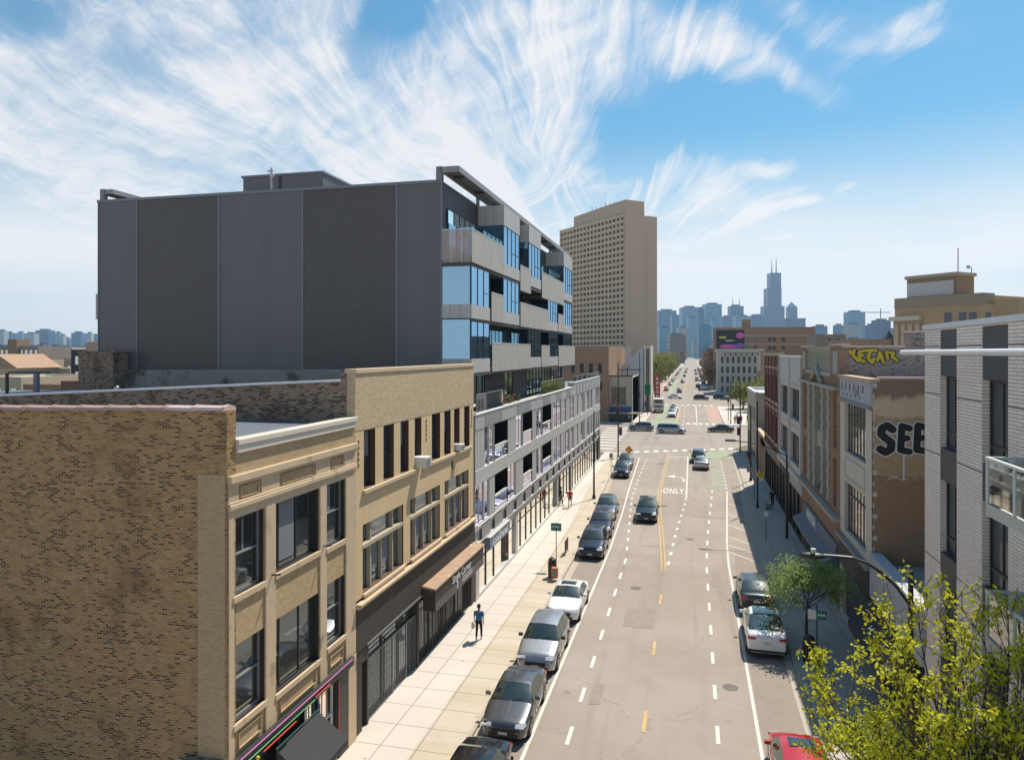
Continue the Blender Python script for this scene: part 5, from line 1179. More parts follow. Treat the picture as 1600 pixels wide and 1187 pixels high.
MB(frR).box(100.3, 114.4, -18, -.3, 8.9, 8.98).build('roof', M['roof_white'], G6); MB(frR).box(100.05, 114.5, -.3, .08, 9.2, 9.42).build('coping', M['white_coping'], G6); MB(frR).box(114.3, 114.6, -18, .05, 8.9, 9.42).build('coping', M['white_coping'], G6)
for a in wz: window(G6, frR, *a, w=-.2, ft=.1)
MB(frR).box(100.8, 113.8, -.24, -.18, .3, 3.2).build('shop_window', M['glass_dark'], G6)
# ground-floor shop fronts under the long run (each with its own front)
def shopfront(b, y0, y1, fas, gl_='glass_dark', z=3.6, zt=4.6):
    MB(frR).box(y0, y1, -.3, .0, z, zt).build('shop_fascia', M[fas], b)
    MB(frR).box(y0 + .2, y1 - .2, -.3, -.12, .3, z).build('shop_window', M[gl_], b)
    n = int((y1 - y0) / 1.9)
    for k in range(n + 1):
        y = y0 + .15 + k * (y1 - y0 - .3) / n; MB(frR).box(y - .08, y + .08, -.12, .03, .1, z).build('mullion', M['black_metal' if k % 2 else 'frame_dark'], b)
    MB(frR).box(y0, y1, -.25, .02, .1, .3).build('plinth', M['brown_panel'], b)
shopfront(G3, Y4 + .02, 65.8, 'sign_grey'); shopfront(G3, 65.9, Y5 - .02, 'brown_panel')
shopfront(G4, Y5 + .02, 80, 'brown_brick'); shopfront(G4, 80.1, Y6 - .02, 'blue_slate')
shopfront(G5, Y6 + .1, 93, 'cream'); 
# ------------------------------------------------------------------ cars (front towards -y in their own coordinates)
def lerp(a, b, t): return a + (b - a) * t
def interp(tab, x):
    for (x0, v0), (x1, v1) in zip(tab, tab[1:]):
        if x <= x1:
            t = (x - x0) / (x1 - x0); t = max(0, min(1, t)); return lerp(v0, v1, t)
    return tab[-1][1]
def smooth(tab, x):
    for (x0, v0), (x1, v1) in zip(tab, tab[1:]):
        if x <= x1:
            t = max(0, min(1, (x - x0) / (x1 - x0))); t = t * t * (3 - 2 * t); return lerp(v0, v1, t)
    return tab[-1][1]
CAR = {   # length, half width, hood height, belt, roof, cowl, roof front, roof rear, glass base rear, tail height, wheel radius, ground gap
 'sedan': dict(L=4.6, W=.91, hood=.92, cowlz=1.02, belt=.98, roof=1.45, cowl=1.30, rf=2.02, rr=3.12, gb=3.85, tail=1.06, wr=.33),
 'suv':   dict(L=4.65, W=.93, hood=1.04, cowlz=1.16, belt=1.10, roof=1.68, cowl=1.22, rf=1.90, rr=3.85, gb=4.35, tail=1.13, wr=.37),
 'hatch': dict(L=4.55, W=.92, hood=1.00, cowlz=1.12, belt=1.06, roof=1.60, cowl=1.18, rf=1.85, rr=3.35, gb=4.22, tail=1.12, wr=.36),
 'van':   dict(L=5.1, W=.98, hood=1.05, cowlz=1.2, belt=1.10, roof=1.78, cowl=.95, rf=1.75, rr=4.75, gb=5.0, tail=1.15, wr=.35),
 'coupe': dict(L=4.7, W=.95, hood=.98, cowlz=1.08, belt=1.04, roof=1.58, cowl=1.15, rf=1.95, rr=2.95, gb=4.15, tail=1.16, wr=.37),
}
def make_car(kind, name, label, cat, pmat, group=None, sunroof=None, roofglass=False, rails=False, rear_light='wide', plate=True, mirror_mat=None, detail=True):
    c = CAR[kind]; L, Wd = c['L'], c['W']; t = local_thing(name, label, cat, group)
    fw, rw, wr = .88, L - .88, c['wr']
    xs = sorted(set([round(v, 3) for v in [0, .03, .10, .22, .40, .6, c['cowl'] - .12, c['cowl'], c['cowl'] + (c['rf'] - c['cowl']) * .33, c['cowl'] + (c['rf'] - c['cowl']) * .66, c['rf'], c['rf'] + .12, (c['rf'] + c['rr']) / 2 - .45, (c['rf'] + c['rr']) / 2 - .40, (c['rf'] + c['rr']) / 2 + .2,
                  c['rr'] - .1, c['rr'], lerp(c['rr'], c['gb'], .35), lerp(c['rr'], c['gb'], .7), c['gb'], min(c['gb'] + .1, L - .12), L - .22, L - .10, L - .03, L] + [fw + wr * 1.14 * q for q in (-1, -.85, -.5, 0, .5, .85, 1)] + [rw + wr * 1.14 * q for q in (-1, -.85, -.5, 0, .5, .85, 1)]]))
    xs = [x for i, x in enumerate(xs) if i == 0 or x - xs[i - 1] > .018]
    halfw = [(0, Wd * .78), (.10, Wd * .88), (.40, Wd * .965), (1.0, Wd), (L - 1.0, Wd), (L - .35, Wd * .955), (L - .08, Wd * .89), (L, Wd * .84)]
    hoodz = [(0, .62), (.06, .74), (.22, c['hood'] * .87), (.55, c['hood'] * .94), (c['cowl'], c['cowlz'])]
    tailz = [(c['gb'], c['tail']), (L - .12, c['tail'] - .03), (L - .03, c['tail'] - .12), (L, c['tail'] - .30)]
    rws = {}
    for i, x in enumerate(xs):
        w = interp(halfw, x); zb = .24 if .2 < x < L - .2 else .30
        for wc in (fw, rw):
            d = abs(x - wc); Ra = wr * 1.14
            if d < Ra: zb = max(zb, wr + math.sqrt(max(0, Ra * Ra - d * d)) * .98)
        if x <= c['cowl']: top = interp(hoodz, x); cab = 0
        elif x >= c['gb']: top = interp(tailz, x); cab = 0
        else: cab = 1; top = 0
        beltz = lerp(c['cowlz'] - .05, c['tail'] - .03, max(0, min(1, (x - c['cowl']) / (c['gb'] - c['cowl']))))
        if not cab:
            side_top = top - .04; belt = min(beltz, side_top); zr = top
            row = [(w * .93, zb), (w * .99, max(zb + .10, .45)), (w, max(zb + .02 + .10, .62) if zb > .5 else .62), (w * .985, max(belt - .06, .5)), (w * .93, side_top), (w * .62, top + .01), (0, top + .035)]
        else:
            if x < c['rf']: k = (x - c['cowl']) / (c['rf'] - c['cowl']); zr = lerp(c['cowlz'], c['roof'] - .03, k ** .92)
            elif x > c['rr']: k = (c['gb'] - x) / (c['gb'] - c['rr']); zr = lerp(c['tail'], c['roof'] - .04, k ** .8)
            else: m_ = (x - c['rf']) / (c['rr'] - c['rf']); zr = c['roof'] - .03 + .05 * math.sin(math.pi * min(1, m_ * 1.1)) - .02 * m_; k = 1
            k2 = max(0, min(1, (zr - beltz) / (c['roof'] - beltz)))
            wt = lerp(w * .93, w * .72, k2)
            row = [(w * .93, zb), (w * .99, max(zb + .10, .45)), (w, max(zb + .12, .62)), (w * .985, beltz - .06), (w * .945, beltz), (wt, max(zr - .03, beltz + .002)), (wt * .86, zr + .015), (0, zr + .05)]
            row = row[:5] + [(wt, max(zr - .035, beltz + .003)), (wt * .84, zr + .01), (0, zr + .04)]
        if not cab: row = row[:5] + [(w * .86, top - .012), (w * .60, top + .012), (0, top + .035)]
        row[2] = (row[2][0], min(max(row[2][1], row[1][1] + .02), max(row[3][1] - .02, row[1][1] + .02)))
        if row[3][1] < row[2][1]: row[3] = (row[3][0], row[2][1] + .01)
        if row[4][1] < row[3][1]: row[4] = (row[4][0], row[3][1] + .01)
        rws[i] = (x, row)
    body, wsc, rwd, sw = MB(), MB(), MB(), {}; n = 8
    off = L / 2
    def put(mb, quad): mb.face([(p[0], p[1] - off, p[2]) for p in quad])
    for i in range(len(xs) - 1):
        (xa, ra), (xb, rb_) = rws[i], rws[i + 1]; xm = (xa + xb) / 2
        for j in range(n - 1):
            tgt = body
            if c['cowl'] < xm < c['gb']:
                if xm < c['rf'] and j >= 5: tgt = wsc
                elif xm > c['rr'] and j >= 5: tgt = rwd
                elif j == 4 and c['cowl'] + .16 < xm < c['gb'] - (.32 if kind in ('sedan', 'coupe') else .12) and not (abs(xm - (c['rf'] + c['rr']) / 2 + .425) < .03): tgt = None
            for s_ in (1, -1):
                if tgt is None or tgt in sw.values(): tgt = sw.setdefault((s_, xm > (c['rf'] + c['rr']) / 2 - .425), MB())
                q = [(s_ * ra[j][0], xa, ra[j][1]), (s_ * rb_[j][0], xb, rb_[j][1]), (s_ * rb_[j + 1][0], xb, rb_[j + 1][1]), (s_ * ra[j + 1][0], xa, ra[j + 1][1])]
                put(tgt, q if s_ > 0 else q[::-1])
    for i in (0, len(xs) - 1):
        x, r_ = rws[i]; put(body, [(p[0], x, p[1]) for p in r_] + [(-p[0], x, p[1]) for p in reversed(r_[:-1])])
    def weld(o):
        m = o.modifiers.new('weld', 'WELD'); m.merge_threshold = .002; return o
    b = body.build('body', pmat, t, smooth=True); weld(b); es = b.modifiers.new('edges', 'EDGE_SPLIT'); es.split_angle = R(38)
    roofm = M['car_glass'] if roofglass else None
    weld(wsc.build('windshield', M['car_glass'], t, smooth=True)); weld(rwd.build('rear_window', M['car_glass'], t, smooth=True)); [weld(q.build('side_window', M['car_glass'], t, smooth=True)) for q in sw.values()]
    MB().box(-Wd * .84, Wd * .84, .35 - off, L - .35 - off, .20, .55).build('underbody', M['black'], t)
    if roofglass:
        mb = MB(); y0, y1 = c['rf'] - .02, c['rr'] + .02; w0 = Wd * .58
        for k in range(6):
            a, d = lerp(y0, y1, k / 6), lerp(y0, y1, (k + 1) / 6)
            za = c['roof'] + .028 + .02 * math.sin(math.pi * k / 6); zd = c['roof'] + .028 + .02 * math.sin(math.pi * (k + 1) / 6)
            mb.face([(-w0, a - off, za - .012), (w0, a - off, za - .012), (w0, d - off, zd - .012), (-w0, d - off, zd - .012)])
        mb.build('glass_roof', M['car_glass'], t)
    if sunroof: MB().box(-.42, .42, c['rf'] + .18 - off, c['rf'] + .75 - off, c['roof'] + .02, c['roof'] + .048).build('sunroof', M['car_glass'], t)
    if rails:
        for s_ in (-1, 1): MB().tube([(s_ * Wd * .66, c['rf'] + .2 - off, c['roof'] + .01), (s_ * Wd * .66, c['rf'] + .4 - off, c['roof'] + .07), (s_ * Wd * .66, c['rr'] - .2 - off, c['roof'] + .06), (s_ * Wd * .66, c['rr'] - off, c['roof'] - .01)], .018, 5).build('roof_rail', M['black_metal'], t)
    for wc in (fw, rw):
        for s_ in (-1, 1):
            xw = s_ * (Wd - .11)
            o = MB().tube([(xw - .10, wc - off, wr), (xw - .075, wc - off, wr), (xw + .075, wc - off, wr), (xw + .10, wc - off, wr)], [wr * .93, wr, wr, wr * .93], 20).build('wheel', M['rubber'], t)
            rm = MB()
            xo = xw + s_ * .103
            for k in range(5):
                a = 2 * math.pi * k / 5; da = .22
                rm.face([(xo, wc - off + .05 * math.cos(a - 1), wr + .05 * math.sin(a - 1)), (xo, wc - off + wr * .62 * math.cos(a - da), wr + wr * .62 * math.sin(a - da)), (xo, wc - off + wr * .62 * math.cos(a + da), wr + wr * .62 * math.sin(a + da)), (xo, wc - off + .05 * math.cos(a + 1), wr + .05 * math.sin(a + 1))])
            for k in range(16):
                a, d = 2 * math.pi * k / 16, 2 * math.pi * (k + 1) / 16
                rm.face([(xo - .001 * s_, wc - off + wr * r1 * math.cos(q), wr + wr * r1 * math.sin(q)) for r1, q in ((.60, a), (.70, a), (.70, d), (.60, d))])
            rm.build('rim', M['alloy'], o)
    # front: grille, headlights, plate
    g = MB(); g.box(-Wd * .50, Wd * .50, -.035 - off, .03 - off, .46, .64); g.box(-Wd * .62, Wd * .62, -.03 - off, .03 - off, .30, .42); g.build('grille', M['black_metal'], t, bevel=.01)
    for s_ in (-1, 1):
        mb = MB(); hz_ = c['hood'] * .77
        mb.face([(s_ * Wd * .50, -.012 - off, hz_ - .05), (s_ * Wd * .50, .085 - off, hz_ + .045), (s_ * Wd * .90, .24 - off, hz_ + .10), (s_ * Wd * .94, .22 - off, hz_ + .0), (s_ * Wd * .84, .03 - off, hz_ - .07)])
        o = mb.build('headlight', M['lamp_white'], t); sol = o.modifiers.new('thick', 'SOLIDIFY'); sol.thickness = .05; sol.offset = 0
        mb = MB(); tz = c['tail'] - .16
        mb.box(*sorted((s_ * Wd * .55, s_ * Wd * .875)), L - .055 - off, L + .012 - off, tz - .10, tz + .02); mb.box(*sorted((s_ * Wd * .86, s_ * Wd * .925)), L - .30 - off, L - .04 - off, tz - .09, tz + .03)
        mb.build('tail_light', M['lamp_red'], t, bevel=.012)
        mb = MB(); mb.box(*sorted((s_ * (Wd - .02), s_ * (Wd + .19))), c['cowl'] + .33 - off, c['cowl'] + .45 - off, c['belt'] + .02, c['belt'] + .17); mb.build('mirror', mirror_mat or pmat, t, bevel=.03)
        if detail:
            mb = MB(); 
            for yd in (c['rf'] + .55, c['rf'] + 1.45):
                mb.box(*sorted((s_ * (Wd - .012), s_ * (Wd + .018))), yd - off, yd + .18 - off, c['belt'] - .14, c['belt'] - .11)
            mb.build('door_handle', pmat, t)
            mb = MB()
            for yd in (c['cowl'] + .42, (c['rf'] + c['rr']) / 2 - .42, rw - wr - .02): mb.box(*sorted((s_ * (Wd - .02), s_ * (Wd + .002))), yd - off, yd + .012 - off, .42, c['belt'] - .10)
            mb.build('door_seam', M['black_metal'], t)
    if plate:
        MB().box(-.17, .17, -.05 - off, -.036 - off, .40, .50).build('plate', M['plate'], t)
        MB().box(-.17, .17, L + .012 - off, L + .022 - off, .70, .82).build('plate', M['plate'], t)
    mb = MB(); mb.box(-.95 * Wd, .95 * Wd, L - .05 - off, L + .02 - off, .32, .44); mb.build('bumper_trim', M['black_metal'], t, bevel=.01)
    for k, s_ in enumerate((-1, 1)):
        MB().tube([(s_ * .05, c['cowl'] - .02 - off, c['cowlz'] + .03), (s_ * .55 - .1, c['cowl'] + .10 - off, c['cowlz'] + .12)], .010, 4).build('wiper', M['black_metal'], t)
    return t
def put(o, x, y, rz=0.0): o.location = (x, y, 0.012); o.rotation_euler = (0, 0, R(rz)); return o
P_ = dict(navy=paint('dark navy car paint', (.012, .014, .030)), black=paint('black car paint', (.008, .008, .010)), graph=paint('graphite car paint', (.12, .12, .125), .32, .7), silver=paint('silver car paint', (.40, .405, .42), .32, .7),
          white=paint('white car paint', (.82, .82, .81), .3, .0), red=paint('bright red car paint', (.50, .012, .015), .3, .1), green=paint('grey green car paint', (.055, .065, .065), .34, .6), grey=paint('mid grey car paint', (.20, .205, .21), .32, .6), blue=paint('slate blue car paint', (.08, .10, .14), .3, .4))
put(make_car('sedan', 'parked_car', 'black car at the bottom edge of the photo in front of the graphite sedan', 'car', P_['black']), -6.92, 22.4)
put(make_car('sedan', 'parked_car', 'graphite grey sedan parked facing the camera, second from the bottom on the left', 'car', P_['graph']), -6.85, 28.4, 1)
put(make_car('suv', 'parked_car', 'silver crossover parked between the graphite sedan and the white sedan', 'car', P_['silver'], rails=False, mirror_mat=M['black_metal']), -6.88, 34.35, .5)
put(make_car('sedan', 'parked_car', 'white sedan with a dark sunroof parked behind the silver crossover', 'car', P_['white'], sunroof=True), -6.78, 40.75, 0)
s5 = put(make_car('suv', 'parked_car', 'dark navy crossover at the front of the three dark ones by the bike rack', 'car', P_['navy']), -6.98, 53.0, 1)
dup(s5, (-7.12, 59.0, .012), R(2), 'dark navy crossover parked in the middle of the three dark ones')
dup(s5, (-7.4, 65.2, .012), R(2), 'slate blue crossover parked last of the three dark ones by the tall lamp post', swap={P_['navy']: P_['blue']})
c8 = dup(s5, (-8.1, 86.8, .012), R(3), 'black car parked alone with another behind it near the far crossing, front one', swap={P_['navy']: P_['black']})
dup(c8, (-8.2, 92.9, .012), R(2), 'slate grey car parked behind a black one near the orange sign', swap={P_['black']: P_['blue']})
put(make_car('suv', 'moving_car', 'black crossover driving towards the camera beside the double yellow line', 'car', P_['black'], sunroof=True), -3.86, 65.1, 1)
cs = put(make_car('sedan', 'moving_car', 'pale grey sedan braking at the green box, seen from behind', 'car', P_['silver']), 1.1, 95.0, 180)
dup(s5, (.75, 100.6, .012), R(180), 'black crossover stopped ahead of the pale grey sedan at the crossing', swap={P_['navy']: P_['black']})
put(make_car('hatch', 'parked_car', 'grey green crossover parked at the right kerb, seen from behind', 'car', P_['green']), 3.45, 44.6, 180)
put(make_car('coupe', 'parked_car', 'white electric car with a glass roof parked at the right kerb', 'car', P_['white'], roofglass=True), 3.48, 38.7, 179)
put(make_car('hatch', 'parked_car', 'bright red car with a dark sunroof at the bottom edge of the photo', 'car', P_['red'], sunroof=True), 3.5, 25.7, 180)
# crossing traffic
put(make_car('suv', 'moving_car', 'grey crossover turning across the junction left of the silver van', 'car', P_['grey']), -9.3, 137.6, -88)
put(make_car('van', 'moving_car', 'silver van crossing the junction with its windows side on', 'van', P_['silver']), -3.7, 134.4, 86)
put(make_car('sedan', 'moving_car', 'dark green grey sedan crossing the junction towards the left', 'car', P_['green']), 5.0, 138.8, -87)
wq = put(make_car('suv', 'moving_car', 'white crossover first in the queue by the green box beyond the junction', 'car', P_['white']), -4.5, 169.5)
dup(wq, (-4.45, 178.5, .012), R(0), 'pale car second in the queue beyond the junction', swap={P_['white']: P_['silver']})
dup(wq, (-4.4, 187, .012), R(0), 'white car third in the queue beyond the junction')
dup(cs, (-5.3, 236, .012), R(86), 'pale sedan crossing the second junction side on', swap={P_['silver']: P_['white']})
dup(s5, (2.6, 232, .012), R(86), 'black crossover turning at the second junction', swap={P_['navy']: P_['black']})
dup(s5, (8.6, 236, .012), R(80), 'dark car right behind the turning black crossover at the second junction')
dup(s5, (13.5, 240, .012), R(82), 'dark grey car last in the row turning at the second junction', swap={P_['navy']: P_['grey']})
dup(s5, (-9.7, 196, .012), 0, 'pale car behind the white box truck', swap={P_['navy']: P_['silver']})
r_ = random.Random(12); G_ = 'far cars along the street beyond the second junction'
def ordn(n): return '%d%s' % (n, 'th' if 10 < n % 100 < 14 else {1: 'st', 2: 'nd', 3: 'rd'}.get(n % 10, 'th'))
nth = {}
base = tag(put(make_car('suv', 'parked_car', 'black distant car nearest the second junction in the left traffic lane', 'car', P_['black'], detail=False), -4.6, 272), group=G_)
for k in range(26):
    side = k % 3; y = 285 + k * 15 + r_.uniform(-3, 3); x = (-9.7, 4.9, (-4.6 if k % 2 else 2.2))[side]
    col = P_[r_.choice(['black', 'navy', 'white', 'silver', 'grey', 'red', 'blue'])]
    o = dup(base, (x, y, .012), R(0 if x < 0 else 180), swap={P_['black']: col} if col != P_['black'] else None)
    cn_ = col.name.split(' car')[0]; nth[side] = nth.get(side, 0) + 1
    o['label'] = '%s distant car, %s along the %s beyond the second junction' % (cn_, ordn(nth[side]), ('left row', 'right row', 'traffic lanes')[side])
# white box truck
t = local_thing('box_truck', 'white box truck with a big windscreen waiting left of the queue', 'truck')
MB().box(-1.1, 1.1, -3.2, -1.0, .55, 2.1).build('cab', P_['white'], t, bevel=.15); MB().box(-1.2, 1.2, -2.3, 3.6, .8, 3.3).build('cargo_box', M['panel_white'], t, bevel=.05)
MB().box(-.95, .95, -3.23, -3.15, 1.25, 1.95).build('windshield', M['car_glass'], t); MB().box(-.9, .9, -2.34, -2.28, 2.3, 3.1).build('upper_window', M['car_glass'], t)
MB().box(-1.0, 1.0, -3.24, -3.18, .6, .95).build('bumper', M['frame_grey'], t)
for x in (-1, 1):
    for y in (-2.2, 2.3): MB().tube([(x * .8, y, .45), (x * 1.08, y, .45)], .45, 16).build('wheel', M['rubber'], t)
    MB().box(x * 1.15 - .1, x * 1.15 + .1, -2.95, -2.85, 1.3, 1.9).build('mirror', M['black_metal'], t)
put(t, -8.0, 182, 0)
# ------------------------------------------------------------------ street furniture
def lamp_post(x, y, h, arm, side, name='street_lamp', label='', single=True):
    t = thing(name, label, 'street lamp', (x, y, .14))
    MB().tube([(x, y, .14), (x, y, .5), (x, y, .55), (x, y, h)], [.17, .15, .095, .06], 10).build('pole', M['black_metal'], t)
    if arm:
        a = MB(); pts = [(x + side * arm * k / 6, y, h - .9 + 1.15 * math.sin(math.pi / 2 * min(1, k / 4.5)) ** .8 if k else h - .9) for k in range(7)]
        a.tube(pts, .038, 8); a.build('arm', M['black_metal'], t)
        e = pts[-1]; l = MB(); l.ball((e[0] + side * .28, y, e[2] - .02), .36, sc=(1, .42, .24)); l.build('lamp_head', M['black_metal'], t, smooth=True)
        MB().tube([(e[0] + side * .25, y, e[2] + .05), (e[0] + side * .25, y, e[2] + .16)], .07, 8).build('photocell', mat('pale sensor cap', (.5, .52, .45), .6) if 'pc' not in M else M['pc'], t)
    return t
lamp_post(-9.42, 71.7, 8.75, 0, 1, label='tall plain black lamp post on the left pavement behind the three dark cars')
lamp_post(5.35, 20.3, 9.0, 2.05, -1, label='curved lamp arm with an oval black head rising behind the yellow green tree')
lamp_post(6.9, 60.2, 6.9, 4.0, -1, label='black post with a long arm over the right pavement by the brown brick shop', name='street_lamp') if False else None
t = thing('street_lamp', 'black post with a long curved arm reaching left over the right pavement', 'street lamp', (7.1, 60.0, .14))
MB().tube([(7.1, 60, .14), (7.1, 60, 6.7)], [.12, .07], 8).build('pole', M['black_metal'], t); MB().tube([(7.1, 60, 6.5), (6.3, 60, 6.95), (4.5, 60, 7.45), (2.9, 60, 7.6)], .04, 6).build('arm', M['black_metal'], t); MB().box(2.5, 3.3, 59.9, 60.1, 7.52, 7.66).build('lamp_head', M['black_metal'], t)
t = thing('street_lamp', 'slim black post carrying a yellow sign on the right pavement', 'street lamp', (5.85, 71.2, .14))
MB().tube([(5.85, 71.2, .14), (5.85, 71.2, .6), (5.85, 71.2, 10.0)], [.16, .09, .06], 8).build('pole', M['black_metal'], t)
MB().box(5.75, 6.45, 71.08, 71.11, 3.0, 3.42).build('yellow_sign', mat('yellow sign sheet', (.62, .48, .02), .5), t); MB().box(6.0, 6.35, 71.08, 71.11, 2.62, 2.95).build('white_sign', M['frame_white'], t)
lamp_post(6.35, 86, 8.6, 0, 1, label='black lamp post on the right pavement before the beige corner block')
def sign_pole(x, y, h, label, boards, group=None):
    t = thing('street_sign', label, 'sign', (x, y, .14), group)
    MB().tube([(x, y, .14), (x, y, h)], .03, 6).build('post', M['black_metal'], t)
    for (dx0, dx1, z0, z1, m) in boards: MB().box(x + dx0, x + dx1, y - .05, y - .03, z0, z1).build('sign_board', m, t)
    return t
sgreen = mat('green sign sheet', (.02, .16, .12), .4, var=.08)
def marks(t, x, y, z, w, n=3):
    for k in range(n): MB().box(x - w * .4 + k * w * .28, x - w * .4 + k * w * .28 + w * .16, y - .056, y - .051, z - .05, z + .06).build('sign_lettering', M['white_txt'], t)
t = sign_pole(-8.85, 48.1, 3.15, 'green parking sign on a thin post by the kerb bin on the left', [(-.35, .35, 2.6, 3.12, sgreen)]); marks(t, -8.85, 48.1, 2.87, .6)
t = sign_pole(5.42, 35.1, 3.2, 'green and white parking sign beside the bin under the right street tree', [(-.02, .40, 2.55, 2.95, sgreen), (-.38, -.04, 2.55, 2.95, M['frame_white'])]); marks(t, 5.62, 35.1, 2.75, .4)
t = sign_pole(5.41, 58.3, 3.2, 'green sign over a small white one on the right pavement in shade', [(.02, .45, 2.6, 3.05, sgreen), (-.15, .15, 2.1, 2.5, M['frame_white'])])
sign_pole(-8.95, 83, 3.2, 'thin sign post on the left pavement near the parked black car', [(-.2, .2, 2.6, 3.1, M['frame_grey'])])
t = sign_pole(5.9, 75.5, 3.3, 'thin post with small red and white signs on the right pavement', [(-.7, .05, 2.75, 3.2, mat('pinkish sign sheet', (.5, .33, .28), .6)), (.1, .6, 2.5, 2.95, M['frame_white'])])
def bin_(x, y, label, panel=False):
    t = thing('litter_bin', label, 'bin', (x, y, .14), None)
    MB().tube([(x, y, .14), (x, y, .2), (x, y, 1.05), (x, y, 1.12)], [.24, .27, .29, .24], 14).build('bin_body', M['black_metal'], t)
    MB().tube([(x, y, 1.12), (x, y, 1.3), (x, y, 1.42)], [.25, .24, .08], 14).build('bin_lid', M['black_metal'], t); return t
bin_(-8.72, 46.0, 'black litter bin by the left kerb behind the white sedan'); bin_(5.25, 36.2, 'black litter bin beside the trunk of the right street tree')
t = thing('parcel_box', 'small orange and white newspaper box in front of the left litter bin', 'box', (-8.45, 45.4, .14))
MB().box(-8.65, -8.25, 45.2, 45.6, .3, .95).build('box_body', mat('orange painted steel', (.50, .16, .06), .6, var=.2), t, bevel=.03); MB().box(-8.60, -8.30, 45.18, 45.2, .4, .85).build('box_window', M['frame_grey'], t)
t = thing('bike_rack', 'black metal bike rack panel on the left pavement behind the navy crossover', 'bike rack', (-8.75, 51.3, .14))
q = MB(); q.box(-8.78, -8.74, 51.0, 52.3, .35, 1.15); q.build('rack_panel', M['black_metal'], t)
for y in (51.05, 52.25): MB().tube([(-8.76, y, .14), (-8.76, y, 1.2)], .03, 6).build('rack_post', M['black_metal'], t)
t = thing('traffic_sign', 'orange diamond works sign standing on the left kerb near the crossing', 'sign', (-8.3, 99.2, .14))
q = MB(); q.face([(-8.3, 99.1, .9), (-7.75, 99.1, 1.45), (-8.3, 99.1, 2.0), (-8.85, 99.1, 1.45)]); o = q.build('sign_board', mat('orange sign sheet', (.75, .28, .02), .5), t); o.modifiers.new('thick', 'SOLIDIFY').thickness = .03
MB().tube([(-8.3, 99.15, .14), (-8.3, 99.15, 2.0)], .03, 5).build('post', M['black_metal'], t)
def traffic_signal(x, y, h, label, arm=None, heads=((0, 3.2),), color='red', cat='traffic light'):
    t = thing('traffic_light', label, cat, (x, y, .14))
    MB().tube([(x, y, .14), (x, y, .5), (x, y, h)], [.18, .10, .07], 8).build('pole', M['black_metal'], t)
    if arm: MB().tube([(x, y, h - .6), (x + arm * .5, y, h - .3), (x + arm, y, h - .2)], .05, 6).build('arm', M['black_metal'], t)
    for dx, z in heads:
        o = MB().box(x + dx - .2, x + dx + .2, y - .42, y - .12, z, z + 1.1).build('signal_head', M['black_metal'], t)
        mm = M.get('sig' + color) or mat(color + ' signal lens', {'red': (.8, .03, .03), 'green': (.05, .5, .2)}[color], .4); M['sig' + color] = mm
        MB().tube([(x + dx, y - .45, z + .88), (x + dx, y - .42, z + .88)], .13, 10).build('signal_lens', mm, o)
    return t
traffic_signal(-9.95, 101.2, 13.0, 'black traffic signal post at the left corner of the near crossing', heads=((0, 6.1), (.35, 3.2)))
traffic_signal(6.7, 110.5, 10.5, 'black traffic signal post with a red light at the right corner of the crossing', heads=((-.3, 4.2), (-.25, 2.6)))
traffic_signal(5.95, 79.5, 5.5, 'short traffic signal with a red light hanging over the right pavement', heads=((.5, 3.4),)) if False else None
traffic_signal(-10.6, 152.5, 14.5, 'black traffic signal post at the far left corner before the box truck', heads=((0, 5.5), (1.2, 3.4)))
traffic_signal(7.6, 155.5, 9.0, 'black traffic signal at the far right corner beside the red bus lane', heads=((-.5, 4.4), (.4, 3.0)))
t = thing('street_sign', 'large green rounded sign on a pole beyond the junction on the left', 'sign', (-9.9, 170, .14))
x, z = at(1012, 608, 170); MB().tube([(x, 170, .14), (x, 170, z)], .08, 6).build('post', M['black_metal'], t); MB().box(x - .65, x + .65, 169.8, 170, z - 1.3, z + 1.2).build('sign_board', mat('bright green sign sheet', (.01, .20, .07), .5), t, bevel=.2)
t = thing('street_sign', 'green street name sign hung by the far right corner', 'sign', (7, 160, .14))
x, z = at(1131, 623, 160); MB().tube([(x + .9, 160, .14), (x + .9, 160, z + .3)], .07, 6).build('post', M['black_metal'], t); MB().box(x - .8, x + .8, 159.9, 159.95, z - .25, z + .25).build('sign_board', sgreen, t)
t = thing('banner', 'tall red vertical shop banner on the left beyond the junction', 'banner', (-13, 188, 0))
x, z = at(1027, 606, 190); MB().box(x - .7, x + .7, 189.9, 190, z - 3.0, z + 3.2).build('banner_cloth', mat('red banner cloth', (.42, .02, .03), .7), t)
for k in range(5): MB().box(x - .3, x + .3, 189.88, 189.9, z - 2.4 + k * 1.1, z - 1.7 + k * 1.1).build('banner_lettering', M['grey_txt'], t)
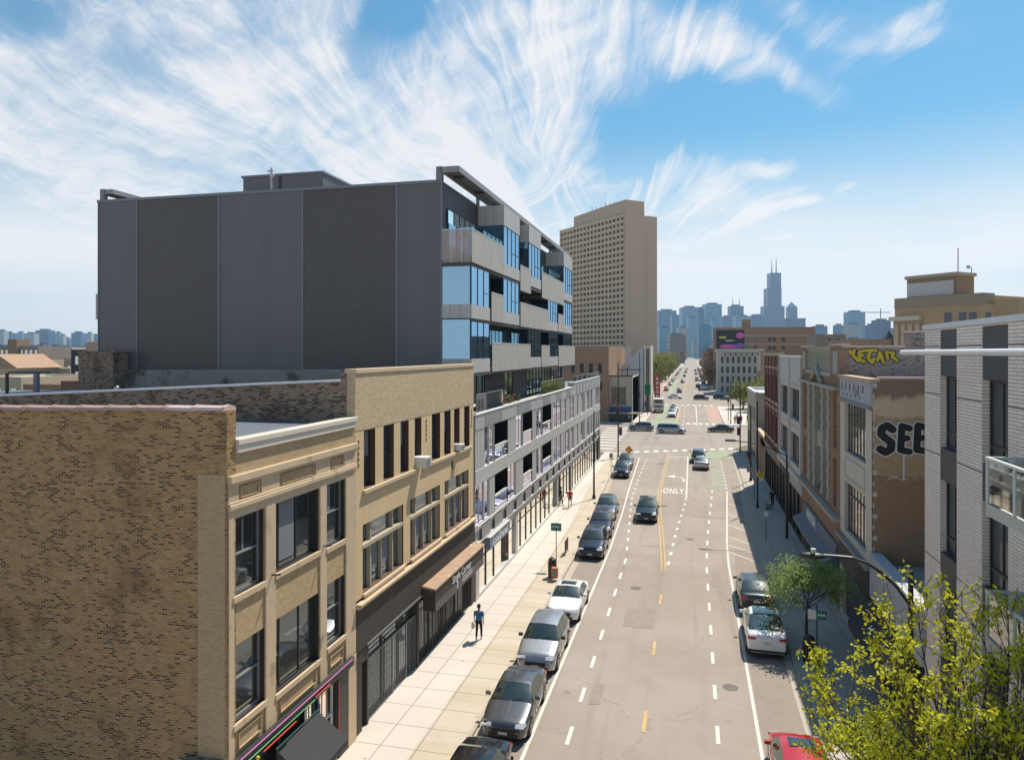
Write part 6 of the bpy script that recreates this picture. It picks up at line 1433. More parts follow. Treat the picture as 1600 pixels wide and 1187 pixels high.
# ------------------------------------------------------------------ people
SK = mat('skin', (.42, .25, .17), .6, var=.05)
HAIR = mat('dark hair', (.02, .015, .012), .7)
def skin_obj(name, verts, edges, radii, m, parent, sub=1, root=0):
    me = bpy.data.meshes.new(name); me.from_pydata(verts, edges, []); me.materials.append(m)
    o = bpy.data.objects.new(name, me); COL.objects.link(o); o.parent = parent
    o.modifiers.new('skin', 'SKIN').use_smooth_shade = True
    for i, r in enumerate(radii): me.skin_vertices[0].data[i].radius = (r, r) if isinstance(r, (int, float)) else r
    me.skin_vertices[0].data[root].use_root = True
    s_ = o.modifiers.new('sub', 'SUBSURF'); s_.levels = sub; s_.render_levels = sub; return o
def person(name_label, x, y, rz, shirt, trousers, stride=.28, shorts=False, arm=.18, h=1.75, bag=None, sleeves=True):
    t = local_thing('person', name_label, 'person'); k = h / 1.75
    st = stride; L_hip, R_hip = (-.09, 0, .93), (.09, 0, .93)
    lf, rf = (-.10, -st, .09), (.10, st, .12)
    V_ = [(0, 0, .98), (0, .01, 1.18), (0, 0, 1.38), (0, -.01, 1.50), (0, -.02, 1.60), (0, -.02, 1.70),
          L_hip, (-.10, -st * .62 - .03, .52), (-.10, -st, .09), (-.10, -st - .16, .05), R_hip, (.10, st * .30 - .05, .52), (.10, st, .14), (.10, st - .14, .06),
          (-.19, 0, 1.42), (-.24, .10 * arm / .18, 1.16), (-.25, .02 + arm * .4, .93), (.19, 0, 1.42), (.24, -.04, 1.16), (.26, -.12 - arm * .4, .94)]
    V_ = [(a * k, b * k, c * k) for a, b, c in V_]
    E_ = [(0, 1), (1, 2), (2, 3), (3, 4), (4, 5), (0, 6), (6, 7), (7, 8), (8, 9), (0, 10), (10, 11), (11, 12), (12, 13), (2, 14), (14, 15), (15, 16), (2, 17), (17, 18), (18, 19)]
    Rr = [(.15, .10), (.135, .09), (.15, .09), .055, .085, .065, .085, .055, .038, .035, .085, .055, .038, .035, .055, .038, .028, .055, .038, .028]
    b = skin_obj('body', V_, E_, Rr, SK, t, 1)
    # hands: five fingers each
    for (hx, hy, hz), s_ in ((V_[16], -1), (V_[19], 1)):
        hv = [(hx, hy, hz), (hx, hy, hz - .07)]; he = [(0, 1)]; hr = [.024, .030]
        for q, (dy, ln) in enumerate(((-.03, .062), (-.01, .075), (.01, .070), (.028, .055))):
            i = len(hv); hv += [(hx - s_ * .0, hy + dy, hz - .09), (hx - s_ * .012, hy + dy, hz - .09 - ln * .5), (hx - s_ * .03, hy + dy, hz - .09 - ln)]; he += [(1, i), (i, i + 1), (i + 1, i + 2)]; hr += [.010, .009, .008]
        i = len(hv); hv += [(hx - s_ * .01, hy - .045, hz - .045), (hx - s_ * .02, hy - .055, hz - .085)]; he += [(0, i), (i, i + 1)]; hr += [.011, .009]
        skin_obj('hand', hv, he, hr, SK, b, 1)
    sv = [V_[0], V_[1], V_[2], V_[14], V_[15], V_[17], V_[18]] ; sv[0] = (0, 0, .90 * k)
    mid = lambda p, q, a: tuple(p[i] + (q[i] - p[i]) * a for i in range(3))
    sv = [(0, 0, .84 * k), V_[1], (0, 0, 1.40 * k), V_[14], mid(V_[14], V_[15], .85), V_[17], mid(V_[17], V_[18], .85)]
    skin_obj('shirt', sv, [(0, 1), (1, 2), (2, 3), (3, 4), (2, 5), (5, 6)], [(.185, .135), (.165, .12), (.17, .11), .080, .064, .080, .064], shirt, b, 1)
    kn = .62 if shorts else .97
    tv = [(0, 0, .96 * k), V_[6], V_[7], mid(V_[7], V_[8], .9), V_[10], V_[11], mid(V_[11], V_[12], .9)]
    if shorts: tv = [(0, 0, .96 * k), V_[6], mid(V_[6], V_[7], .8), V_[10], mid(V_[10], V_[11], .8)]; te = [(0, 1), (1, 2), (0, 3), (3, 4)]; tr = [(.13, .10), .105, .085, .105, .085]
    else: te = [(0, 1), (1, 2), (2, 3), (0, 4), (4, 5), (5, 6)]; tr = [(.13, .10), .095, .068, .052, .10, .068, .052]
    skin_obj('trousers', tv, te, tr, trousers, b, 1)
    MB().ball((0, 0 * k, 1.72 * k), .108, sc=(.92, 1.05, 1.0)).build('hair', HAIR, b, smooth=True)
    fc = MB(); fc.ball((0, -.105 * k, 1.63 * k), .016); fc.build('nose', SK, b)
    for s_ in (-1, 1):
        MB().ball((s_ * .034, -.088, 1.655 * k), .010, nu=6, nv=4).build('eye', HAIR, b); MB().ball((s_ * .088, 0, 1.63 * k), .022, nu=6, nv=4).build('ear', SK, b)
    MB().box(-.022, .022, -.098, -.085, 1.578 * k, 1.588 * k).build('mouth', mat('lips', (.25, .08, .07), .6) if 'lips' not in M else M['lips'], b)
    for i in (8, 12):
        p = V_[i]; MB().ball((p[0], p[1] - .07, .055), .075, sc=(.62, 1.7, .62)).build('shoe', M['frame_white'], b, smooth=True)
    t.location = (x, y, .13); t.rotation_euler = (0, 0, R(rz)); return t
cl = {k: mat(k + ' cloth', c, .85, var=.12, scale=4) for k, c in dict(blue=(.02, .17, .32), black=(.012, .012, .014), red=(.50, .02, .03), grey=(.16, .16, .17), white=(.55, .55, .53), navy=(.03, .04, .09)).items()}
bp = person('person in a bright blue t-shirt and black leggings walking away on the left pavement', -10.38, 35.05, 184, cl['blue'], cl['black'], .16)
for ch in bp.children:
    for q in ch.children:
        pass
t = thing('bag', 'small pale bag hanging from the left hand of the person in blue', 'bag', (-10.7, 35.0, .8)); MB().box(-10.74, -10.60, 34.92, 35.10, .72, 1.0).build('bag_body', M['cream'], t, bevel=.03); MB().tube([(-10.67, 34.95, 1.0), (-10.66, 35.0, 1.12), (-10.67, 35.07, 1.0)], .008, 5).build('bag_handle', M['cream'], t)
person('person in a red shirt and dark shorts walking away by the shop windows', -11.05, 67.1, 182, cl['red'], cl['black'], .18, shorts=True)
person('person in black clothes leaning at the glass shop entrance beside the one in red', -12.0, 67.6, 120, cl['black'], cl['black'], .14)
person('person in dark clothes walking in the shade of the right pavement', 7.2, 71.6, 10, cl['black'], cl['black'], .2)
person('person in a dark top and red shorts on the right pavement far from the camera', 7.1, 99.5, 180, cl['black'], cl['red'], .2, shorts=True)
for i, (x, y, c1, c2, lab) in enumerate(((8.3, 153.5, 'grey', 'black', 'person in grey standing at the far right corner'), (9.6, 154.6, 'black', 'navy', 'person in black waiting under the trees at the far right corner'), (-12.6, 151.5, 'white', 'navy', 'person in a white top at the far left corner'),
                                         (10.9, 156.5, 'red', 'black', 'person in a red top at the far right corner under the tree'), (-14.2, 153, 'black', 'grey', 'person in black near the stone corner building'), (9.0, 158.8, 'white', 'grey', 'person in a pale top behind others at the far right corner'))):
    person(lab, x, y, 40 * i, cl[c1], cl[c2], .12)
# ------------------------------------------------------------------ trees
def leaf_mat(name, col, tr=.35):
    m, t, b = new_mat(name); oi = t.nodes.new('ShaderNodeObjectInfo'); v = posvec(t); f, _ = noise(t, v, 1.3, 3, .6); f2, _ = noise(t, v, 11, 2, .6)
    k = mth(t, 'ADD', mth(t, 'MULTIPLY', f, .7), mth(t, 'ADD', mth(t, 'MULTIPLY', f2, .5), .42))
    g = t.nodes.new('ShaderNodeVectorMath'); g.operation = 'SCALE'; g.inputs[0].default_value = col; t.links.new(k, g.inputs['Scale'])
    t.links.new(g.outputs[0], b.inputs['Base Color']); b.inputs['Roughness'].default_value = .6; b.inputs['Specular IOR Level'].default_value = .25
    tl = t.nodes.new('ShaderNodeBsdfTranslucent'); t.links.new(g.outputs[0], tl.inputs[0]); mx = t.nodes.new('ShaderNodeMixShader'); mx.inputs[0].default_value = tr
    t.links.new(b.outputs[0], mx.inputs[1]); t.links.new(tl.outputs[0], mx.inputs[2]); t.links.new(mx.outputs[0], t.nodes['Material Output'].inputs[0]); return m
M['leaf_lime'] = leaf_mat('fresh lime spring leaves', (.60, .60, .035), .42); M['leaf_mid'] = leaf_mat('fresh green leaves', (.30, .40, .13)); M['leaf_far'] = leaf_mat('olive green leaves', (.19, .205, .04)); M['leaf_brown'] = leaf_mat('budding brown green leaves', (.13, .115, .05))
M['bark'] = mat('grey brown bark', (.085, .062, .048), .9, var=.3, scale=6)
def leaf(mb, p, d, n, L, w):
    d = d.normalized(); s_ = d.cross(n)
    s_ = s_.normalized() * w if s_.length > 1e-4 else d.orthogonal().normalized() * w
    m_ = p + d * L * .5; dn = Vector((0, 0, -.12 * L))
    mb.face([p, m_ + s_, p + d * L + dn, m_ - s_])
def grow(rng, base, d0, length, rad, levels, spread, twig, curve=.12, upness=.12, nseg=4, kids=(3, 4)):
    """returns branch tubes and twig points with directions"""
    tubes, tips = [], []
    def rec(p, d, L, r, lv):
        pts = [p.copy()]; rs = [r]
        for k in range(nseg):
            d = (d + Vector((rng.gauss(0, curve), rng.gauss(0, curve), rng.gauss(0, curve) + upness * .4))).normalized(); p = p + d * L / nseg
            pts.append(p.copy()); rs.append(r * (1 - .55 * (k + 1) / nseg))
            if lv <= twig: tips.append((p.copy(), d.copy(), lv))
        tubes.append((pts, rs, lv))
        if lv > 0:
            for k in range(rng.randint(*kids) + (1 if lv == levels else 0)):
                t_ = rng.uniform(.35, 1.0); i = min(nseg - 1, int(t_ * nseg)); q = pts[i].lerp(pts[i + 1], t_ * nseg - i)
                ax = Vector((rng.gauss(0, 1), rng.gauss(0, 1), rng.gauss(0, 1))).cross(d)
                if ax.length < 1e-3: continue
                nd = (Matrix.Rotation(R(rng.uniform(*spread)), 3, ax.normalized()) @ d); nd.z += upness; nd.normalize()
                rec(q, nd, L * rng.uniform(.55, .78), rs[i] * .62, lv - 1)
    rec(Vector(base), Vector(d0), length, rad, levels); return tubes, tips
def tree_objs(t, tubes, tips, rng, leafm, per, L, w, clus, minr=.004):
    tr = MB()
    for pts, rs, lv in tubes: tr.tube(pts, [max(minr, q) for q in rs], 7 if lv >= 2 else 4, cap=False)
    tr.build('trunk', M['bark'], t, smooth=True)
    cr = MB()
    for p, d, lv in tips:
        for k in range(per):
            o = Vector((rng.gauss(0, clus), rng.gauss(0, clus), rng.gauss(0, clus) * .8)); n = Vector((rng.gauss(0, 1), rng.gauss(0, 1), rng.gauss(0, 1) + .8))
            dd = (o * 1.2 / max(clus, .01) * .6 + Vector((rng.gauss(0, .5), rng.gauss(0, .5), rng.gauss(0, .4)))); 
            if dd.length < .05: continue
            leaf(cr, p + o, dd, n, L * rng.uniform(.6, 1.25), w * rng.uniform(.7, 1.2))
    cr.build('crown', M[leafm], t)
# near lime tree at the bottom right
rng = random.Random(21)
t = thing('street_tree', 'yellow green spring tree filling the bottom right corner of the photo', 'tree', (5.6, 16.6, .14))
tubes = [([Vector((5.6, 16.6, .14)), Vector((5.62, 16.6, 1.6)), Vector((5.6, 16.65, 3.4))], [.16, .13, .12], 3)]; tips = []
def limb(target, kick, r0=.055):
    """a long limb from the fork to a given point, with side shoots all along its outer part"""
    p0 = Vector((5.6, 16.65, 2.9 + rng.uniform(-.5, .7))); p1 = Vector(target); n = 9; pts = []; c = (p0 + p1) / 2 + Vector(kick)
    for k in range(n + 1):
        q = k / n; p = p0 * (1 - q) ** 2 + c * 2 * q * (1 - q) + p1 * q * q; pts.append(p + Vector((rng.gauss(0, .05), rng.gauss(0, .05), rng.gauss(0, .05))) * (1 if 0 < k else 0))
    rs = [r0 * (1 - .82 * k / n) for k in range(n + 1)]; tubes.append((pts, rs, 3))
    for k in range(3, n + 1):
        d = (pts[k] - pts[k - 1]).normalized()
        for j in range((1 if k % 2 else 2) if k < n else 3):
            axv = Vector((rng.gauss(0, 1), rng.gauss(0, 1), rng.gauss(0, 1))).cross(d).normalized()
            nd = Matrix.Rotation(R(rng.uniform(28, 62) if k < n else rng.uniform(5, 30)), 3, axv) @ d; nd.z += .22; nd.normalize()
            L = rng.uniform(.55, 1.25) * (1.15 - .35 * k / n)
            a_, b_ = grow(rng, pts[k], nd, L, max(.012, rs[k] * .55), 1, (25, 55), 0, curve=.10, upness=.16, nseg=4, kids=(2, 3)); tubes.extend(a_); tips.extend(b_)
            tips.append((pts[k] + nd * L * .98, nd, 0))
for (px, py, dd, kz) in ((1378, 898, 17.5, .5), (1440, 905, 17.0, .6), (1375, 1010, 17.0, .4), (1410, 960, 16.0, .5), (1480, 900, 16.5, .9), (1500, 980, 15.5, .5), (1545, 930, 16.0, .8), (1590, 905, 15.5, .8), (1600, 990, 14.5, .6),
                         (1290, 1065, 18.2, .2), (1330, 1090, 17.0, .2), (1370, 1120, 16.0, .1), (1290, 1120, 17.4, 0), (1420, 1080, 15.5, .2), (1460, 1120, 14.8, .1), (1520, 1060, 14.6, .3), (1560, 1110, 14.2, .2), (1340, 1150, 16.4, 0), (1600, 1150, 13.8, 0), (1400, 1160, 15.4, 0), (1500, 1160, 14.6, 0), (1560, 1020, 18.0, .4), (1620, 1060, 16, .4), (1285, 1030, 18.4, .3), (1640, 930, 16, .8)):
    u = (px - 800) / 1140; x, y = cam2w(u * dd, dd); limb((min(x, 7.75), y, zat(py + (85 if py < 1000 else 40), dd)), (0, 0, kz - .25))
tips = [q for q in tips if q[0].x < 7.8 and rng.random() < .30]
tree_objs(t, tubes, tips, rng, 'leaf_lime', 8, .12, .036, .050, minr=.008)
# feathery greener tree standing in the pavement in half shade
rng = random.Random(4)
t = thing('street_tree', 'small green street tree growing from the shaded right pavement beside the bin', 'tree', (5.45, 38.4, .14))
tubes = [([Vector((5.45, 38.4, .14)), Vector((5.45, 38.4, 1.2)), Vector((5.5, 38.4, 2.1))], [.09, .075, .07], 3)]; tips = []
for k, (dx, dy, dz) in enumerate(((-1, .1, .75), (-.5, .8, .8), (.6, .6, .8), (.9, -.2, .7), (-.2, -.8, .8), (0, 0, 1.3), (-.9, -.5, .35), (.8, .5, .3), (-.5, .2, 1.2), (1.0, .1, .5))):
    a, b = grow(rng, (5.5, 38.4, 1.75 + .06 * k), Vector((dx, dy, dz)).normalized(), 1.45, .030, 2, (25, 60), 0, upness=.05); tubes += a; tips += b
tree_objs(t, tubes, tips, rng, 'leaf_mid', 11, .13, .04, .15)
# a second bush-like tree lower on the same pavement
rng = random.Random(8)
t = thing('street_tree', 'small feathery green tree low behind the lime tree on the right pavement', 'tree', (5.3, 23.8, .14))
tubes = [([Vector((5.3, 23.8, .14)), Vector((5.3, 23.8, 1.0)), Vector((5.28, 23.8, 1.8))], [.07, .06, .05], 3)]; tips = []
for k, (dx, dy, dz) in enumerate(((-1, .1, .9), (-.4, .7, .9), (.6, .6, 1), (.9, -.2, .9), (-.2, -.8, 1), (0, 0, 1.3), (-.5, -.3, 1.2))):
    a, b = grow(rng, (5.28, 23.8, 1.45 + .05 * k), Vector((dx, dy, dz)).normalized(), 1.2, .026, 2, (20, 50), 1, upness=.15); tubes += a; tips += b
tree_objs(t, tubes, tips, rng, 'leaf_mid', 9, .10, .028, .07)
# far trees: three kinds, then copies
def far_tree(seed, label, lm, h, r, n, lab_cat='tree'):
    rng = random.Random(seed); t = local_thing('street_tree', label, 'tree'); tr = MB()
    tr.tube([(0, 0, 0), (.05, 0, h * .25), (0, .05, h * .55)], [.22, .17, .10], 7); lim = []
    for k in range(7):
        a = rng.uniform(0, 6.28); e = Vector((math.cos(a) * r * rng.uniform(.4, .8), math.sin(a) * r * rng.uniform(.4, .8), h * rng.uniform(.5, .9))); tr.tube([(0, 0, h * rng.uniform(.22, .42)), tuple(e * .5 + Vector((0, 0, h * .2))), tuple(e)], [.10, .07, .03], 5); lim.append(e)
    tr.build('trunk', M['bark'], t)
    cl_ = [(Vector((rng.gauss(0, r * .45), rng.gauss(0, r * .45), h * .62 + rng.gauss(0, h * .17))), rng.uniform(.18, .42) * r) for k in range(26)] + [(e, .35 * r) for e in lim]
    cr = MB()
    for k in range(n):
        c, q = rng.choice(cl_); v = Vector((rng.gauss(0, 1), rng.gauss(0, 1), rng.gauss(0, .8))).normalized() * q * rng.uniform(.5, 1.05)
        leaf(cr, c + v, Vector((rng.gauss(0, 1), rng.gauss(0, 1), rng.gauss(0, .6))), Vector((rng.gauss(0, .6), rng.gauss(0, .6), 1)), .42 * rng.uniform(.6, 1.3), .17)
    cr.build('crown', M[lm], t); return t
fa = far_tree(1, 'olive green street tree, nearest of the row left of the far street', 'leaf_far', 13.2, 4.2, 3600)
fb = far_tree(2, 'brownish budding street tree right of the far street, nearest of its row', 'leaf_brown', 11.0, 3.6, 2600)
fc_ = far_tree(3, 'low yellow olive tree spreading before the white arched building', 'leaf_far', 7.4, 3.8, 3200)
fa.location = (-13.6, 272, 0); r_ = random.Random(2)
for k in range(1, 40):
    q = r_.uniform(.82, 1.12); src = fa if k % 4 else fb
    o = dup(src, (-13.4 - (k % 2) * 6.5 + r_.uniform(-.8, .8), 272 + k * 10 + r_.uniform(-2, 2), 0), r_.uniform(0, 6), ('green' if k % 4 else 'brownish') + ' tree, %s down the row left of the far street' % ordn(k + 1), (q, q, q)); o['group'] = 'trees left of the far street'
fb.location = (9.4, 300, 0)
for k in range(1, 26):
    q = r_.uniform(.7, 1.0); o = dup(fb if k % 3 else fa, (9.0 + (k % 2) * 2 + r_.uniform(-.6, .6), 300 + k * 13, 0), r_.uniform(0, 6), ('brownish' if k % 3 else 'green') + ' tree, %s down the row right of the far street' % ordn(k + 1), (q, q, q)); o['group'] = 'trees right of the far street'
fc_.location = (12.6, 196, .1)
for (x, y, q, l) in ((18.5, 200, 1.05, 'low olive tree right of the spreading one before the white arched building'), (15.2, 187, .9, 'low olive tree nearest the beige corner block at the far right corner'), (24, 205, 1.0, 'olive tree mostly hidden behind the beige corner block')):
    dup(fc_, (x, y, .1), r_.uniform(0, 6), l, (q, q, q))
dup(fb, (20.5, 193, .1), 1.0, 'brown budding tree behind the beige corner block at the far right', (.66, .66, .66))
# ------------------------------------------------------------------ buildings beyond the junction, left
def simple_building(label, x0, x1, y0, y1, z, wall, roof='roof_dark', wins=None, cat='building', name='brick_building', par=.5, sides='S', ww=1.1, wh=1.7, gm='glass_far', trim=None):
    """box with parapet; wins: list of (wall side, [u], [z]) of real openings"""
    t = thing(name, label, cat, ((x0 + x1) / 2, (y0 + y1) / 2, 0))
    MB().box(x0, x1, y0, y1, 0, z).build('wall', M[wall], t)
    p = MB()
    for q in ((x0, x1, y0, y0 + .3), (x0, x1, y1 - .3, y1), (x0, x0 + .3, y0 + .3, y1 - .3), (x1 - .3, x1, y0 + .3, y1 - .3)): p.box(*q, z, z + par)
    p.build('parapet', M[trim or wall], t)
    MB().box(x0 + .3, x1 - .3, y0 + .3, y1 - .3, z, z + .06).build('roof', M[roof], t)
    for (s_, us, zs) in (wins or []):
        fr = {'S': FY(y0, -1), 'E': FX(x1, 1), 'W': FX(x0, -1)}[s_]
        for u in us:
            for v in zs:
                mb = MB(fr); mb.box(u - ww / 2 - .08, u + ww / 2 + .08, .002, .06, v - .1, v); mb.box(u - ww / 2 - .05, u - ww / 2, .002, .05, v, v + wh); mb.box(u + ww / 2, u + ww / 2 + .05, .002, .05, v, v + wh); mb.box(u - ww / 2 - .05, u + ww / 2 + .05, .002, .05, v + wh, v + wh + .08)
                o = mb.build('window', M['frame_tan' if trim is None else trim], t); MB(fr).box(u - ww / 2, u + ww / 2, .002, .02, v, v + wh).build('pane', M[gm], o)
    return t
x0 = at(880, 545, 152)[0]; x1 = at(951, 545, 152)[0]; zt = at(930, 541, 152)[1]
simple_building('brown brick building standing behind the podium across the junction', x0 - 12, x1, 152, 190, zt - .5, 'brown_brick', wins=[('S', [x1 - 1.8 - k * 1.9 for k in range(9)], [zt - 5.6, zt - 9.3])], ww=.9, wh=2.1)
xs0, xs1 = at(951, 590, 153)[0], at(988, 590, 153)[0]; zs = at(970, 588, 153)[1]
t = thing('stone_building', 'grey stone corner building with a deep dark opening and a blue painted shop front', 'building', (xs0 + 2.5, 158, 0))
q = MB(FY(153, -1)); q.holes(xs0, xs1, 0, zs, [(xs0 + .5, xs1 - 1.3, 3.6, zs - 2.2)], 1.0); q.build('wall', M['beige'], t)
MB().box(xs0 + .02, xs1, 154.1, 172, 0, zs - .3).build('core', M['panel_light'], t); MB().box(xs0 + .45, xs1 - 1.2, 153.8, 154.05, 3.5, zs - 2.1).build('dark_opening', M['glass_brown'], t)
MB().box(xs1 - .05, xs1 + .0, 153, 172, 0, zs).build('side_wall', M['cream'], t); MB().box(xs0 - .1, xs1 + .15, 152.8, 153.1, zs, zs + .25).build('cornice', M['frame_dark'], t)
MB().box(xs0 + .3, xs1 - .2, 152.85, 152.97, 2.2, 3.3).build('painted_front', mat('blue painted boards', (.04, .09, .22), .7, var=.5, scale=1.5, dirt=((.45, .12, .10), .5, .62)), t)
MB().box(xs0 - 1, xs1 + 2.2, 151.2, 153, 1.95, 2.15).build('front_canopy', M['frame_tan'], t); MB().box(xs0 + .3, xs1 - .2, 152.8, 152.95, .1, 1.9).build('shop_window', M['glass_dark'], t)
t = thing('white_building', 'white walled building with a long sloping roof edge beyond the stone corner building', 'building', (-15, 190, 0))
Yw = 180; q = [at(950, 590, Yw), at(1005, 541, Yw), at(1005, 640, Yw)]
MB().extr([(q[0][0], 0), (q[2][0], 0), (q[1][0], q[1][1]), (q[0][0], q[0][1])], Yw, Yw + 22, 1).build('wall', mat('pale blue white wall', (.50, .54, .58), .7, var=.05), t)
xw = at(1006, 541, Yw)[0]; zw = at(1006, 541, Yw)[1]
MB().box(xw, xw + .5, Yw - .1, Yw + 10, 0, zw + .15).build('portal_pier', M['cream'], t); xe = at(1017, 541, Yw)[0]; MB().box(xe - .35, xe, Yw - .1, Yw + 10, 0, zw + .15).build('portal_pier', M['cream'], t)
MB().box(xw + .5, xe - .35, Yw - .1, Yw + 10, zw - .6, zw + .15).build('portal_head', M['cream'], t); MB().box(xw + .5, xe - .35, Yw + 1, Yw + 1.2, 0, zw - .6).build('portal_back', M['panel_mid'], t)
xa, za = at(980, 541, 172); xb = at(986, 541, 172)[0]
t = thing('billboard', 'tall narrow billboard on a thin frame above the stone corner building', 'billboard', ((xa + xb) / 2, 172, zs)); MB().box(xa - .5, xb - .1, 172, 172.3, za - 5.2, za).build('board', mat('faded poster board', (.50, .46, .47), .6, var=.25, scale=1.2), t); MB().box((xa + xb) / 2 - .5, (xa + xb) / 2 - .3, 172.3, 172.5, zs - .3, za - 1).build('board_post', M['black_metal'], t)
MB().box(xa - 2.6, xb + 2.4, 171.2, 173, zs + .9, zs + 1.1).build('sign_platform', M['black_metal'], t)
for i, (y0, y1, a, b, h, w) in enumerate(((205, 206, 0, 0, 0, ''),)): pass
simple_building('narrow tan brick shop building beside the red banner', -24, -14.6, 192, 204, 12, 'tan_far_brick', wins=[('E', [194, 197, 200, 203], [4, 8])])
# ---- beige residential tower, turned to the other street grid
cx, cy = cam2w(54.3, 350); ax = Vector(cam2w(-.468, .883)); bx_ = Vector(cam2w(.883, .468)); ang = math.atan2(ax.y, ax.x)
t = thing('residential_tower', 'tall beige concrete tower with a grid of small windows behind the dark modern block', 'tower', (cx, cy, 0))
def bw(p, q): v = Vector((cx, cy)) + ax * p + bx_ * q; return (v.x, v.y)
TH = 82.0
MB().prism([bw(.6, 0), bw(.6, 11.6), bw(59.4, 11.6), bw(59.4, .6), bw(.61, .6)][:0] or [bw(0, 0), bw(0, 11.6), bw(59.4, 11.6), bw(59.4, .9), bw(1.0, .9), bw(1.0, 0)], 0, TH).build('wall', M['tower_beige'], t)
MB().prism([bw(2.0, 11.65), bw(2.0, 21), bw(55, 21), bw(55, 11.65)], 0, TH - .3).build('rear_wall', M['tower_beige'], t)
MB().prism([bw(.05, .3), bw(.05, 11.5), bw(50, 11.5), bw(50, 3), bw(10, .3)], TH, TH + 6.0).build('penthouse', M['tower_beige'], t)
frt = lambda u, w, v: (*(lambda p: (p.x, p.y))(Vector((cx, cy)) + ax * u - bx_ * w), v)
g = MB(frt); nb = 18; fl = 2.86
for k in range(nb + 1): u = 1.0 + k * (58.4 / nb); g.box(u - .42, u + .42, -.9, .0, 14, TH)
for k in range(25): z = TH - 1.3 - k * fl; g.box(1.0, 59.4, -.9, -.04, z - .62, z + .62)
g.build('facade_grid', mat('beige concrete grid', (.66, .51, .33), .85, var=.05, scale=.1), t)
for k in range(25):
    z = TH - 1.3 - k * fl; MB(frt).box(1.1, 59.3, -.88, -.62, z - fl + .62, z - .62).build('window_band', grid_mat('tower windows', (.10, .09, .08), (.03, .035, .04), 58.4 / nb, fl, .5, 1.1) if 'tw' not in M else M['tw'], t)
    M['tw'] = t.children[-1].data.materials[0] if 'tw' not in M else M['tw']
for k in range(6):
    p = bw(14 + k * 4, 4); MB().tube([(p[0], p[1], TH + 6), (p[0], p[1], TH + 7.6 + (k % 3) * .7)], .15, 5).build('roof_mast', M['frame_grey'], t)
# ---- right side beyond the junction
Yv = 266; xl, zl = at(1121, 546, Yv); xr = at(1193, 546, Yv)[0]
t = thing('arched_building', 'pale grey building with three visible rows of dark arched windows and a bracketed cornice', 'building', ((xl + xr) / 2, Yv + 8, 0))
M['pale_paint'] = mat('pale grey green painted stone', (.42, .43, .38), .75, var=.06, scale=.6, streak=.06)
MB().box(xl, xr - 2.3, Yv, Yv + 18, 0, zl - 1.0).build('wall', M['pale_paint'], t); MB().box(xl - .4, xr + .3, Yv - .6, Yv + 18, zl - 1.0, zl - .2).build('cornice', M['pale_paint'], t); MB().box(xl - .6, xr + .4, Yv - .9, Yv + 18.2, zl - .2, zl + .15).build('cornice_top', M['cream'], t)
frv = FY(Yv, -1)
for c in range(7):
    u = xl + 1.6 + c * 1.83
    for r in range(4):
        v = zl - 4.7 - r * 3.45
        mb = MB(frv); mb.box(u - .42, u + .42, .002, .03, v, v + 1.9)
        mb.face([(u + .42 * math.cos(a * math.pi / 8), .031, v + 1.9 + .42 * math.sin(a * math.pi / 8)) for a in range(9)]); mb.build('window', M['glass_far'], t)
    MB(frv).box(u + .75, u + 1.08, .002, .16, zl - 14, zl - 1.6).build('pilaster', M['pale_paint'], t); MB(frv).box(u + .77, u + 1.06, .17, .5, zl - 2.2, zl - 1.0).build('bracket', M['frame_dark'], t)
for r in range(4): MB(frv).box(xl, xr - 2.4, .002, .10, zl - 5.1 - r * 3.45, zl - 4.85 - r * 3.45).build('band_course', M['pale_paint'], t)
MB().box(xr - 2.28, xr + .3, Yv - .1, Yv + 17, zl - 7.4, zl - 1.02).build('white_board', M['panel_white'], t); MB().box(xr - 2.28, xr + .2, Yv + .1, Yv + 17, 0, zl - 7.4).build('side_wing', M['brown_brick'], t)
Yb = 300; xl, zl = at(1117, 513, Yb); xr = at(1274, 513, Yb)[0]; xm = at(1163, 513, Yb)[0]
t = thing('brick_building', 'long orange brown brick building with a dark abstract mural on its left end', 'building', ((xl + xr) / 2, Yb + 10, 0))
MB().box(xl, xr, Yb, Yb + 24, 0, zl).build('wall', M['tan_far_brick'] if False else M['brown_brick'], t); MB().box(xl - .1, xr + .1, Yb - .1, Yb + 24.1, zl, zl + .3).build('coping', M['tan_far_brick'], t)
a, b = at(1160, 499, Yb + 2), at(1173, 499, Yb + 2); MB().box(a[0], b[0], Yb + 2, Yb + 6, zl, a[1]).build('stair_head', M['tan_far_brick'], t)
frb = FY(Yb, -1)
for px in (1167, 1180, 1203, 1210, 1224):
    for py in (529, 542):
        u, v = at(px, py, Yb); MB(frb).box(u - .65, u + .65, .002, .05, v - 1.1, v + .5).build('window', M['glass_far'], t)
for z in (zl - 3.0, zl - 6.3): MB(frb).box(xm + .3, xr, .002, .06, z - .15, z + .1).build('band_course', M['limestone'], t)
mu = MB(frb).box(xl + .6, xm, .002, .08, zl - 8.2, zl - .7).build('mural', mat('dark navy mural ground', (.012, .016, .03), .6, var=.3, scale=.6), t)
def disc(cx_, cz, rx, rz, m, d, a0=0, a1=2 * math.pi):
    n = 18; MB(frb).face([(cx_ + rx * math.cos(a0 + (a1 - a0) * k / n), d, cz + rz * math.sin(a0 + (a1 - a0) * k / n)) for k in range(n + 1)]).build('painted_shape', m, mu)
pk_, pu, ye, ow = mat('pink mural paint', (.62, .10, .36), .6), mat('purple mural paint', (.22, .10, .38), .6), mat('yellow mural paint', (.55, .50, .05), .6), mat('off white mural paint', (.6, .58, .52), .6)
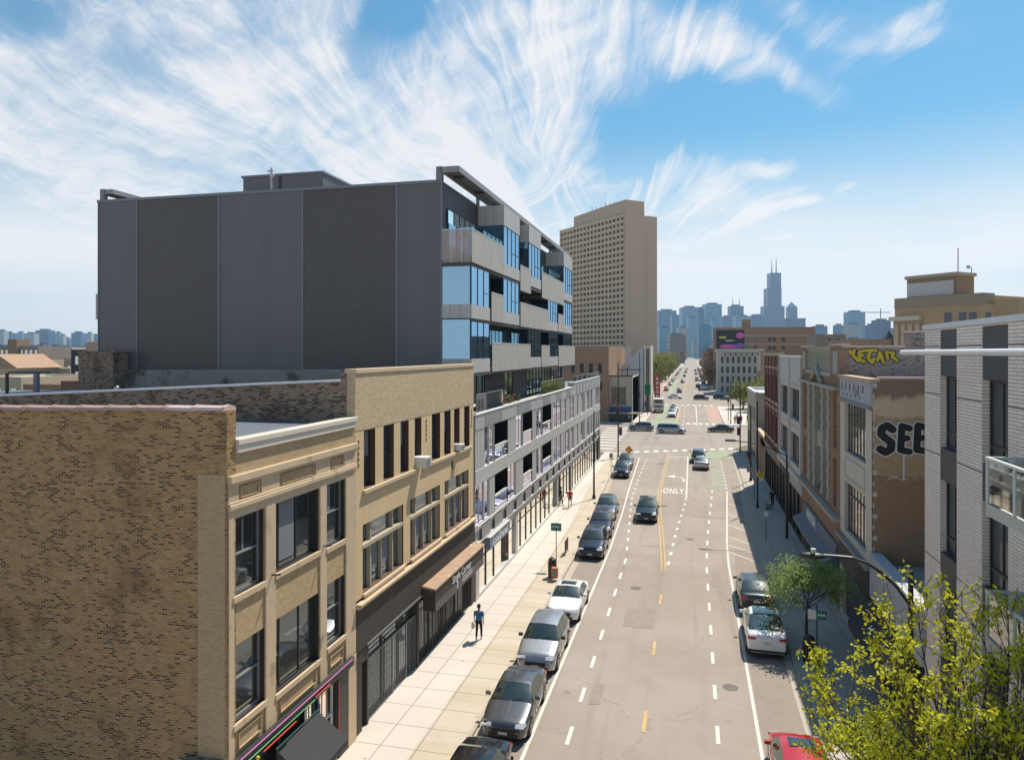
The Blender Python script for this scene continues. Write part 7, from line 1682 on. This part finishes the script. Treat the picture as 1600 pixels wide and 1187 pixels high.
for (px, py, rx, rz, m, d) in ((1159, 524, 1.6, 1.2, pk_, .085), (1135, 541, 2.6, .8, pk_, .085), (1148, 541, 1.8, .9, pu, .09), (1156, 540, 1.7, 1.1, pu, .095), (1142, 541.5, 1.6, .7, pk_, .10), (1129, 527, 1.5, .45, ye, .085), (1140, 532, 1.9, .22, ow, .085)):
    u, v = at(px, py, Yb); u = min(u, xm - rx) if m is not ye else u; disc(u, v, rx, rz, m, d)
for i, (p0, p1, py, Y, w, l) in enumerate(((1106, 1116, 545, 330, 'red_brick', 'narrow dark red brick building right of the far street'), (1098, 1107, 548, 390, 'tan_far_brick', 'tan brick building furthest down the right side of the far street'), (1196, 1222, 549, 215, 'tan_far_brick', 'tan brick building just showing over the dark red one'), (1226, 1256, 547, 232, 'brown_brick', 'low brown building seen over the pale terracotta roof'))):
    a, z = at(p0, py, Y); b = at(p1, py, Y)[0]; simple_building(l, a, b, Y, Y + 16, z - .4, w, wins=[('S', [a + 1.5 + k * 2.4 for k in range(int((b - a) / 2.4))], [z - 3.2, z - 6.6])])
for i, (p0, p1, py, Y, w, l) in enumerate(((1030, 1045, 551, 700, 'tan_far_brick', 'pale brick block showing over the tree row left of the far street'), (1062, 1070, 550, 1000, 'red_brick', 'small reddish block at the far end of the street'), (1322, 1393, 531, 118, 'tan_far_brick', 'long low orange tan building with small dark openings behind the yellow graffiti wall'), (1276, 1322, 523, 190, 'grey_brick', 'grey dark building with a flat roof behind the brown brick one'))):
    a, z = at(p0, py, Y); b = at(p1, py, Y)[0]; simple_building(l, a, b, Y, Y + 16, z - .4, w, wins=[('S', [a + 1.0 + k * 1.9 for k in range(int((b - a) / 1.9))], [z - 1.6])], ww=.6, wh=.7)
x, z = at(1389, 519, 240); t = thing('church_spire', 'small dark pointed spire roof behind the long low tan building', 'spire', (x, 240, 0)); MB().box(x - 1, x + 1, 239, 241, 0, z - 2.5).build('spire_tower', M['roof_dark'], t)
q = MB(); [q.face([(x + a * 1.5, 240 + b * 1.5, z - 2.5), (x + c * 1.5, 240 + d * 1.5, z - 2.5), (x, 240, z + .6)]) for a, b, c, d in ((-1, -1, 1, -1), (1, -1, 1, 1), (1, 1, -1, 1), (-1, 1, -1, -1))]; q.build('spire_roof', M['roof_dark'], t)
# ---- large stone bank building, upper right
d0 = 125; kx, ky = cam2w((1537 - 800) / 1140 * d0, d0)
t = thing('stone_building', 'large tan stone building with a rooftop block and blank white signboard at upper right', 'building', (kx, ky, 0))
def bk(p, q): v = Vector((kx, ky)) + ax * p + bx_ * q; return (v.x, v.y)
ZB = zat(457, d0)
frk = lambda u, w, v: (*(lambda p: (p.x, p.y))(Vector((kx, ky)) + ax * u - bx_ * w), v)
# how far along the left face a photo column lies
def along(px):
    u = (px - 800) / 1140; r0 = (1537 - 800) / 1140 * d0; return (r0 - u * d0) / (.468 + u * .883)
Lk = along(1398); wk = [(along(a) , z0, z1) for a, z0, z1 in ((1481, 0, 0), (1504, 0, 0), (1520, 0, 0))]
MB().prism([bk(0, 0), bk(0, 3.2), bk(2.5, 3.2), bk(2.5, 30), bk(Lk, 30), bk(Lk, 0)], 0, ZB - 1.2).build('wall', M['tan_face_brick'], t)
MB().prism([bk(0, -.12), bk(0, 3.3), bk(2.4, 3.3), bk(2.4, 30.1), bk(Lk, 30.1), bk(Lk, -.12)], ZB - 1.15 - .8, ZB).build('parapet', mat('brown stone band', (.34, .27, .19), .85, var=.12, scale=.5, streak=.1), t)
MB().prism([bk(Lk + .6, -1.0), bk(along(1441), -1.0), bk(along(1441), 0), bk(Lk + .6, 0)], ZB - 4.3, ZB - 3.5).build('cornice', M['limestone_pale'], t)
MB().prism([bk(Lk + .1, -.3), bk(along(1441), -.3), bk(along(1441), 0), bk(Lk + .1, 0)], 0, ZB - 4.3).build('stone_wing', mat('carved grey tan stone', (.36, .30, .23), .85, var=.1), t)
for k in range(4): u = lerp(along(1441), Lk, (k + .5) / 4); MB(frk).box(u - .4, u + .4, .3, .55, 0, ZB - 5.0).build('pilaster', M['limestone'], t)
for px, w_ in ((1481, .9), (1504, .9), (1520, .9), (1545, .6)):
    u = along(px); MB(frk).box(u - w_ / 2 * 1.3, u + w_ / 2 * 1.3, .002, .12, zat(506, d0 + u * .88), zat(488, d0 + u * .88)).build('window', M['glass_blue'], t)
u0, u1 = along(1490), along(1412); zr0, zr1 = zat(462, d0 + 10), zat(425, d0 + u0 * .883)
MB().prism([bk(u0, 1.0), bk(u0, 6.2), bk(u1, 6.2), bk(u1, 1.0)], ZB - .1, zr1 - .5).build('rooftop_block', M['tan_far_brick'], t); MB().prism([bk(u0 - .3, .7), bk(u0 - .3, 6.5), bk(u1 + .3, 6.5), bk(u1 + .3, .7)], zr1 - .5, zr1 + .1).build('rooftop_cornice', M['frame_tan'], t)
MB(frk).box(u0 + .5, u1 - .3, -.95, -.7, ZB + .15, zr1 - 1.3).build('blank_signboard', M['panel_white'], t)
p = bk(u0 + 1, 3); MB().tube([(*p, zr1), (*p, zr1 + 4.6)], .08, 5).build('antenna', M['black_metal'], t); p = bk(u0 - .1, 5.2); MB().tube([(*p, zr1), (*p, zr1 + 1.2)], .07, 5).build('antenna', M['black_metal'], t); MB().ball((p[0] - .5, p[1], zr1 + 1.2), .35).build('dish', M['panel_light'], t)
MB().prism([bk(2.5, 3.21), bk(-2, 7), bk(-6, 40), bk(12, 40)], 0, ZB - .9).build('right_wing', M['tan_face_brick'], t)
# ------------------------------------------------------------------ low town at the far left
def quick(label, p0, p1, py, Y, depth, wall, roof='roof_white', nx=3, nz=1, name='house', cat='house', ww=1.0, wh=1.4, par=.35, lift=0):
    a, z = at(p0, py, Y); b = at(p1, py, Y)[0]; z += lift
    return simple_building(label, a, b, Y, Y + depth, z - par, wall, roof, wins=[('S', [a + (b - a) * (k + .5) / nx for k in range(nx)], [z - 3.0 - 3.1 * j for j in range(nz)])] if nx else None, cat=cat, name=name, ww=ww, wh=wh, par=par)
M['cream_wall'] = mat('cream rendered wall', (.50, .40, .28), .85, var=.1, scale=.4); M['pink_brick'] = brick('pinkish tan brick', [(.36, .26, .20), (.33, .235, .18), (.39, .28, .22)], (.33, .26, .2), bw=.22, rh=.075); M['black_clad'] = mat('black cladding', (.02, .02, .024), .6, var=.2); M['orange_roof'] = mat('orange shingle roof', (.40, .25, .16), .85, var=.2, scale=1.5)
quick('cream walled low house cut by the left edge of the photo', -60, 33, 588, 82, 14, 'cream_wall', 'roof_white', 4, 1)
quick('long low building with a pale flat roof and tan brick side at far left', 36, 96, 600, 72, 18, 'tan_far_brick', 'roof_white', 0)
quick('tan building with a row of arched openings under a white roof at far left', 68, 110, 575, 128, 26, 'cream_wall', 'roof_white', 7, 1, ww=.9, wh=1.8)
quick('black clad modern house with large framed windows at far left', 111, 134, 546, 122, 10, 'black_clad', 'roof_dark', 1, 2, ww=1.5, wh=1.6)
quick('tall pinkish brick building beside the dark apartment block', 134, 152, 534, 95, 10, 'pink_brick', 'roof_dark', 0)
quick('small red brick building with rounded parapet ends at far left', 95, 148, 595, 66, 6, 'red_brick', 'roof_white', 4, 1, ww=.5, wh=.5)
quick('long brown three storey block near the left skyline', -30, 60, 541, 235, 16, 'grey_brick', 'roof_dark', 12, 2, ww=1.3, wh=1.5); quick('brown stair tower rising from the long brown block', 12, 26, 530, 234, 6, 'tan_far_brick', 'roof_dark', 0)
quick('pale blue and white shed like building beyond the houses at far left', 62, 91, 543, 300, 30, 'panel_white', 'roof_white', 0); quick('low white warehouse in the distance at far left', 90, 134, 541, 460, 40, 'panel_light', 'roof_white', 0)
for p0, p1, py, Y, w, l in ((-20, 10, 563, 150, 'cream_wall', 'pale low building behind the orange roofed house'), (60, 72, 562, 175, 'cream_wall', 'small pale house right of the orange roofed house'), (100, 131, 560, 170, 'pink_brick', 'low pink brick building behind the black clad house'), (40, 62, 560, 190, 'tan_far_brick', 'tan garage building before the long brown block')):
    quick(l, p0, p1, py, Y, 12, w, 'roof_white', 2, 1, ww=.8, wh=1.0)
a, z = at(-16, 574, 118); b = at(27, 574, 118)[0]; t = thing('house', 'gabled house with an orange shingle roof at the left edge', 'house', ((a + b) / 2, 120, 0)); zr = at(0, 553, 118)[1]
MB().box(a, b, 118, 128, 0, z).build('wall', M['cream_wall'], t); MB().extr([(a - .4, z - .1), (b + .4, z - .1), ((a + b) / 2 - 1.2, zr)], 117.6, 128.4, 1).build('roof', M['orange_roof'], t)
m_ = MB(FY(118, -1)); u = (a + b) / 2 - 1.2; m_.box(u - .9, u + .9, .42, .5, z + .3, z + 1.2); m_.build('window', M['glass_far'], t)
a, z = at(126, 592, 70); b = at(149, 575, 70)[0]; t = thing('white_gable', 'white triangular gable wall beside the pinkish brick building', 'wall', ((a + b) / 2, 70, 0)); MB().extr([(a, 0), (b, 0), (b, at(149, 574, 70)[1]), (a, z)], 70, 70.4, 1).build('gable_wall', M['panel_white'], t)
for i, (px, py, Y, h, lm) in enumerate(((74, 553, 240, 8, fa), (94, 549, 250, 9, fb), (104, 552, 245, 8, fb), (50, 556, 215, 6, fb), (128, 556, 200, 7, fb), (-20, 548, 260, 10, fa), (68, 566, 150, 6, fb))):
    x, z = at(px, py, Y); q = z / 13.2; dup(lm, (x, Y, 0), i, ('yellow green tree', 'bare brown tree', 'second bare brown tree', 'small bare tree by the brown block', 'bare tree behind the black clad house', 'green tree at the left edge', 'small bare tree by the arched building')[i] + ' among the low houses at far left', (q, q, q))
t = thing('roof_post', 'blue grey metal post standing on the roof behind the near parapet', 'post', (-28.8, 27, 12.2)); x, z = at(57, 583, 34); MB().tube([(x, 34, 12.0), (x, 34, z)], .16, 8).build('post_shaft', M['trim_grey'], t); MB().box(x - 1.9, x + .9, 33.9, 34.1, z, z + .10).build('post_beam', M['roof_dark'], t)
x2 = at(11, 583, 34)[0]; MB().tube([(x2, 34, 12.0), (x2, 34, z)], .09, 8).build('post_shaft', M['roof_dark'], t)
for i, (px, Y) in enumerate(((180, 30), (440, 35))):
    x = at(px, 600, Y)[0]; t = thing('roof_vent', ('small white vent on the grey roof near the chimney block', 'small grey vent on the grey roof before the dark wall')[i], 'vent', (x, Y, 12.3)); MB().tube([(x, Y, 12.1), (x, Y, 12.75), (x + .15, Y, 12.85)], .07, 7).build('vent_pipe', M['panel_white'], t)
# ------------------------------------------------------------------ skyline
sk_cols = {'blue': (.03, .11, .24), 'pale': (.16, .33, .45), 'teal': (.03, .20, .30), 'dark': (.008, .05, .14), 'brown': (.20, .14, .12), 'sand': (.36, .35, .33)}
skm = {k: grid_mat('skyline ' + k, c, tuple(q * .55 for q in c), 9, 7, .55, .5) for k, c in sk_cols.items()}
def tower(px0, px1, py, d, key, label, steps=(), name='skyscraper', cat='tower', tall=None):
    r0, r1 = (px0 - 800) / 1140 * d, (px1 - 800) / 1140 * d; w = r1 - r0; z = zat(py, d)
    c = cam2w((r0 + r1) / 2, d); t = thing(name, label, cat, (*c, 0), None); dp = max(w * .8, 25)
    def ring(f): return [cam2w((r0 + r1) / 2 - w / 2 * f, d - dp / 2 * f + dp / 2), cam2w((r0 + r1) / 2 + w / 2 * f, d - dp / 2 * f + dp / 2), cam2w((r0 + r1) / 2 + w / 2 * f, d + dp / 2 * f + dp / 2), cam2w((r0 + r1) / 2 - w / 2 * f, d + dp / 2 * f + dp / 2)]
    MB().prism(ring(1), 0, z).build('tower_body', skm[key], t)
    MB().prism(ring(.55), z, z + d * .0022).build('roof_plant', skm['dark' if key != 'dark' else 'blue'], t)
    return t, z, ring
SL = [(1029, 1057, 485, 3300, 'blue', 'broad blue slab left of the central towers'), (1050, 1067, 494, 3000, 'teal', 'short blue block between the slab and the first glass tower'), (1066, 1092, 480, 2600, 'pale', 'wide pale glass tower left of the street axis'), (1092, 1100, 482, 2750, 'blue', 'narrow darker shaft against the pale glass tower'),
 (1102, 1128, 475, 2800, 'pale', 'pale square tower with upright ribs'), (1129, 1141, 495, 3300, 'blue', 'short tower between the ribbed one and the twin mast one'), (1150, 1174, 494, 3000, 'pale', 'low pale block under the twin mast tower'), (1174, 1195, 493, 3200, 'blue', 'blue block left of the stepped black skyscraper'),
 (1246, 1259, 506, 3000, 'blue', 'short block right of the pointed tower'), (1275, 1293, 509, 2600, 'blue', 'blue grey block right of the long brown building'), (1306, 1319, 508, 2800, 'blue', 'dark block left of the tall pale glass tower on the right'), (1327, 1352, 487, 2300, 'pale', 'tall pale glass tower left of the crane'), (1325, 1348, 507, 2100, 'sand', 'shorter grey block before the pale tower on the right'),
 (1356, 1371, 508, 2300, 'blue', 'blue block left of the building under the crane'), (1370, 1392, 500, 2100, 'dark', 'unfinished dark tower under the crane'), (1092, 1112, 509, 1900, 'teal', 'teal glass block right of the street axis'), (1031, 1046, 512, 1700, 'pale', 'pale slab low on the left of the street axis'), (1047, 1072, 523, 1300, 'brown', 'brown brick block with a dark top beyond the trees'),
 (1076, 1090, 497, 2400, 'pale', 'slim pale tower on the street axis'), (1060, 1076, 512, 2200, 'sand', 'pale low tower behind the brown block'), (1113, 1120, 500, 2600, 'pale', 'thin pale tower right of the teal block'), (1393, 1402, 515, 2500, 'blue', 'small blue block behind the tan stone building')]
for q in SL: tower(*q[:5], 'distant ' + q[5])
LL = [(-8, 6, 517), (7, 17, 520), (17, 24, 523), (25, 35, 520), (37, 53, 521), (55, 76, 516), (78, 84, 523), (85, 93, 520), (93, 99, 524), (100, 107, 529), (111, 127, 520), (128, 134, 531), (134, 142, 521), (142, 152, 524)]
NM = ['first', 'second', 'third', 'fourth', 'fifth', 'broad dark sixth', 'seventh', 'eighth', 'ninth', 'low tenth', 'pale eleventh', 'low twelfth', 'thirteenth', 'fourteenth']
for i, (a, b, py) in enumerate(LL): tower(a, b, py, 3200 + (i * 137) % 500, 'dark' if i == 5 else ('sand', 'blue', 'blue', 'pale')[i % 4], NM[i] + ' distant tower from the left edge of the left skyline')
r_ = random.Random(31)
for i in range(14):
    p = 1030 + i * 27 if i < 14 else 0; w = r_.uniform(14, 26); tower(p, p + w, r_.uniform(526, 538), 1500 + r_.uniform(0, 700), r_.choice(['blue', 'sand', 'brown', 'pale']), NM[i].replace('broad dark ', '').replace('low ', '').replace('pale ', '') + ' low hazy block under the central skyline counted from the left', name='office_block', cat='building')
for i in range(9):
    p = -10 + i * 17; tower(p, p + r_.uniform(9, 16), r_.uniform(537, 544), 1300 + r_.uniform(0, 500), r_.choice(['sand', 'brown', 'pale']), NM[i].replace('broad dark ', '') + ' low hazy block under the left skyline counted from the left edge', name='office_block', cat='building')
# stepped black skyscraper with two masts
d = 3870; t = thing('skyscraper', 'tallest stepped dark skyscraper with two white masts on the skyline', 'tower', (*cam2w((1212 - 800) / 1140 * d, d), 0))
def blk(p0, p1, py, dd, nm): 
    r0, r1 = (p0 - 800) / 1140 * d, (p1 - 800) / 1140 * d; MB().prism([cam2w(r0, d + dd), cam2w(r1, d + dd), cam2w(r1, d + 70 - dd), cam2w(r0, d + 70 - dd)], 0, zat(py, d)).build(nm, skm['dark'], t)
blk(1195, 1226, 478, 0, 'lower_block'); blk(1200, 1221.5, 450, 2, 'middle_block'); blk(1205, 1221, 426, 4, 'upper_block')
for px, py in ((1209.5, 405), (1216.5, 402)):
    c = cam2w((px - 800) / 1140 * d, d + 35); z0 = zat(426, d); MB().tube([(*c, z0), (*c, z0 + 20), (*c, zat(py, d))], [4.2, 3.2, 1.4], 6).build('mast', skm['pale'], t)
d = 3300; r0, r1 = (1141.6 - 800) / 1140 * d, (1162 - 800) / 1140 * d; t, z, rg = tower(1141.6, 1162, 478, d, 'blue', 'distant dark blue tower with two thin antennas left of the tallest one')
for px in (1147, 1157.5): c = cam2w((px - 800) / 1140 * d, d + 20); MB().tube([(*c, z), (*c, zat(465, d))], [1.8, .8], 5).build('antenna', skm['dark'], t)
t, z, rg = tower(1232, 1246, 480, 3500, 'blue', 'distant pointed tower just right of the tallest stepped skyscraper')
q = MB(); c = cam2w((1239 - 800) / 1140 * 3500, 3500 + 20); rr_ = rg(1); [q.face([(*rr_[k], z), (*rr_[(k + 1) % 4], z), (*c, zat(471, 3500))]) for k in range(4)]; q.build('pointed_roof', skm['blue'], t)
d = 2900; t = thing('skyscraper', 'distant flared blue block in front of the pointed tower', 'tower', (*cam2w((1243 - 800) / 1140 * d, d), 0)); q = MB(); k0, k1 = (1232 - 800) / 1140 * d, (1256 - 800) / 1140 * d; j0, j1 = (1228 - 800) / 1140 * d, (1259 - 800) / 1140 * d
for (a, b, z0, c_, e, z1) in ((k0, k1, 0, j0, j1, zat(497, d)),):
    lo = [cam2w(a, d), cam2w(b, d), cam2w(b, d + 50), cam2w(a, d + 50)]; hi = [cam2w(c_, d), cam2w(e, d), cam2w(e, d + 50), cam2w(c_, d + 50)]
    for k in range(4): q.face([(*lo[k], z0), (*lo[(k + 1) % 4], z0), (*hi[(k + 1) % 4], z1), (*hi[k], z1)])
    q.face([(*p, z1) for p in hi])
q.build('tower_body', skm['blue'], t)
d = 2080; c = cam2w((1376 - 800) / 1140 * d, d); t = thing('tower_crane', 'distant tower crane with a long level jib over the unfinished tower', 'crane', (*c, 0))
MB().tube([(*c, 0), (*c, zat(482, d))], 1.3, 5).build('crane_mast', skm['brown'], t); a, b = cam2w((1349 - 800) / 1140 * d, d), cam2w((1391 - 800) / 1140 * d, d); MB().tube([(*a, zat(488, d)), (*b, zat(488, d))], 1.1, 5).build('crane_jib', skm['brown'], t)
# far wood and low roofs beyond the modelled town: nobody could count them
cw = MB(); r_ = random.Random(77)
for k in range(9000):
    a = r_.random(); y = 420 + 2600 * a ** 1.6; x = r_.uniform(-1.25, .95) * y
    if -40 < x < 26: continue
    c = Vector((x, y, r_.uniform(2, 9))); s_ = r_.uniform(1.5, 4.5); u = Vector((r_.gauss(0, 1), r_.gauss(0, 1), r_.gauss(0, 1))).normalized() * s_; v = u.orthogonal().normalized() * s_
    cw.face([c - u - v, c + u - v, c + u + v, c - u + v])
tag(cw.build('far_wood', M['leaf_brown']), 'far off brownish tree canopy across the low town below the skyline', 'trees', kind='stuff')
lr = MB()
for k in range(1500):
    a = r_.random(); y = 330 + 2500 * a ** 1.4; x = r_.uniform(-1.25, .95) * y
    if -60 < x < 45: continue
    w_, l_, h_ = r_.uniform(5, 14), r_.uniform(8, 20), r_.uniform(5, 10.5); lr.box(x, x + w_, y, y + l_, 0, h_, r_.randint(0, 3))
tag(lr.build('far_town', [M['cream_wall'], M['pink_brick'], M['roof_white'], M['tan_far_brick']]), 'far off low houses and flat roofs spreading to the horizon', 'houses', kind='stuff')
# ------------------------------------------------------------------ haze
hm = bpy.data.materials.new('haze'); hm.use_nodes = True; ht = hm.node_tree; ht.nodes.clear()
pv = ht.nodes.new('ShaderNodeVolumePrincipled'); pv.inputs['Color'].default_value = (.52, .77, 1.0, 1); pv.inputs['Density'].default_value = .00011; pv.inputs['Anisotropy'].default_value = .2
ho = ht.nodes.new('ShaderNodeOutputMaterial'); ht.links.new(pv.outputs[0], ho.inputs['Volume'])
hz_o = MB().box(-6550, 5250, -60, 5650, -1.2, 530).build('haze', hm); tag(hz_o, kind='stuff'); hz_o['label'] = 'thin pale blue haze lying over the whole town'; hz_o['category'] = 'haze'
for o in bpy.data.objects:
    if '_o' in o.keys(): del o['_o']
